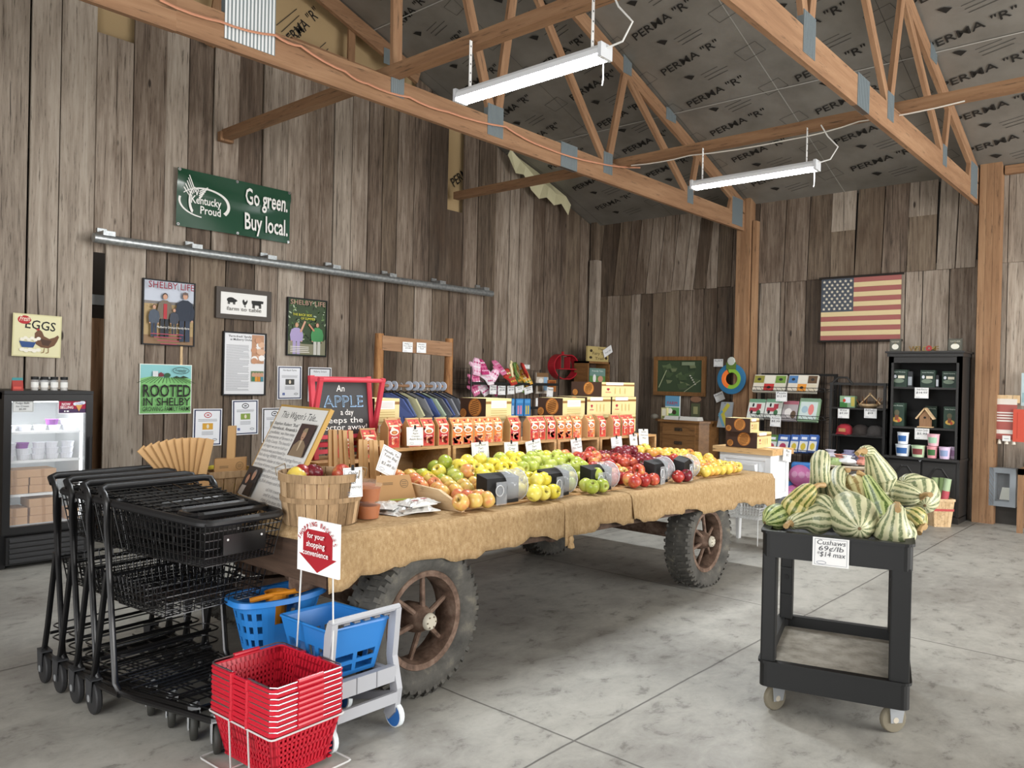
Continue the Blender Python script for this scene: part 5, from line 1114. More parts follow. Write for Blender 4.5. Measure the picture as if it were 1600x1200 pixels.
# the wagon's tale board
BL_, BRt = Vector((2.161, 3.842, zb(2.1)+.005)), Vector((2.06, 3.25, zb(2.1)+.005))
ex = (BRt-BL_).normalized(); ey = Vector((.236*.986, -.236*.167, .483)).normalized(); ez = ex.cross(ey)
t = thing('story_board', "white gold edged board titled This Wagon's Tale, leaning behind the bushel basket", 'sign board')
t.matrix_world = Matrix(((ex.x, ey.x, ez.x, (BL_.x+BRt.x)/2), (ex.y, ey.y, ez.y, (BL_.y+BRt.y)/2), (ex.z, ey.z, ez.z, BL_.z), (0, 0, 0, 1)))
w, h = (BRt-BL_).length/2, .54
MB().box((-w, 0, -.022), (w, h, 0), '#b8934c').build('board', t); k = MB(); k.rect(-w+.012, .012, w-.012, h-.012, '#e6e6e2'); tc = '#96979b'
k.text("This Wagon's Tale...", -w*.02, h-.075, .055, '#3c3d40', 'c', 0, 1, .22, w*1.5)
lines = ['Stephen Robert "Bob"', "Hornback, Amanda's", 'grandfather, was from many', 'generations of farmers in', 'Shelby County. This beautiful', 'old wagon we use to hold our', 'produce was purchased by', 'Bob during WWII. When buying from an', 'equipment dealer at that time, you had to', 'purchase 4 items together: a wagon, pond', "scoop, plow, & an 8N tractor. We have an 8N", "on our playground but it isn't the exact one", 'Bob purchased. Bob always said the wagon']
for i, s in enumerate(lines): k.text(s, -w*.90, h-.118-i*.0262, .0255, tc if i > 1 else '#4b4c50', 'l', 0, 1, .15, min(w*1.82, (w*1.06 if i < 7 else w*1.78)))
for i, s in enumerate(['of his own farm', 'and it shows the', 'shape of the times. We', 'love having it as part of', 'our farming story.']): k.text(s, w*.10, h-.118-(13.4+i)*.0262, .0255, tc, 'l', 0, 1, .15, w*.8)
# uniformed man portrait and couple portrait, printed
x0, y0, x1, y1 = w*.30, h*.50, w*.88, h*.82; k.rect(x0, y0, x1, y1, '#4a3a38'); cx = (x0+x1)/2
k.poly([(x0+.01, y0), (x1-.005, y0), (x1-.02, y0+.06), (cx+.025, y0+.085), (cx-.025, y0+.085), (x0+.02, y0+.055)], '#8d7a63'); k.poly([(cx-.012, y0+.09), (cx+.012, y0+.09), (cx+.004, y0+.03), (cx-.004, y0+.03)], '#c9b79b')
k.disc(cx, y0+.115, .024, .032, '#b79279', 16); k.poly([(cx-.028, y0+.13), (cx+.026, y0+.128), (cx+.020, y0+.152), (cx-.014, y0+.148)], '#9c8a70'); k.line([(cx-.01, y0+.1), (cx+.01, y0+.1)], .003, '#7a4a40')
x0, y0, x1, y1 = -w*.93, h*.03, -w*.36, h*.32; k.rect(x0, y0, x1, y1, '#3c3a3c')
for cx, cy, hc, tc_ in ((x0+.055, y0+.085, '#4a2c22', '#b9b3ad'), (x0+.12, y0+.108, '#8b8480', '#38302d')):
    k.poly([(cx-.045, y0), (cx+.045, y0), (cx+.035, cy-.035), (cx-.035, cy-.035)], tc_); k.disc(cx, cy+.008, .023, .028, hc, 14); k.disc(cx, cy, .019, .025, '#b98f78', 14)
k.build('print', t)
# chalkboard easel
t = thing('chalkboard', 'red framed chalkboard easel chalked An Apple a day keeps the doctor away', 'chalkboard', (2.695, 3.63, 1.003)); t.scale = (.9, 1, .97); rd = '#c03a49'
b = MB(); b.T = Matrix.Rotation(R(-7), 4, 'X')
for x in (-.215, .215): b.box((x-.016, -.012, 0), (x+.016, .012, .475), rd)
b.box((-.2, -.012, .44), (.2, .012, .47), rd).box((-.235, -.035, .112), (.235, .012, .135), rd).box((-.2, -.01, .03), (.2, .01, .055), rd).build('frame', t)
b = MB(); b.T = Matrix.Rotation(R(13), 4, 'X')
for x in (-.235, .235): b.box((x-.014, .035, .02), (x+.014, .055, .465), rd)
b.tube([(-.25, .045, .45), (.25, .045, .45)], .012, rd, 8); b.box((-.22, .036, .06), (.22, .054, .085), rd); b.build('rear_leg_frame', t)
b = MB(); b.T = Matrix.Rotation(R(-7), 4, 'X'); b.box((-.2, -.004, .135), (.2, .004, .44), '#39393a'); cb = b.build('slate', t)
k = MB(); k.T = Matrix.Rotation(R(-7), 4, 'X') @ Matrix.Translation((0, -.0045, 0)) @ Matrix.Rotation(R(90), 4, 'X'); cw = '#e9e9e6'
k.text('An', -.01, .385, .055, cw, 'c', -.005, 1, .1); k.text('APPLE', .01, .295, .095, '#8fb6dc', 'c', .03, 1, 0, .30); k.text('APPLE', .01, .298, .088, '#4c565f', 'c', -.012, 1, 0, .285); k.text('a day', .03, .248, .048, cw, 'c', .004, 1, 0)
k.text('keeps the', .0, .202, .048, cw, 'c', .004, 1, 0, .30); k.text('doctor away!', .0, .162, .046, cw, 'c', .004, 1, 0, .36); k.build('lettering', cb)
# paper tote bags
def tote(loc, rz, lean, lab, grp, body=True, hw=.02, hh=.22):
    t = thing('paper_tote', lab, 'paper bag', loc, (R(lean), 0, R(rz)), grp); b = MB(); b.box((-.085, -.005, 0), (.085, .005, .13), 'kraft_paper'); b.build('bag_body', t)
    b = MB(); b.box((-hw, -.004, .13), (hw, .004, .13+hh), '#c19a69'); b.build('handle', t); k = MB(); k.T = Matrix.Translation((0, -.005, 0)) @ Matrix.Rotation(R(90), 4, 'X'); k.arc(.05, .09, .02, .02, 0, 2*pi, .0025, .0025, '#7d6748', 16); greek(k, .038, .062, .08, .1, 3, '#7d6748'); greek(k, -.06, -.01, .08, .095, 2, '#6b5a40'); k.build('print', t); return t
for i in range(5): tote((2.44+i*.02, 3.40-i*.024, zb(2.5)+.03), -14+5*(i%2), -4-2*i, 'brown paper tote in the left upright bundle before the chalkboard, %s' % nth(i, 5, 'from the back'), 'upright brown paper totes', True, .012, .22)
for i in range(5): tote((2.53+i*.022, 3.26-i*.022, zb(2.6)+.006), -16+6*(i%2), -5-2*i, 'brown paper tote in the right upright bundle by the tilted card, %s' % nth(i, 5, 'from the back'), 'upright brown paper totes', True, .012, .20)
t = thing('paper_tote', 'large brown paper tote standing frontmost, its circle stamp facing out', 'paper bag', (2.60, 3.08, zb(2.65)+.005), (R(-12), 0, R(-18)), 'upright brown paper totes'); MB().hexa([(-.12, -.02, 0), (.12, -.02, 0), (.12, .02, 0), (-.12, .02, 0), (-.09, -.004, .16), (.09, -.004, .16), (.09, .006, .16), (-.09, .006, .16)], 'kraft_paper').build('bag_body', t)
k = MB(); k.T = Matrix.Translation((0, -.021, 0)) @ Matrix.Rotation(R(84.5), 4, 'X'); k.arc(.055, .115, .021, .021, 0, 2*pi, .003, .003, '#7d6748', 18); greek(k, .042, .068, .10, .13, 3, '#7d6748'); greek(k, -.06, -.005, .11, .125, 2, '#5d4d36'); k.rect(-.03, .03, .1, .038, '#a8b648'); k.build('print', t)
p0 = P(262, 732, y=3.98)
for i in range(10):
    a = 42-i*6.5; t = thing('paper_tote', 'brown paper tote in the fan behind the nested carts, %s' % nth(i, 10), 'paper bag', (p0.x+.012*i, 3.98-.016*i, .93), (R(-6), R(-a), R(4)), 'fanned brown paper totes')
    MB().box((-.022, -.004, .0), (.022, .004, .20), '#c19a69').build('handle', t); MB().box((-.03, -.005, -.12), (.07, .005, .01), 'kraft_paper').build('bag_body', t)
# peck baskets behind the carts
def peck(x, y, lab):
    t = thing('peck_basket', lab, 'basket', (x, y, zb(x)+.006), R(-6), 'square splint peck baskets'); b = MB()
    for s in range(4):
        m_ = Matrix.Rotation(s*pi/2, 4, 'Z')
        for i in range(4): b.T = m_; b.hexa([(-.11+i*.055, -.115, 0), (-.11+i*.055+.05, -.115, 0), (-.11+i*.055+.05, -.111, 0), (-.11+i*.055, -.111, 0), (-.13+i*.066, -.142, .12), (-.13+i*.066+.06, -.142, .12), (-.13+i*.066+.06, -.138, .12), (-.13+i*.066, -.138, .12)], 'bushel')
    b.T = Matrix(); b.box((-.112, -.112, 0), (.112, .112, .004), 'bushel'); b.build('splints', t); b = MB()
    for s in range(4): b.T = Matrix.Rotation(s*pi/2, 4, 'Z'); b.box((-.148, -.148, .10), (.148, -.142, .135), 'bushel')
    b.build('rim_band', t); return t
peck(2.17, 3.98, 'square splint peck basket with yellow apples, behind the front cart handle'); peck(1.98, 4.10, 'square splint peck basket under the fanned paper totes')
for px in ((351, 731), (368, 736), (330, 738)): q = P(*px, y=4.02); apple('yellow', (max(2.08, min(2.26, q.x)), 4.0, zb(2.1)+.115), 'in the square peck basket')
for i in range(4): apple('yellow', (2.11+.09*(i % 2)+.02, 3.93+.09*(i//2), zb(2.1)+.05), 'in the square peck basket')
for i in range(3): tote((2.13+.015*i, 3.865+.022*i, zb(2.1)+.075), -4, 3, 'brown paper tote stuck in the square peck basket, %s' % nth(i, 3, 'from the front'), 'totes in the peck basket', True, .02, .17)
# caramel tubs
def caramel(x, y, z, lab):
    t = thing('caramel_tub', lab, 'tub', (x, y, z), 0, 'caramel dip tubs'); MB().lathe([(0, 0), (.052, 0), (.060, .058), (0, .058)], '#a85c1a', 24).build('caramel', t, True)
    MB().lathe([(.0535, .0), (.0625, .068), (.066, .069), (.066, .073)], 'tubclear', 24).build('tub_wall', t, True); MB().lathe([(.0665, .069), (.0675, .076), (.06, .078), (0, .0785)], 'tubclear', 24).build('lid', t, True)
zc = zb(2.26)+.005
for x, y, nm in ((2.285, 2.90, 'front'), (2.345, 3.015, 'rear')):
    for j in range(2): caramel(x, y, zc+j*.080, 'clear tub of brown caramel dip, %s of the %s stack' % (('bottom', 'top')[j], nm))
b = MB(); b.box((-.09, -.05, 0), (.09, .05, .02), '#4b5a44').box((-.085, -.045, .02), (.085, .045, .07), '#39452f'); tag(b.build('green_box', loc=(2.20, 3.10, zb(2.2)+.006)), 'dark green low box between bushel basket and caramel tubs', 'box')
for i, (x, y, w, h, rz) in enumerate(((2.50, 2.93, .22, .16, 10), (2.56, 2.88, .20, .15, -14), (2.47, 2.99, .2, .14, 30), (2.62, 2.93, .19, .13, -2), (2.53, 2.83, .17, .10, 4))):
    t = thing('plastic_bag', 'crinkled clear bag of white packs in the flat pile by the apple bin', 'plastic bag', (x, y, zb(x)+.006+.011*i), R(rz), 'flat clear bags by the apple bin'); b = MB(); nx, ny = 10, 8; r = random.Random(i)
    vs = [(-w/2+w*a/nx, -h/2+h*c/ny, (.004+(.016+r.uniform(-.008, .010))*(sin(pi*a/nx)*sin(pi*c/ny))**.5) if s else .0) for s in (0, 1) for c in range(ny+1) for a in range(nx+1)]; o_ = (nx+1)*(ny+1); f = []
    for c in range(ny):
        for a in range(nx): q = c*(nx+1)+a; f += [(q, q+nx+1, q+nx+2, q+1), (o_+q, o_+q+1, o_+q+nx+2, o_+q+nx+1)]
    for a in range(nx): f += [(a, a+1, o_+a+1, o_+a), (ny*(nx+1)+a+1, ny*(nx+1)+a, o_+ny*(nx+1)+a, o_+ny*(nx+1)+a+1)]
    b.add(vs, f, M.setdefault('bagplastic', C('#dcdcd8', .2, 0, .8))); b.build('bag_body', t)
    if i in (1, 4): k = MB(); k.disc(-.03, -.01, .022, .013, '#8e2323', 14, z=.026); k.disc(.04, .0, .022, .013, '#a83a32', 14, z=.027); k.build('print', t)
# ================================================================== black utility cart with cushaw squash
UO, UR = Vector((3.445, 1.19, 0)), math.atan2(-.960, .281)
t = thing('utility_cart', 'black two shelf plastic utility cart on casters, heaped with striped squash', 'utility cart', UO, UR); hw, dp, cp = .30, .80, 'cart_plastic'
def tray(b, z0, z1, zf, fm, back=0):
    o = rrect(-hw, 0, hw, dp, 0, .035, 4); i_ = rrect(-hw+.03, .03, hw-.03, dp-.03, 0, .02, 4); l_ = rrect(-hw-.008, -.008, hw+.008, dp+.008, 0, .04, 4); n = len(o); vs = []
    up_ = lambda y: back*max(0, (y-.5)/.3)**1.5
    for ring, z in ((o, z0), (o, z1-.012), (l_, z1-.012), (l_, z1), (i_, z1), (i_, zf)): vs += [(x, y, z+(up_(y) if z > z0 and z != zf else 0)) for x, y, _ in ring]
    b.add(vs, [(k*n+j, k*n+(j+1) % n, (k+1)*n+(j+1) % n, (k+1)*n+j) for k in range(5) for j in range(n)], cp); b.add(vs[:n], [tuple(range(n))[::-1]], cp); b.add(vs[-n:], [tuple(range(n))], fm)
b = MB(); tray(b, .705, .82, .735, cp, .05); b.build('top_tray', t)
dust = N('dusty_shelf_floor', .7); dust.col(dust.ramp(dust.noise(dust.coord('Object'), 12, 6, .65), [(.3, '#6b655a'), (.6, '#948e82')])); M['dust'] = dust.m
b = MB(); tray(b, .13, .245, .19, 'dust'); b.build('lower_tray', t)
for sx in (-1, 1):
    for y in (.005, dp-.075):
        b = MB(); x0, x1 = (-hw+.003, -hw+.066) if sx < 0 else (hw-.082, hw-.003); b.bbox((x0, y, .235), (x1, y+.07, .715), cp, .008)
        if y > .1:
            for z in (.36, .50, .56): b.box((x0+.005, y-.014, z), (x1-.005, y, z+.012), cp)
            b.lathe([(0, -.006), (.012, -.006), (.012, .002)], '#0c0c0c', 8, ((x0+x1)/2, y, .46), 'y')
        b.build('corner_leg', t)
for x, y, sw in ((-hw+.06, .09, 50), (hw-.06, .09, 35), (-hw+.06, dp-.09, 0), (hw-.06, dp-.09, 0)): caster(t, (x, y, .058), .058, .028, '#8f9294', '#77705f', R(sw), .006, '#b8b0a0')
card('squash_price_sheet', 'white paper sheet lettered Cushaws, hanging on the utility cart front', UO+Matrix.Rotation(UR, 3, 'Z') @ Vector((-.015, -.013, .693)), (Matrix.Rotation(UR, 3, 'Z') @ Matrix.Rotation(R(90), 3, 'X')).to_euler(), .145, .122, ['Cushaws', '69¢/lb', '*$14 max'], size=.030)
# ---- squash
def squash_mat(name, dark, mid, pale):
    g = N(name, .42, spec=.45); at = g.n('ShaderNodeAttribute', attribute_name='rib').outputs['Fac']; v = g.coord('Object')
    n1 = g.noise(v, 26, 6, .7); n2 = g.noise(v, 90, 3); f = g.math('ADD', at, g.math('MULTIPLY', g.math('SUBTRACT', n1, .5), 1.5))
    g.col(g.mix(g.ramp(f, [(.28, dark), (.40, mid), (.50, pale), (.8, pale)]), pale, g.ramp(n2, [(.52, 0), (.68, .6)]))); return g.bump(f, .12, .004).m
SQM = {'std': squash_mat('cushaw_green_white', '#6c7755', '#979f76', '#c8c6a0'), 'green': squash_mat('cushaw_deep_green', '#465c26', '#71853f', '#aeb87c'), 'yellow': squash_mat('cushaw_yellow_green', '#5b672a', '#8f9447', '#c4b778'), 'wart': squash_mat('cushaw_warty_tan', '#8c7547', '#a69461', '#c4ba88')}
def squash(lab, pts, kind='std', stem=None, ribs=12, ph=0):
    P3 = [(P(u, v, z=z), r) for u, v, z, r in pts]; n = len(P3); path = []; rad = []
    for i in range(n-1):
        p0, p1, p2, p3 = (P3[max(0, min(n-1, k))] for k in (i-1, i, i+1, i+2))
        for q in range(6):
            s = q/6; cr_ = lambda a, b_, c, d: .5*((2*b_)+(c-a)*s+(2*a-5*b_+4*c-d)*s*s+(3*b_-a-3*c+d)*s**3)
            path.append(cr_(p0[0], p1[0], p2[0], p3[0])); rad.append(max(.012, cr_(p0[1], p1[1], p2[1], p3[1])))
    path.append(P3[-1][0].copy()); rad.append(P3[-1][1])
    # rounded ends
    d0 = (path[0]-path[1]).normalized(); path = [path[0]+d0*rad[0]*.55, path[0]+d0*rad[0]*.42]+path; rad = [rad[0]*.12, rad[0]*.62]+rad
    d1 = (path[-1]-path[-2]).normalized(); path += [path[-1]+d1*rad[-1]*.40, path[-1]+d1*rad[-1]*.5]; rad += [rad[-1]*.65, rad[-1]*.12]
    big = max(range(len(rad)), key=lambda k: rad[k]); org = path[big].copy(); t = thing('cushaw_squash', lab, 'squash', org, 0, 'cushaw squash heaped on the utility cart')
    m = 60; b = MB(); b.tube([p-org for p in path], rad, SQM[kind], m); w = []
    for k in range(len(path)):
        for j in range(m):
            a = 2*pi*j/m; v = b.v[k*m+j]; c = path[k]-org; rib = sin(ribs*a+ph); v -= (v-c)*(.028*(1-rib)*.5 if rad[k] > .03 else 0); w.append(.5+.42*rib)
    o = b.build('fruit', t, 'all'); at = o.data.attributes.new('rib', 'FLOAT', 'POINT')
    at.data.foreach_set('value', w)
    o.data.polygons.foreach_set('use_smooth', [True]*len(o.data.polygons))
    if stem:
        s0 = path[-1]-org; s1 = P(*stem[:2], z=stem[2])-org; q = s0.lerp(s1, .5)+Vector((0, 0, .008)); MB().tube([s0-(s1-s0)*.15, s0.lerp(s1, .15), q, s1], [.020, .015, .011, .013], '#a98a5c', 7).build('stem', t, True)
    MB().lathe([(0, .003), (.006, .002), (.008, 0)], '#6d5a3c', 8).build('blossom_scar', t).matrix_local = Matrix.Translation(path[0]-org) @ d0.to_track_quat('Z', 'Y').to_matrix().to_4x4()
    return t
squash('big striped squash in the front middle, its star shaped end facing out', [(1342, 824, .86, .045), (1338, 817, .865, .085), (1333, 807, .88, .105), (1322, 788, .915, .074), (1308, 768, .965, .044), (1307, 748, 1.01, .043), (1313, 739, 1.03, .040)], 'std', (1326, 735, 1.05))
squash('pale striped squash at the front left, its neck pointing left', [(1300, 814, .85, .03), (1290, 812, .855, .062), (1274, 811, .855, .072), (1258, 811, .855, .05), (1246, 814, .85, .037), (1238, 817, .845, .03)], 'std', (1228, 822, .845))
squash('small dark green squash at the far left corner of the cart', [(1200, 814, .84, .035), (1208, 810, .85, .058), (1219, 806, .855, .058), (1230, 806, .855, .036)], 'green', (1242, 808, .855))
squash('yellow green squash leaning at the left, tan stem at its top', [(1238, 806, .86, .04), (1243, 798, .885, .072), (1251, 783, .93, .060), (1260, 771, .97, .048), (1266, 765, .985, .032)], 'yellow', (1288, 758, 1.0))
squash('tall upright striped squash neck standing at the back left', [(1285, 796, .87, .04), (1284, 785, .89, .085), (1283, 765, .955, .06), (1281, 742, 1.04, .045), (1282, 722, 1.10, .046), (1284, 713, 1.125, .038)], 'std')
squash('swan necked squash at the very back, its neck bent over at the top', [(1380, 764, .955, .05), (1376, 750, .998, .080), (1370, 731, 1.06, .060), (1363, 714, 1.116, .037), (1357, 705, 1.146, .030), (1350, 705, 1.15, .026)], 'std', (1339, 709, 1.14))
squash('deep green and orange necked squash leaning in the middle', [(1384, 818, .845, .05), (1380, 805, .87, .076), (1372, 785, .92, .054), (1361, 762, .98, .037), (1354, 750, 1.01, .031)], 'green', (1340, 738, 1.045))
squash('long squash lying sideways at the right, its stem pointing right', [(1366, 774, .925, .035), (1376, 769, .935, .060), (1396, 769, .937, .062), (1418, 773, .932, .055), (1432, 775, .93, .040)], 'std', (1454, 773, .955))
squash('round ended squash at the right rear, star end facing out', [(1444, 787, .885, .045), (1441, 780, .90, .085), (1434, 770, .925, .100), (1424, 760, .955, .075), (1414, 755, .975, .04)], 'std')
squash('pear shaped squash at the front right, stem end towards the viewer', [(1397, 843, .81, .055), (1397, 833, .83, .090), (1398, 822, .865, .074), (1400, 806, .91, .044), (1401, 796, .935, .036)], 'std', (1403, 797, .95))
squash('small striped squash wedged at the right behind the front pear shaped one', [(1416, 800, .895, .03), (1424, 806, .88, .055), (1432, 813, .86, .055), (1439, 820, .845, .03)], 'yellow', (1436, 833, .82))
squash('small pale squash half hidden behind the front left squash', [(1266, 788, .91, .03), (1276, 788, .915, .05), (1290, 792, .91, .052), (1300, 798, .9, .03)], 'std')
squash('warty tan squash sunk in the middle of the heap', [(1331, 752, .99, .04), (1336, 762, .965, .078), (1342, 775, .93, .085), (1348, 788, .90, .05)], 'wart')
squash('mostly hidden squash at the bottom of the heap under the swan necked one', [(1348, 792, .85, .05), (1366, 793, .85, .085), (1388, 796, .85, .06), (1398, 798, .85, .04)], 'std')
# ================================================================== along the left wall, behind the wagon
# log clothes rack with shirts
yr = 6.35; A_, B_ = P(593, 521, y=yr), P(702, 527, y=yr)
t = thing('clothes_rack', 'rustic log clothes rack with a slab top beam, standing by the left wall', 'clothes rack', ((A_.x+B_.x)/2, yr, 0)); w = (B_.x-A_.x)/2; H = A_.z
for s in (-1, 1): MB().tube([(s*w, 0, .04), (s*w+.006, .004, .7), (s*w-.004, 0, 1.4), (s*w, 0, H)], [.055, .05, .052, .046], 'log', 10).build('log_post', t, True)
b = MB(); b.hexa([(-w, -.05, H-.17), (w, -.05, H-.20), (w, .0, H-.20), (-w, .0, H-.17), (-w, -.05, H-.02), (w, -.05, H-.045), (w, 0, H-.045), (-w, 0, H-.02)], 'lumber_x'); b.build('top_beam', t)
zr_ = P(640, 603, y=yr).z; MB().tube([(-w, 0, zr_), (w, 0, zr_)], .016, 'lumber_x', 8).build('hanging_rod', t, True)
for s in (-1, 1): MB().tube([(s*w, -.3, .03), (s*w, .3, .03)], .045, 'log', 8).build('foot', t, True)
SH = [(613, '#5c6ca4', 'blue'), (622, '#66749c', 'slate blue'), (633, '#d6d1a6', 'pale yellow'), (645, '#838489', 'grey'), (655, '#4f5f94', 'dark blue'), (664, '#b4c4ab', 'mint'), (674, '#6e7076', 'charcoal'), (682, '#505c8a', 'navy'), (690, '#8a8b90', 'light grey'), (698, '#66676d', 'dark grey')]
for i, (u, c, nm) in enumerate(SH):
    x = P(u-6, 603, y=yr).x; t = thing('hanging_shirt', '%s T-shirt on a hanger on the log rack, %s' % (nm, nth(i, 10)), 'shirt', (x, yr, zr_), R(rng.uniform(4, 12)), 'shirts on the log rack')
    pr = [(-.045, -.075), (.045, -.075), (.20, -.13), (.33, -.30), (.25, -.36), (.215, -.30), (.22, -.72), (-.22, -.72), (-.215, -.30), (-.25, -.36), (-.33, -.30), (-.20, -.13)]; n = len(pr); b = MB(); th = .020
    def wob(y, z, s): return s*(th if abs(y) < .2 else th*.6)+.012*sin(9*z+i)+.01*sin(14*y+i)
    b.add([(wob(y, z, -1), y, z) for y, z in pr]+[(wob(y, z, 1), y, z) for y, z in pr], [tuple(range(n)), tuple(range(2*n-1, n-1, -1))]+[(k_, n+k_, n+(k_+1) % n, (k_+1) % n) for k_ in range(n)], C(c, .9)); b.build('fabric', t)
    b = MB(); b.tube([(0, -.2, -.125), (0, 0, -.05), (0, .2, -.125)], .006, '#1c1c1e', 5); b.tube([(0, 0, -.05), (0, .0, -.01), (0, -.016, .018), (0, 0, .03), (0, .018, .018)], .0035, '#b9bcc0', 5); b.build('hanger', t)
    if i not in (2, 6): MB().lathe([(.014, -.006), (.05, -.006), (.05, .006), (.014, .006), (.014, -.006)], '#c3cad8', 16, axis='x').build('size_ring', t, True, (.0, 0, .0))
def wall_card(px, y, lab, lines, rot=0, name='price_card', x=None, grp=None, tilt=0):
    if x is None: a, c = P(px[0], px[3], y=y), P(px[2], px[1], y=y); wd, e = abs(c.x-a.x), (Matrix.Rotation(R(90-tilt), 3, 'X') @ Matrix.Rotation(R(rot), 3, 'Z')).to_euler()
    else: a, c = P(px[0], px[3], x=x), P(px[2], px[1], x=x); wd, e = abs(c.y-a.y), (Matrix.Rotation(R(-90), 3, 'Z') @ Matrix.Rotation(R(90-tilt), 3, 'X') @ Matrix.Rotation(R(rot), 3, 'Z')).to_euler()
    m_ = (a+c)/2; return card(name, lab, (m_.x, m_.y, min(a.z, c.z)), e, wd, abs(c.z-a.z), lines, grp=grp)
wall_card((629, 535, 645, 550), yr-.06, 'left of two white cards pinned to the log rack beam', ['Mulberry', 'Farm Shirts', '$15.00'])
wall_card((651, 536, 666, 551), yr-.06, 'right of two white cards pinned to the log rack beam', ['Hoodies', 'Long Sleeve', 'Youth'])
# mitten display on a black wire rack
ym = 6.85
x0, x1 = P(735, 640, y=ym).x, P(872, 640, y=ym).x; z1 = P(735, 575, y=ym).z
t = thing('wire_rack', 'black wire mesh rack against the left wall, piled with bright mittens', 'wire rack', ((x0+x1)/2, ym, 0)); w = (x1-x0)/2
b = MB()
for s in (-1, 1):
    for y in (0, .34): b.tube([(s*w, y, 0), (s*w, y, z1+.02)], .010, 'black_steel', 6)
b.build('frame', t)
b = MB()
for i in range(13): x = -w+2*w*i/12; b.tube([(x, .34, .1), (x, .34, z1)], .003, 'black_steel', 4)
for j in range(12): z = .15+j*(z1-.15)/11; b.tube([(-w, .34, z), (w, .34, z)], .003, 'black_steel', 4)
b.build('mesh_back', t)
for z in (z1-.20, z1-.52, .5): b = MB(); b.box((-w, .0, z-.006), (w, .34, z), '#1d1c1b'); b.box((-w, -.004, z-.006), (w, 0, z+.03), '#1d1c1b'); b.build('rack_shelf', t)
zt = z1-.19
def pile(u0, u1, v0, v1, name, cols, lab, seed):
    a, c = P(u0, v1, y=ym), P(u1, v0, y=ym); r = random.Random(seed); k = 9
    for q in range(k):
        fx, fz = r.uniform(.16, .84), (q//3)/3+.16; x = a.x+(c.x-a.x)*fx; z = a.z+(c.z-a.z)*fz*.92
        o = thing('mitten', lab+' in the heap on the wire rack', 'mitten', (x, ym+.02+.16*(1-fz)*r.random(), z), (R(r.uniform(45, 85)), R(r.uniform(-40, 40)), R(r.uniform(-30, 30))), name)
        b = MB(); ou = [(-.055, -.12), (.055, -.12), (.06, .02), (.055, .08), (.03, .125), (-.03, .125), (-.055, .08), (-.06, .03), (-.10, .05), (-.11, .02), (-.058, -.04)]; n = len(ou)
        b.add([(x_*.85, y_*.85, -.016) for x_, y_ in ou]+[(x_*1, y_*1, .0) for x_, y_ in ou]+[(x_*.85, y_*.85, .018) for x_, y_ in ou], [tuple(range(n))[::-1], tuple(range(2*n, 3*n))]+[(l*n+j, l*n+(j+1) % n, (l+1)*n+(j+1) % n, (l+1)*n+j) for l in (0, 1) for j in range(n)], cols[q % len(cols)]); b.build('mitten_body', o, True)
        k_ = MB()
        for j in range(3): k_.rect(-.045, -.08+.06*j, .045, -.06+.06*j, cols[(q+1+j) % len(cols)], .0188)
        for x_ in (-.02, .02): k_.rect(x_-.004, -.1, x_+.004, .09, cols[(q+2) % len(cols)], .0192)
        k_.build('stripes', o)
pile(738, 792, 563, 612, 'pink plaid mittens', ['#d8799f', '#efe4ea', '#b8336f', '#e7b9cf'], 'pink and white plaid mitten', 1)
pile(790, 838, 570, 606, 'red and yellow knit mittens', ['#b8352c', '#d9a43a', '#5d7b3a', '#e5d8a8'], 'red, green and yellow knit mitten', 2)
for i, px in enumerate(((765, 602, 776, 616), (778, 603, 790, 617), (793, 603, 804, 616), (806, 603, 819, 613), (820, 604, 833, 615))): wall_card(px, ym-.02, 'small white price card %s of five along the mitten rack' % nth(i, 5), ['Mittens', '$9.99'], (0, 0, 2, 8, 12)[i], grp='cards along the mitten rack')
wall_card((818, 570, 828, 576), ym+.3, 'tiny white card above the red knit mittens', ['Wool'])
def pack(name, lab, px, y=None, x=None, col='#3f86c4', d=.02, marks=(), grp=None, tilt=0, cat='package', rot=0):
    """a flat packaged article standing upright, facing out of the left (y=) or the back wall (x=)"""
    if x is None: a, c = P(px[0], px[3], y=y), P(px[2], px[1], y=y); w_, e = abs(c.x-a.x), Matrix.Rotation(R(rot), 3, 'Z') @ Matrix.Rotation(R(90-tilt), 3, 'X')
    else: a, c = P(px[0], px[3], x=x), P(px[2], px[1], x=x); w_, e = abs(c.y-a.y), Matrix.Rotation(R(-90+rot), 3, 'Z') @ Matrix.Rotation(R(90-tilt), 3, 'X')
    h_ = abs(c.z-a.z)/cos(R(tilt)); m_ = (a+c)/2; o = thing(name, lab, cat, (m_.x, m_.y, min(a.z, c.z)), e.to_euler(), grp)
    b = MB(); b.box((-w_/2, 0, -d), (w_/2, h_, 0), col); b.build('pack_body', o); k = MB()
    for mk in marks:
        kind, x0_, y0_, x1_, y1_, m = mk[:6]
        if kind == 'r': k.rect((x0_-.5)*w_, y0_*h_, (x1_-.5)*w_, y1_*h_, m)
        elif kind == 'd': k.disc((x0_-.5)*w_, y0_*h_, x1_*w_, y1_*h_, m, 16)
        else: k.text(kind[1:], (x0_-.5)*w_, y0_*h_, y1_*h_, m, 'c', 0, 1, 0, x1_*w_)
    if marks: k.build('print', o)
    return o
for i, (u0, u1, c2) in enumerate(((799, 804, '#d9dde6'), (806, 818, '#e08aa8'), (819, 829, '#d8c04c'))): pack('glove_pack', 'blue carded pack of gloves on the mitten rack, %s' % nth(i, 3), (u0, 623, u1, 650), y=ym-.03, col='#3f86c4', marks=[('r', .2, .1, .42, .6, c2), ('r', .56, .1, .78, .6, c2), ('r', .1, .75, .9, .92, '#5aa0d8')], grp='blue glove packs')
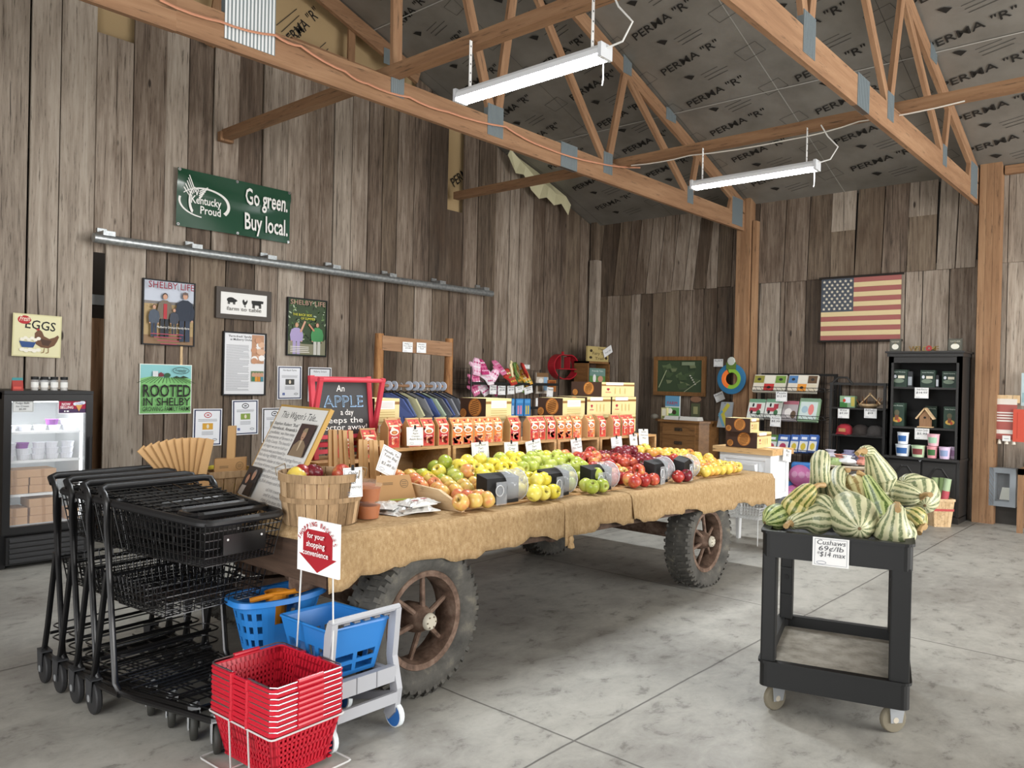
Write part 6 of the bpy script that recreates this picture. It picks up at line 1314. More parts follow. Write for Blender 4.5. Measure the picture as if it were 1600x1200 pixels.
pack('glove_pack', 'tall blue pack at the left end of the mitten rack, beside the shirts', (736, 622, 744, 650), y=ym-.03, col='#5a9ad2', marks=[('r', .2, .3, .8, .8, '#8fc0e6')])
pack('bird_feeder_pack', 'white and brown carded package right of the mitten piles', (838, 583, 857, 615), y=ym+.15, col='#c9beb0', marks=[('r', 0, .8, 1, 1, '#7d5f40'), ('r', .1, .1, .5, .5, '#7c6a55'), ('r', .6, .15, .9, .8, '#8fb2cf'), ('d', .35, .62, .2, .12, '#e9e4da')])
pack('snack_pack', 'small orange pack beside the white and brown carded package', (857, 594, 869, 612), y=ym+.12, col='#b5713a', marks=[('r', .1, .55, .9, .9, '#8a4a22')])
wall_card((854, 605, 864, 620), ym-.02, 'white card under the small orange pack', ['Seeds'], -4)
wall_card((837, 622, 846, 635), ym-.02, 'white card below the carded package, above the third crate bags', ['Toys'], 0)
pack('plush_pack', 'small grey and green spotted pack standing low right of the glove packs', (846, 625, 858, 650), y=ym-.03, col='#6e6a5c', marks=[('d', .4, .6, .25, .15, '#d9d4c4'), ('d', .6, .3, .2, .12, '#39462f')])
# red apple shaped wall shelf
p = P(873, 573, y=7.2); e1 = P(853, 573, y=7.2).x-p.x; rx = abs(e1); rz_ = abs(P(873, 552, y=7.2).z-p.z)
t = thing('apple_wall_shelf', 'red apple shaped metal shelf hung on the left wall', 'wall shelf', (p.x, 7.17, p.z), LW); rd = C('#a11f2b', .4)
ol = []
for i in range(40):
    a = 2*pi*i/40; k_ = 1-.13*math.exp(-((a-pi/2)/.28)**2)-.06*math.exp(-((a-3*pi/2)/.3)**2); ol.append((rx*cos(a)*k_*(1+.05*sin(a)), rz_*sin(a)*k_))
b = MB(); n = 40; b.add([(x*s, y*s, z) for s, z in ((1, 0), (1, .12), (.93, .12), (.93, 0)) for x, y in ol], [(l*n+j, ((l+1) % 4)*n+j, ((l+1) % 4)*n+(j+1) % n, l*n+(j+1) % n) for l in range(4) for j in range(n)], rd); b.build('apple_frame', t)
b = MB(); b.box((-rx*.55, -.04, 0), (rx*.9, -.025, .11), rd).box((-rx*.45, -.025, 0), (-rx*.42, rz_*.75, .11), rd).box((rx*.28, -.025, 0), (rx*.31, rz_*.75, .11), rd); b.build('inner_shelf', t)
MB().box((-.018, rz_*.85, .03), (.018, rz_*1.12, .05), rd).build('stalk', t)
# fairy tale trail sign on a narrow shelf in the corner
yf = 6.85; a, c = P(917, 640, y=yf), P(953, 566, y=yf); t = thing('corner_shelf', 'narrow dark wooden shelf in the corner, topped by the Fairy Tale sign', 'shelf', ((a.x+c.x)/2, yf, 0)); w = (c.x-a.x)/2; H = c.z
b = MB(); b.box((-w, 0, 0), (-w+.03, .25, H), 'oak').box((w-.03, 0, 0), (w, .25, H), 'oak').box((-w, 0, H-.03), (w, .25, H), 'oak').box((-w+.03, .235, 0), (w-.03, .25, H-.03), 'old_wood'); b.build('case', t)
for z in (H-.40, H-.8, H-1.2): MB().box((-w+.03, 0, z), (w-.03, .235, z+.02), 'oak').build('shelf_board', t)
pack('trail_sign', 'pale wood sign lettered The Fairy Tale Trail on top of the corner shelf', (918, 543, 951, 564), y=yf+.02, col='#b3a06a', d=.03, cat='sign', marks=[('tThe', .6, .78, .25, .2, '#3a3020'), ('tFairy Tale', .58, .45, .7, .28, '#3a3020'), ('tTrail', .55, .12, .4, .26, '#3a3020'), ('d', .16, .7, .06, .1, '#3a3020'), ('d', .14, .25, .07, .09, '#3a3020'), ('d', .88, .25, .06, .1, '#3a3020')])
pack('price_card', 'white card set askew at the corner of the Fairy Tale sign', (944, 543, 958, 554), y=yf, col='#dfe0e0', d=.002, cat='price card', marks=[('tTrail $6', .5, .35, .7, .3, '#54565c')]).rotation_euler = (Matrix.Rotation(R(90), 3, 'X') @ Matrix.Rotation(R(24), 3, 'Z')).to_euler()
pack('picture_book', 'green picture book with a white rabbit on the corner shelf', (921, 576, 946, 602), y=yf+.05, col='#6f8f86', cat='book', marks=[('r', 0, 0, 1, .55, '#5b8a4b'), ('tFriendly Tales', .5, .8, .7, .12, '#eef2ee'), ('d', .3, .4, .1, .25, '#e9e9e6'), ('d', .68, .38, .17, .18, '#c9977c'), ('r', .05, .05, .5, .15, '#48743c')])
pack('picture_book', 'light blue boxed book low on the corner shelf', (921, 612, 946, 640), y=yf+.05, col='#a9c6d6', cat='book', marks=[('r', .1, .3, .9, .7, '#7fa7c2')])
# ================================================================== along the back wall
def pxb(px, x): a, c = P(px[0], px[3], x=x), P(px[2], px[1], x=x); return (a.y+c.y)/2, (a.z+c.z)/2, abs(a.y-c.y)/2, abs(c.z-a.z)/2
cy, cz, w, h = pxb((1022, 557, 1104, 617), 10.10); t = thing('framed_picture', 'brown framed aerial photo of a green farm on the back wall', 'framed picture', (10.10, cy, cz), BW); frame(t, w, h, .055, .03, M['oak'], back='#3a2a1c'); k = MB(); k.lay = 4; r = random.Random(8)
k.rect(-w+.055, -h+.055, w-.055, h-.055, '#3a4a33')
for q in range(26): x, y = r.uniform(-w*.8, w*.7), r.uniform(-h*.75, h*.7); k.poly([(x, y), (x+r.uniform(.05, .16), y+.01), (x+r.uniform(.05, .16), y+r.uniform(.03, .1)), (x-.02, y+r.uniform(.03, .09))], r.choice(['#46573a', '#5c6c4a', '#2f3f2a', '#6f7858', '#4a5540'])) if abs(x) < w*.66 and y < h*.5 else None
k.line([(-w*.8, -h*.6), (-w*.5, h*.3)], .012, '#aab08c'); k.line([(w*.2, -h*.8), (w*.8, -h*.2)], .012, '#8f9678')
for q in range(5): k.rect(w*.4+.02*q, h*.0-.03*q, w*.46+.02*q, h*.06-.03*q, '#c3c2b4')
k.rect(w*.1, h*.55, w*.6, h*.72, '#7d8a6e'); k.build('print', t)
# oak dresser
XD = 9.70; ya, yb_ = P(1018, 660, x=XD).y, P(1105, 660, x=XD).y; H = P(1050, 656, x=XD).z; t = thing('oak_dresser', 'oak dresser with canted sides under the framed farm photo', 'dresser', (XD, (ya+yb_)/2, 0)); w = (ya-yb_)/2
def oct_(b, x0, x1, hw_, ch, z0, z1, m): q = [(x0, -hw_+ch), (x0, hw_-ch), (x0+ch, hw_), (x1, hw_), (x1, -hw_), (x0+ch, -hw_)]; n = 6; b.add([(*p_, z0) for p_ in q]+[(*p_, z1) for p_ in q], [tuple(range(n)), tuple(range(2*n-1, n-1, -1))]+[(j, n+j, n+(j+1) % n, (j+1) % n) for j in range(n)], m)
b = MB(); oct_(b, .02, .40, w-.03, .10, .08, H-.03, 'oak'); b.build('carcass', t); b = MB(); oct_(b, -.01, .41, w, .11, H-.03, H, 'oak'); b.build('top', t); b = MB(); oct_(b, .04, .40, w-.05, .1, 0, .08, 'oak'); b.build('plinth', t)
for z0, z1 in ((H-.20, H-.06), (H-.40, H-.23), (H-.64, H-.43)):
    b = MB(); b.box((.0, -w+.18, z0), (.022, w-.18, z1), 'oak'); d_ = b.build('drawer', t)
    b = MB(); b.box((-.006, -.06, (z0+z1)/2-.02), (0, .06, (z0+z1)/2+.025), '#3a2f22'); b.tube([(-.004, -.04, (z0+z1)/2+.01), (-.02, -.03, (z0+z1)/2-.01), (-.02, .03, (z0+z1)/2-.01), (-.004, .04, (z0+z1)/2+.01)], .005, '#3a2f22', 6); b.build('drawer_pull', d_)
XT = XD+.12
def on_top(o, z): o.location.z = z; return o
on_top(pack('farm_book', 'tall white farm picture book standing on the oak dresser', (1039, 617, 1062, 652), x=XT+.1, col='#cfd8d6', cat='book', d=.03, marks=[('r', 0, .55, 1, 1, '#5f95b8'), ('r', 0, 0, 1, .5, '#5d9a58'), ('tFARM', .5, .62, .7, .2, '#b3202c'), ('d', .35, .35, .18, .12, '#efece4'), ('d', .65, .3, .15, .1, '#3a2c22')]), H+.001)
on_top(pack('leaflet_holder', 'dark brown rounded leaflet holder on the oak dresser', (1078, 618, 1096, 650), x=XT+.1, col='#3b3026', cat='leaflet holder', d=.05, marks=[('d', .5, 1.0, .5, .14, '#7d5a44'), ('r', .1, .05, .9, .8, '#4a5038'), ('r', .3, .3, .7, .65, '#8b8a62')]), H+.001)
on_top(pack('small_box', 'small yellow and white box at the left of the farm book', (1033, 635, 1042, 652), x=XT+.02, col='#cfc78f', d=.05, marks=[('r', .15, .3, .85, .9, '#e6e2cc'), ('r', .2, .1, .8, .22, '#6b7d3c')]), H+.001)
for i, (u0, u1) in enumerate(((1043, 1065), (1067, 1096))):
    cy, cz, w_, h_ = pxb((u0, 646, u1, 653), XT); t = thing('paper_stack', '%s low stack of white paper leaflets on the oak dresser' % ('left', 'right')[i], 'paper stack', (XT, cy, H+.001), 0, 'leaflet stacks on the dresser')
    b = MB()
    for j in range(5): b.box((-.10+.004*j, -w_+.003*j, .010*j), (.06, w_-.002*j, .010*j+.009), '#dad9d3')
    b.build('sheets', t)
t = thing('stone', 'small grey stone ornament at the left end of the oak dresser', 'ornament', (XT-.02, P(1024, 648, x=XT).y, H+.001)); MB().lathe([(0, 0), (.05, .005), (.06, .03), (.04, .06), (0, .07)], '#6f6a60', 10).build('stone_body', t, True)
# throwing ring toys on the back wall
p = P(1143, 592, x=9.86); ro = abs(P(1121, 592, x=9.86).y-p.y); t = thing('ring_toy', 'blue throwing ring with orange and green inner band, hung on the back wall', 'ring toy', (9.86, p.y, p.z), BW)
b = MB(); b.lathe([(ro*.66, -.012), (ro*.84, -.016), (ro, -.006), (ro, .006), (ro*.84, .014), (ro*.66, .012), (ro*.66, -.012)], '#2c6b92', 36); b.build('outer_ring', t, True)
b = MB(); b.lathe([(ro*.40, .0), (ro*.44, .016), (ro*.66, .018), (ro*.68, .0)], '#e2722c', 18, arc=pi*.75); o = b.build('orange_band', t); o.rotation_euler = (0, 0, R(115)); b = MB(); b.lathe([(ro*.40, .0), (ro*.44, .016), (ro*.66, .018), (ro*.68, .0)], '#86b33c', 24, arc=pi*1.22); o = b.build('green_band', t); o.rotation_euler = (0, 0, R(-110))
b = MB(); b.box((-.07, ro*.62, .018), (.07, ro*1.08, .024), '#55702f'); b.lathe([(0, .03), (.05, .028), (.06, .02)], '#b9bdb4', 10, (0, ro*1.15, 0)); b.build('hang_tag', t)
p = P(1131, 648, x=9.86); t = thing('boomerang_toy', 'grey, yellow and orange boomerang toy on its card below the ring toy', 'boomerang toy', (9.86, p.y, p.z), BW); hh = abs(P(1131, 628, x=9.86).z-p.z)
b = MB(); b.hexa([(-.10, -hh, -.02), (.10, -hh, -.02), (.13, hh, -.02), (-.04, hh, -.02), (-.10, -hh, 0), (.10, -hh, 0), (.13, hh, 0), (-.04, hh, 0)], '#8f9599'); b.build('backing_card', t); k = MB(); k.line([(.07, hh*.85), (-.02, .02), (.05, -hh*.9)], .05, '#b3a93c'); k.line([(-.02, hh*.3), (-.07, 0), (.0, -hh*.9)], .03, '#5f8fa6'); k.line([(.07, -hh*.5), (.09, -hh*.95)], .05, '#d27f3f'); k.build('print', t)
wall_card((1115, 561, 1130, 573), None, 'white card on the wall left of the ring toy', ['Ring $6.99'], 0, x=10.11); wall_card((1119, 613, 1134, 626), None, 'white card hung askew between ring toy and boomerang', ['Boomerang'], 24, x=10.11)
b = MB(); b.box((-.03, 0, -.05), (0, .07, .05), '#6d7476'); tag(b.build('junction_box', loc=(10.1, P(1157, 618, x=10.1).y, P(1157, 618, x=10.1).z)), 'small grey junction box on the wall under the ring toy', 'junction box')
p0 = P(1143, 570, x=9.86)
tag(MB().tube([(0, 0, 0), (.26, 0, .02)], .006, 'black_steel', 6).build('wall_hook', loc=(9.855, p0.y, p0.z)), 'black wire hook carrying the blue throwing ring', 'hook')
p0 = P(1133, 630, x=9.86)
tag(MB().tube([(0, 0, 0), (.26, 0, .02)], .006, 'black_steel', 6).build('wall_hook', loc=(9.855, p0.y, p0.z)), 'black wire hook carrying the boomerang card', 'hook')
# small white cabinet with butcher block top in front of the racks
t = thing('white_cabinet', 'white painted cabinet table with butcher block top, right of the wagon', 'cabinet', (6.74, 2.90, 0), R(-3)); wt = C('#e4e6e8', .5); LX, LY = .36, .50
for x in (.0, LX-.05):
    for y in (0, LY-.05):
        b = MB(); b.hexa([(x+.008, y+.008, 0), (x+.042, y+.008, 0), (x+.042, y+.042, 0), (x+.008, y+.042, 0), (x, y, .44), (x+.05, y, .44), (x+.05, y+.05, .44), (x, y+.05, .44)], wt); b.box((x, y, .44), (x+.05, y+.05, .84), wt); b.build('leg', t)
b = MB(); b.box((.01, .012, .45), (LX-.01, LY-.01, .84), wt); b.build('body', t)
for a_ in (((-.002, .05, .79), (.012, LY-.05, .84)), ((-.002, .05, .45), (.012, LY-.05, .50)), ((.05, -.002, .79), (LX-.05, .014, .84)), ((.05, -.002, .45), (LX-.05, .014, .50))): MB().box(*a_, wt).build('panel_moulding', t)
MB().hexa([(-.05, .12, .70), (0, .12, .66), (0, .40, .66), (-.05, .40, .70), (-.065, .12, .75), (0, .12, .76), (0, .40, .76), (-.065, .40, .75)], wt).build('tilt_bin', t)
b = MB()
for i in range(5): b.box((-.03+i*(LX+.06)/5, -.03, .842), (-.03+(i+1)*(LX+.06)/5-.001, LY+.06, .895), 'butcher')
b.build('butcher_block_top', t)
p = P(1186, 697, y=2.98)
def pbx(x0, x1, y0, d, z0, h, lab): o = pie_box(x0, x1, y0, d, z0, h, lab, 'art', 'pie boxes on the white cabinet'); return o
pbx(6.72, 7.02, 3.02, .30, .897, .140, 'wide pie box with pie photo on the butcher block top'); pbx(6.66, 6.84, 3.06, .24, 1.038, .125, 'smaller pie box stacked on the wide one, pie photo facing out')
wall_card((1223, 701, 1236, 722), 2.852, 'white card taped over the edge of the butcher block top', ['Pies', '$12'], -8)
tag(MB().box((-.06, -.09, 0), (.06, .09, .002), '#dddcd8').build('paper_sheet', loc=(6.95, 2.99, .897)), 'white paper sheet lying on the butcher block top near its edge', 'paper sheet')
p = P(1162, 796, x=6.86); t = thing('wire_basket', 'white wire basket standing on the floor under the white cabinet', 'wire basket', (6.96, p.y, 0), 0); b = MB()
wire_basket(b, (-.12, -.16, .12, .16, lambda y: .34), (-.10, -.14, .10, .14, .235), 8, 10, 4, 'white_wire', .0025); b.tube(rrect(-.12, -.16, .12, .16, .34, .02, 2), .005, 'white_wire', 5, closed=True); b.build('wire_body', t)
b = MB()
for x in (-.1, .1):
    for y in (-.14, .14): b.tube([(x, y, 0), (x, y, .24)], .004, 'white_wire', 5)
b.build('wire_legs', t)
# black wire rack with puzzles and toys
XR = 9.66; ya, yb_ = P(1176, 600, x=XR).y, P(1291, 600, x=XR).y; HT = P(1180, 583, x=XR+.3).z; w = (ya-yb_)/2; cy = (ya+yb_)/2
t = thing('wire_rack', 'black wire display rack of boxed toys against the back wall', 'wire rack', (XR, cy, 0)); b = MB()
for y in (-w, w):
    b.box((.30, y-.02, 0), (.34, y+.02, HT), 'black_steel'); b.box((-.05, y-.015, 0), (.34, y+.015, .04), 'black_steel')
b.box((.31, -w, HT-.03), (.33, w, HT), 'black_steel'); b.build('frame', t); b = MB()
for i in range(17): y = -w+2*w*i/16; b.tube([(.315, y, .1), (.315, y, HT)], .0035, 'black_steel', 4)
for j in range(16): z = .12+j*(HT-.14)/15; b.tube([(.31, -w, z), (.31, w, z)], .0035, 'black_steel', 4)
b.build('mesh_back', t); tiers = [P(1230, v, x=XR+.05).z for v in (611, 654, 707)]
for z in tiers+[tiers[2]-.45]:
    b = MB()
    for x_, z_ in ((0, z), (.30, z+.03), (0, z+.045)): b.tube([(x_, -w, z_), (x_, w, z_)], .004, 'black_steel', 5)
    for i in range(15): y = -w+2*w*i/14; b.tube([(.30, y, z+.03), (0, y, z), (0, y+.03, z+.045)], .0028, 'black_steel', 4)
    b.build('shelf_tray', t)
def tierpack(lab, u0, v0, u1, v1, col, marks, grp): return pack('toy_pack', lab, (u0, v0, u1, v1), x=XR+.05, col=col, d=.05, marks=marks, grp=grp, tilt=22, cat='toy')
def six(a): return [('r', i*.333+.01, j*.48+.03, i*.333+.32, j*.48+.47, a[j*3+i]) for j in range(2) for i in range(3)]+[('d', .5/3+i/3, .25+.48*j, .06, .08, '#2c2a28') for i in range(3) for j in range(2) if (i+j) % 2]
tierpack('left puzzle box of animal squares on the top tier of the wire rack', 1175, 586, 1226, 611, '#cfcabc', six(['#d9d0c0', '#b5332f', '#cfcab8', '#8f8a3a', '#dcd7c8', '#6f8f3c']), 'toys on the top tier')
tierpack('right puzzle box of animal squares on the top tier of the wire rack', 1229, 586, 1275, 612, '#cfcabc', six(['#d2c9ba', '#d88f38', '#cbc0a8', '#4f79a8', '#d9d4c6', '#5d4630']), 'toys on the top tier')
truck = [('r', 0, .82, 1, 1, '#6f9c7e'), ('r', .1, .35, .7, .55, '#b0404c'), ('r', .5, .5, .78, .75, '#b0404c'), ('d', .25, .32, .08, .1, '#2a2a2a'), ('d', .68, .30, .13, .14, '#3f6b46'), ('d', .3, .68, .06, .1, '#2a2a2a')]
for i, (u0, u1) in enumerate(((1166, 1192), (1193, 1219))): tierpack('toy pack with red truck picture on the middle tier, %s' % ('left', 'right')[i], u0, 624, u1, 653, '#d3d6cf', truck, 'toys on the middle tier')
tierpack('grey toy pack with animal picture on the middle tier, third from the left', 1220, 627, 1244, 656, '#a79fa0', [('r', 0, .82, 1, 1, '#a2606c'), ('d', .4, .4, .25, .22, '#d9d4d0'), ('d', .75, .3, .18, .2, '#5d4a38')], 'toys on the middle tier')
tierpack('green edged toy pack with pink animal, rightmost on the middle tier', 1245, 623, 1277, 657, '#8fae8c', [('r', .06, .08, .92, .84, '#c5d2cf'), ('d', .3, .5, .16, .16, '#9fb8c4'), ('d', .62, .5, .14, .24, '#d87d78'), ('r', 0, .86, 1, 1, '#7d9a80')], 'toys on the middle tier')
for i, (u0, u1, c_) in enumerate(((1195, 1212, '#5f8a4a'), (1212, 1231, '#3f63a8'), (1232, 1246, '#3f63a8'), (1246, 1261, '#4a70b4'), (1261, 1275, '#3f63a8'))): tierpack('%s topped hanging toy pack on the bottom tier, %s' % ('green' if i == 0 else 'blue', nth(i, 5)), u0, 680, u1, 706, c_, [('r', .05, .04, .95, .62, '#d5d6d4'), ('d', .5, .32, .28, .2, ('#b04a5a', '#a83a5a', '#c9b23c', '#c9b23c', '#c9b23c')[i]), ('r', .2, .72, .8, .86, '#dfe4ee')], 'toys on the bottom tier')
wall_card((1212, 612, 1230, 627), None, 'white card hooked on the top tier of the toy rack', ['Puzzle', '$12.99'], 0, x=XR-.02); wall_card((1203, 651, 1220, 666), None, 'white card hooked on the middle tier of the toy rack', ['Activity', '$8.99'], -2, x=XR-.02)
# pink and blue net balls
for i, (u, v, r) in enumerate(((1250, 743, .125), (1242, 774, .125))):
    p = P(u, v, x=9.1); t = thing('play_ball', 'pink ball in a blue net pack, %s of two under the toy rack' % ('upper', 'lower')[i], 'ball', (9.1, p.y, p.z), R(20), 'net balls under the toy rack'); prb = [(r*cos(R(a)), r*sin(R(a))) for a in range(-90, 91, 15)]
    MB().lathe(prb, '#d47ab0', 20).build('ball_body', t, True); MB().bbox((.03, -.20, -.11), (.12, .10, .15), '#3f7fc4', .03).build('blue_pack', t)
    for q in range(3): a = R(150+40*q); MB().lathe([(0, r+.002), (.03, r-.002), (.04, r-.008)], '#e4a6cc', 10).build('ball_dot', t).matrix_local = Matrix.Rotation(a, 4, 'Z') @ Matrix.Rotation(R(80), 4, 'Y')
zb1 = P(1242, 774, x=9.1).z-.125
b = MB()
for x_ in (-.14, .14):
    for y_ in (-.2, .2): b.tube([(x_, y_, 0), (x_, y_, zb1+.02)], .006, 'black_steel', 5)
b.tube(rrect(-.16, -.22, .16, .22, zb1-.006, .03, 2), .006, 'black_steel', 5, closed=True); b.tube([(-.16, 0, zb1-.006), (.16, 0, zb1-.006)], .006, 'black_steel', 5); b.tube([(0, -.2, zb1-.006), (0, .2, zb1-.006)], .006, 'black_steel', 5); tag(b.build('ball_stand', loc=(9.1, P(1245, 760, x=9.1).y, 0)), 'low black wire stand holding the pink net balls', 'stand')
# black slatted shelf with caps and bird feeder
XS = 9.80; ya, yb_ = P(1296, 650, x=XS).y, P(1384, 650, x=XS).y; w = (ya-yb_)/2; cy = (ya+yb_)/2; HT = P(1340, 598, x=XS).z
t = thing('black_shelf', 'black open shelf with an arched corner, holding caps and a bird feeder', 'shelf', (XS, cy, 0)); b = MB()
for y in (-w+.015, w-.015):
    for x_ in (.0, .3): b.box((x_-.012, y-.015, 0), (x_+.012, y+.015, HT), 'black_wood')
b.box((.0, -w, HT-.03), (.02, w, HT), 'black_wood').box((.28, -w, HT-.03), (.3, w, HT), 'black_wood'); b.tube([(0, w-.015, HT-.1), (0, w-.03, HT), (.0, w-.10, HT+.06), (.0, w-.2, HT+.06), (0, w-.27, HT-.02)], .012, 'black_wood', 6); b.build('frame', t)
sz = [P(1340, v, x=XS).z for v in (637.5, 680)]
for z in sz+[sz[1]-.35, sz[1]-.65]: MB().box((-.01, -w, z-.02), (.31, w, z), 'black_wood').build('shelf_board', t)
MB().box((.305, -w, .1), (.315, w, sz[0]), '#151515').build('back_panel', t)
def onshelf(o, z): o.location.z = z+.001; return o
onshelf(pack('boxed_kit', 'green and white boxed kit on the upper shelf of the black shelf', (1312, 620, 1336, 637), x=XS+.08, col='#8fb08a', d=.08, cat='box', marks=[('r', .0, .0, .5, .45, '#3f7a3c'), ('r', .3, .4, .7, .9, '#dfe6ea'), ('r', .75, .1, .98, .9, '#c9b85a'), ('d', .3, .6, .1, .15, '#c8452f')]), sz[0])
p = P(1358, 636, x=XS+.08); t = thing('bird_feeder', 'small wood and twig bird feeder on the black shelf', 'bird feeder', (XS+.08, p.y, sz[0]+.001), 0); b = MB(); b.lathe([(0, 0), (.05, .0), (.11, .03), (.12, .05), (.1, .05), (.05, .02)], 'pale_wood', 16); b.build('bowl', t); b = MB()
b.bar((-.0, .10, .05), (0, -.02, .18), .02, .012, 'pale_wood'); b.bar((0, -.13, .05), (0, .0, .18), .02, .012, 'pale_wood'); b.build('roof_slats', t)
for i in range(5): MB().tube([(.02*cos(i), .12*cos(i*1.3), .05), (.04*sin(i), .15*cos(i*1.3), .1+.01*i)], .005, 'log', 5).build('twig', t)
wall_card((1309, 639, 1327, 653), None, 'left white card on the edge of the black shelf', ['Kite', '$9.99'], 0, x=XS-.03); wall_card((1350, 639, 1370, 653), None, 'right white card on the edge of the black shelf', ['Bird Feeder', '$19'], 0, x=XS-.03)
for i, (u, c_, nm) in enumerate(((1319, '#a82f3a', 'red trucker cap with a patch'), (1344, '#3a3330', 'dark brown cap'), (1367, '#4a4644', 'dark grey cap'))):
    p = P(u, 679, x=XS+.1); t = thing('baseball_cap', '%s on the middle board of the black shelf' % nm, 'cap', (XS+.12, p.y, sz[1]+.001), 0, 'caps on the black shelf'); r = .095
    MB().lathe([(r, 0), (r*1.0, .05), (r*.86, .09), (r*.5, .118), (0, .125)], C(c_, .85), 20).build('crown', t, True)
    b = MB(); vs = [(-(r*.9+.07*math.sqrt(max(0, 1-(q/6)**2)))*1.0, q*.014, .004-.0006*q*q) for q in range(-6, 7)]+[(-math.sqrt(max(0, r*r-(q*.014)**2)), q*.014, .012) for q in range(-6, 7)]; b.add(vs, [(j, j+1, 14+j, 13+j) for j in range(12)], C(c_, .85)); o = b.build('brim', t); md = o.modifiers.new('th', 'SOLIDIFY'); md.thickness = .004
    if i == 0: MB().box((-r-.008, -.04, .03), (-r+.006, .04, .07), '#b98a5c').build('patch', t); MB().lathe([(r*1.002, .0), (r*1.002, .05), (r*.865, .092), (r*.5, .12)], '#b9b4b0', 10, arc=pi).build('mesh_panel', t, True).rotation_euler = (0, 0, R(-90))
# barrel with tray of wrapped candy
p = P(1327, 728, x=8.7); t = thing('candy_barrel', 'wooden barrel with a pale round tray, behind the squash', 'barrel', (8.7, p.y, 0)); zt_ = P(1327, 729, x=8.52).z
MB().lathe([(.20, 0), (.235, zt_*.3), (.245, zt_*.5), (.235, zt_*.7), (.2, zt_-.03), (0, zt_-.03)], 'oak', 22).build('barrel_body', t, True)
for z in (.12, .3, .55, .75): MB().lathe([(.222 if z in (.12, .75) else .243, z*zt_/.85), (.228 if z in (.12, .75) else .249, z*zt_/.85+.035)], '#4b4844', 24).build('hoop', t, True)
MB().lathe([(0, zt_-.03), (.28, zt_-.02), (.31, zt_+.005), (.30, zt_+.012), (.27, zt_-.01), (0, zt_-.02)], '#d6c9b2', 28).build('tray', t, True)
for i in range(12):
    a, q = i*2.4, .045+.06*(i**.5)*.95; c_ = ['#d3d6da', '#c98a7a', '#8a8aa6', '#9db07a', '#dddfe1', '#c9c6d0'][i % 6]
    t = thing('candy_bag', 'clear wrapped bag of bright candy on the barrel tray', 'candy bag', (8.7+q*cos(a), p.y+q*sin(a), zt_-.008+.03*(i % 3)), R(i*50), 'candy bags on the barrel tray'); b = MB(); b.lathe([(0, 0), (.06, .004), (.085, .025), (.07, .05), (.045, .06), (.04, .066), (.06, .09)], c_, 9)
    for v in b.v: v.x *= 1+.3*sin(v.z*90+i); v.y *= 1+.25*cos(v.z*70+i)
    b.build('bag_body', t)
# black hutch
t = thing('black_hutch', 'tall black painted hutch with open shelves and arched doors, back wall', 'hutch', (9.62, 2.40, 0)); w, D, H = .375, .42, 1.885; bw = 'black_wood'; ZC = .70
b = MB(); b.box((.02, -w, .06), (D, -w+.03, H-.05), bw).box((.02, w-.03, .06), (D, w, H-.05), bw).box((D-.02, -w+.03, .06), (D, w-.03, H-.05), '#121212').box((.0, -w+.0, 0), (D, w, .07), bw).box((.0, -w-.012, H-.06), (D, w+.012, H-.02), bw).box((-.025, -w-.03, H-.02), (D, w+.03, H), bw); b.box((.02, -w, ZC), (.04, -w+.055, H-.05), bw).box((.02, w-.055, ZC), (.04, w, H-.05), bw).box((.02, -w, H-.13), (.04, w, H-.05), bw); b.build('carcass', t)
b = MB(); b.box((-.06, -w-.01, ZC-.025), (D, w+.01, ZC), bw); b.build('counter', t); hz = [P(1445, 605, x=9.66).z, P(1445, 668, x=9.66).z]
for z in hz: MB().box((.03, -w+.03, z-.022), (D-.02, w-.03, z), bw).build('shelf_board', t)
MB().box((.02, -w+.03, .07), (D-.02, w-.03, ZC-.025), '#141414').build('lower_case', t)
for s in (-1, 1):
    y0, y1 = (s*.01, s*(w-.035)); y0, y1 = min(y0, y1), max(y0, y1); b = MB(); b.box((.0, y0, .09), (.02, y1, ZC-.05), bw); d_ = b.build('door', t); b = MB(); ym_ = (y0+y1)/2; hwd = (y1-y0)/2-.06
    ar = [(-.004, ym_-hwd, .15), (-.004, ym_-hwd, .48), (-.004, ym_-hwd*.6, .54), (-.004, ym_-hwd*.3, .59), (-.004, ym_+hwd*.3, .59), (-.004, ym_+hwd*.6, .54), (-.004, ym_+hwd, .48), (-.004, ym_+hwd, .15)]; b.tube(ar, .010, bw, 5, closed=True); b.build('arched_panel', d_)
    MB().lathe([(0, -.02), (.010, -.018), (.012, -.008), (.006, 0)], '#3a3a38', 10, (0, s*.03, .45), 'x').build('door_knob', d_)
MB().tube([(-.065, -.01, ZC-.03), (-.075, 0, ZC-.042), (-.065, .01, ZC-.03)], .004, '#8f9296', 5).build('pull_ring', t)
XH = 9.70
def hpack(lab, px, z, marks, d=.10, col='#31453a'): return onshelf(pack('garden_kit', lab, px, x=XH, col=col, d=d, marks=marks, cat='box', grp='green boxed kits in the hutch'), z)
toolm = [('r', .04, .05, .96, .95, '#26362e'), ('tGarden Workshop', .5, .84, .8, .09, '#c3cfc4'), ('d', .45, .35, .38, .13, '#6f7d6c'), ('r', .4, .5, .85, .66, '#d3cdb8'), ('d', .2, .6, .1, .1, '#c9cdd3')]
for i, px in enumerate(((1394, 578, 1417, 604), (1438, 578, 1461, 604), (1472, 579, 1495, 604))): hpack('dark green kit with tool picture on the hutch top shelf, %s' % nth(i, 3), px, hz[0], toolm)
bhm = [('r', .04, .05, .96, .95, '#2b3f34'), ('tGarden Workshop', .5, .86, .8, .08, '#c3cfc4'), ('d', .5, .28, .36, .12, '#c9a24c'), ('r', .33, .25, .6, .55, '#7d4a34'), ('d', .46, .58, .2, .12, '#5d5a44'), ('d', .62, .24, .1, .07, '#c0503a')]
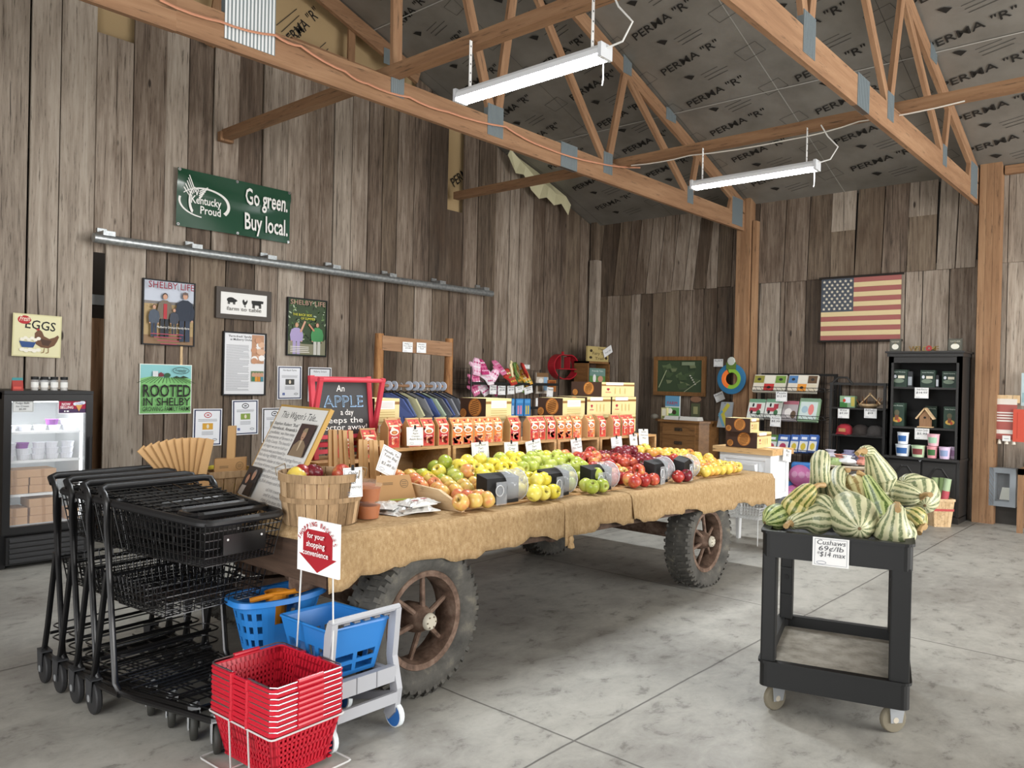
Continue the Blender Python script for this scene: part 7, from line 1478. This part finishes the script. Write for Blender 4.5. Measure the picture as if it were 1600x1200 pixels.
for i, px in enumerate(((1391, 632, 1413, 667), (1474, 634, 1495, 667))): hpack('dark green kit with birdhouse picture on the hutch middle shelf, %s end' % ('left', 'right')[i], px, hz[1], bhm)
onshelf(pack('garden_kit', 'dark green boxed kit behind the small birdhouse in the hutch', (1445, 635, 1464, 667), x=XH+.12, col='#2b3a31', d=.08, marks=bhm[:2], cat='box', grp='green boxed kits in the hutch'), hz[1])
onshelf(pack('tool_pack', 'slim black and white pack between the kits on the hutch top shelf', (1418, 580, 1426, 604), x=XH+.02, col='#2f3133', d=.05, marks=[('r', .1, .1, .9, .65, '#9da3a8')]), hz[0]); onshelf(pack('tool_pack', 'slim black and white pack right of the middle kit on the hutch top shelf', (1462, 585, 1467, 604), x=XH+.02, col='#2f3133', d=.05, marks=[('r', .1, .1, .9, .65, '#b9bdc2')]), hz[0])
p = P(1446, 668, x=9.68); t = thing('birdhouse', 'small natural wood birdhouse on the hutch middle shelf', 'birdhouse', (9.68, p.y, hz[1]+.001), 0); b = MB(); b.box((-.05, -.075, 0), (.05, .075, .01), 'pale_wood'); b.build('base', t); b = MB(); q = [(-.055, .01), (.055, .01), (.055, .12), (0, .19), (-.055, .12)]
b.add([(-.035, y_, z_) for y_, z_ in q]+[(.035, y_, z_) for y_, z_ in q], [tuple(range(5)), tuple(range(9, 4, -1))]+[(j, 5+j, 5+(j+1) % 5, (j+1) % 5) for j in range(5)], 'lumber'); b.build('house', t); b = MB(); b.bar((-.005, .09, .095), (-.005, -.0, .215), .1, .014, 'pale_wood', (0, 1, 0)); b.bar((-.005, -.09, .095), (-.005, .0, .215), .1, .014, 'pale_wood', (0, 1, 0)); b.build('roof', t)
MB().lathe([(0, -.037), (.013, -.037), (.013, -.034)], '#17120d', 12, (0, 0, .11), 'x').build('entry_hole', t)
CT = [(1397, 1421, 697, 716, '#dfe4ea', '#2f5f9c', 'white cotton candy tub with blue label, lower left', 0), (1400, 1419, 677, 697, '#e3e7ec', '#2f5f9c', 'white cotton candy tub with blue label, stacked at the left', 1), (1422, 1445, 695, 715, '#bcd2ae', '#7d3a3a', 'pale green cotton candy tub', 0), (1446, 1464, 697, 718, '#e39aa2', '#3f6b3c', 'pink cotton candy tub with watermelon label', 0), (1447, 1467, 678, 698, '#e5b3bd', '#9fc4a8', 'pink and green cotton candy tub stacked on the watermelon one', 1), (1465, 1484, 698, 719, '#d9c3dd', '#8f9fc4', 'lilac cotton candy tub, front right', 0), (1480, 1494, 696, 717, '#dfc9df', '#b78fb8', 'lilac cotton candy tub half behind, far right', 2)]
for u0, u1, v0, v1, c_, c2, lab, lv in CT:
    xx = 9.64 if lv < 2 else 9.74; a, c = P(u0, v1, x=xx-.04), P(u1, v0, x=xx-.04); r = abs(a.y-c.y)/2; z = ZC+.001 if lv != 1 else ZC+.137
    t = thing('cotton_candy_tub', lab+' on the hutch counter', 'tub', (xx, (a.y+c.y)/2, z), R(180)); MB().lathe([(0, 0), (r*.82, .0), (r*.96, .118), (r, .12), (r, .130), (0, .132)], C(c_, .35), 20).build('tub_body', t, True)
    b = MB(); b.lathe([(r*.86, .03), (r*.93, .095)], c2, 8, arc=pi*.55); o = b.build('round_label', t, True); o.rotation_euler = (0, 0, R(-50)); o.scale = (1.015, 1.015, 1)
wall_card((1429, 606, 1451, 622), None, 'white card clipped under the hutch top shelf', ['Garden Workshop', '$14.99'], 0, x=9.635); wall_card((1429, 670, 1452, 686), None, 'white card clipped under the hutch middle shelf', ['Cotton Candy', '$5.99'], 0, x=9.635)
# on top of the hutch
for i, (u0, u1) in enumerate(((1390, 1408), (1481, 1504))): o = pack('pumpkin_plaque', 'small dark framed plaque with a white pumpkin, %s end of the hutch top' % ('left', 'right')[i], (u0, 527, u1, 547), x=9.72, col='#4b4a40', d=.02, cat='plaque', marks=[('r', .08, .08, .92, .92, '#5d5c52'), ('tGATHER', .5, .72, .7, .16, '#b9b5a4'), ('d', .5, .38, .3, .22, '#e4e0d2'), ('r', .47, .58, .54, .68, '#8a7a50')]); o.location.z = H+.001
wl_ = 'WELCOME'
for i, ch in enumerate(wl_):
    a = P(1427+i*6.2, 546, x=9.74); t = thing('letter_block', 'small rustic letter %s (%s of seven) spelling welcome on the hutch top' % (ch, nth(i, 7)), 'letter', (9.74, a.y, H+.001), BW, 'welcome letters on the hutch'); b = MB()
    if ch == 'O': b.lathe([(.012, 0), (.032, 0), (.032, .015), (.012, .015), (.012, 0)], '#a8393a', 14, (0, .035, 0))
    else:
        b.text(ch, 0, 0, .085, '#a08a4a' if i % 2 else '#8a6a3a', 'c', .03); n_ = len(b.v); f_ = b.f[:]; 
        for v in b.v: v.z = .014
        b.add([(v.x, v.y, 0) for v in b.v[:n_]], [f[::-1] for f in f_], '#7d6a3c')
        from collections import Counter
        ec = Counter(); dirs = {}
        for f in f_:
            for p0, p1 in zip(f, f[1:]+f[:1]): ec[frozenset((p0, p1))] += 1; dirs[frozenset((p0, p1))] = (p0, p1)
        for e_, c_ in ec.items():
            if c_ == 1: p0, p1 = dirs[e_]; b.f.append([p1, p0, n_+p0, n_+p1]); b.mi.append(b.mat('#7d6a3c'))
    b.build('letter', t)
# wooden flag
a, c = P(1284, 437, x=10.09), P(1406, 530, x=10.09); w, h = abs(a.y-c.y)/2, abs(a.z-c.z)/2; t = thing('wooden_flag', 'weathered striped flag with stars hung on the back wall', 'flag', (10.09, (a.y+c.y)/2, (a.z+c.z)/2), BW); b = MB()
sh = 2*h/13
for i in range(13): b.box((-w, h-(i+1)*sh, -.012), (w, h-i*sh-.0015, 0), '#9c5a55' if i % 2 == 0 else '#d3bf92')
b.build('striped_cloth', t); k = MB(); uw = 2*w*.42; k.rect(-w, h-7*sh, -w+uw, h, '#454b55'); k.lay += 1
for j in range(9):
    for i in range(6 if j % 2 == 0 else 5):
        x, y = -w+uw*(.09+i*.165+(.0825 if j % 2 else 0)), h-7*sh*(.09+j*.103); k.poly([(x+.022*(1 if q % 2 == 0 else .42)*cos(pi/2+q*pi/5), y+.022*(1 if q % 2 == 0 else .42)*sin(pi/2+q*pi/5)) for q in range(10)], '#d8d0bb'); k.lay -= 1
k.build('canton', t)
for s in (-1, 1): MB().tube([(-w-.03, s*(h+.012), 0), (w+.03, s*(h+.012), 0)], .014, '#26211d', 8).build('hanging_rod', t, True)
# right of the post: hanging towel, feed hatch, bench, orange bag
a, c = P(1556, 691, x=10.0), P(1590, 623, x=10.0); w, h = abs(a.y-c.y)/2, abs(a.z-c.z)/2; t = thing('hanging_towel', 'rust and white striped tasselled towel hung on a wood board', 'towel', (10.02, (a.y+c.y)/2, (a.z+c.z)/2), BW); MB().box((-w*1.05, h*.8, -.03), (w*1.15, h*1.15, -.012), 'pale_wood').build('hanger_board', t)
b = MB(); zz = -.012
for y0, y1, m in ((-.85, -.60, '#a2574f'), (-.60, -.42, '#dcd6cf'), (-.42, -.05, '#a2574f'), (-.05, .02, '#ddd7d0'), (.02, .08, '#8d4a45'), (.08, .14, '#ddd7d0'), (.14, .2, '#8d4a45'), (.2, .26, '#ddd7d0'), (.26, .32, '#8d4a45'), (.32, .38, '#ddd7d0'), (.38, .72, '#a2574f'), (.72, .98, '#dad3c8')): b.box((-w, y0*h, zz), (w*.93, y1*h, 0), m)
b.build('cloth', t)
for i in range(3): MB().lathe([(0, 0), (.012, -.01), (.02, -.05), (.0, -.055)], '#d9d2c4', 8, (-w*.7+i*w*.7, -h*.85, 0), 'y').build('tassel', t)
pack('orange_bag', 'bright orange red bag hanging beside the striped towel at the frame edge', (1582, 640, 1604, 690), x=10.0, col='#c9503c', d=.03, cat='bag', marks=[('r', .3, .1, .36, .9, '#b5402f')])
pack('wall_poster', 'pale teal poster at the right edge above the orange bag', (1595, 583, 1612, 634), x=10.08, col='#b5c9cc', d=.006, cat='poster', marks=[('r', .1, .1, .9, .4, '#8fb0b6')])
pack('price_card', 'small white card below the striped towel', (1566, 681, 1579, 689), x=9.99, col='#e0e0de', d=.002, cat='price card', marks=[('r', .2, .4, .8, .5, '#8a8c90')])
a, c = P(1545, 789, x=9.98), P(1588, 733, x=9.98); w, h = abs(a.y-c.y)/2, abs(a.z-c.z)/2; t = thing('feed_hatch', 'grey framed glass hatch low on the wall with paper inside', 'hatch', (9.98, (a.y+c.y)/2, (a.z+c.z)/2), BW); b = MB(); f_ = .055
for q in (((-w, h-f_), (w, h)), ((-w, -h), (w, -h+f_)), ((-w, -h+f_), (-w+f_, h-f_)), ((w-f_, -h+f_), (w, h-f_))): b.box((*q[0], -.12), (*q[1], .02), '#8b9196')
b.build('frame', t); MB().box((-w+f_, -h+f_, -.12), (w-f_, h-f_, -.11), '#2b2a28').build('back_panel', t); MB().box((-w+f_, -h+f_, -.02), (w-f_, h-f_, -.015), 'glass').build('pane', t); MB().hexa([(-w*.35, -h*.7, -.09), (w*.8, -h*.7, -.09), (w*.8, -h*.7, -.088), (-w*.35, -h*.7, -.088), (-w*.15, -h*.05, -.10), (w*.8, -h*.05, -.10), (w*.8, -h*.05, -.098), (-w*.15, -h*.05, -.098)], '#d9d8c8').build('paper', t)
MB().box((-w-.02, -h-.5, -.12), (w+.02, -h, -.1), '#33302c').build('apron_board', t)
p = P(1588, 830, x=9.55); t = thing('church_bench', 'brown wooden bench end at the right edge of the floor', 'bench', (9.55, p.y, 0)); HB = P(1590, 698, x=9.75).z
b = MB(); b.box((0, -.05, 0), (.05, 0, .66), 'lumber').box((.40, -.05, 0), (.45, 0, HB), 'lumber').box((0, -.05, .60), (.45, 0, .66), 'lumber'); b.build('bench_end', t); MB().box((.02, -1.6, .40), (.42, -.05, .44), 'lumber_y').build('seat', t); MB().box((.40, -1.6, .5), (.43, -.05, HB-.02), 'lumber_y').build('backrest', t); b = MB(); b.box((0, -1.65, 0), (.05, -1.6, .66), 'lumber').box((.40, -1.65, 0), (.45, -1.6, HB), 'lumber'); b.build('bench_end', t)
# splint basket of rolled wrap by the hutch
p = P(1464, 822, z=0); t = thing('splint_basket', 'tall wood splint basket with a red band holding green rolls, before the hutch', 'basket', (p.x+.05, p.y, 0)); b = MB()
for s in range(4):
    b.T = Matrix.Rotation(s*pi/2+R(40), 4, 'Z')
    for i in range(5): b.hexa([(-.085+i*.034, -.088, 0), (-.085+i*.034+.032, -.088, 0), (-.085+i*.034+.032, -.084, 0), (-.085+i*.034, -.084, 0), (-.11+i*.044, -.113, .30), (-.11+i*.044+.042, -.113, .30), (-.11+i*.044+.042, -.109, .30), (-.11+i*.044, -.109, .30)], 'pale_wood')
b.T = Matrix(); b.box((-.07, -.07, 0), (.07, .07, .005), 'pale_wood'); b.build('splints', t)
for z_, m in ((.17, '#b2413f'), (.275, 'pale_wood')):
    b = MB(); e = .088+.024*z_/.3+.004
    for s in range(4): b.T = Matrix.Rotation(s*pi/2+R(40), 4, 'Z'); b.box((-e, -e-.004, z_), (e, -e, z_+.024), m)
    b.build('band', t)
for i, (dx, dy, lx, c_, lb) in enumerate(((.02, .05, .0, '#93a476', 'pale green paper roll leaning left in the splint basket'), (.0, -.02, -.06, '#a9bf98', 'green and red printed roll in the splint basket'), (.05, .0, -.02, '#87a06a', 'green roll at the back of the splint basket'))):
    t = thing('paper_roll', lb, 'roll', (p.x+.05+dx, p.y+dy, .008)); b = MB(); b.tube([(0, 0, 0), (.02, lx, .50)], .035, c_, 12); b.build('roll_body', t, True)
    if i == 1: b = MB(); b.tube([(.0085-.002, lx*.45, .24), (.015-.002, lx*.74, .37)], .0365, '#b9505a', 12); b.build('printed_label', t, True)
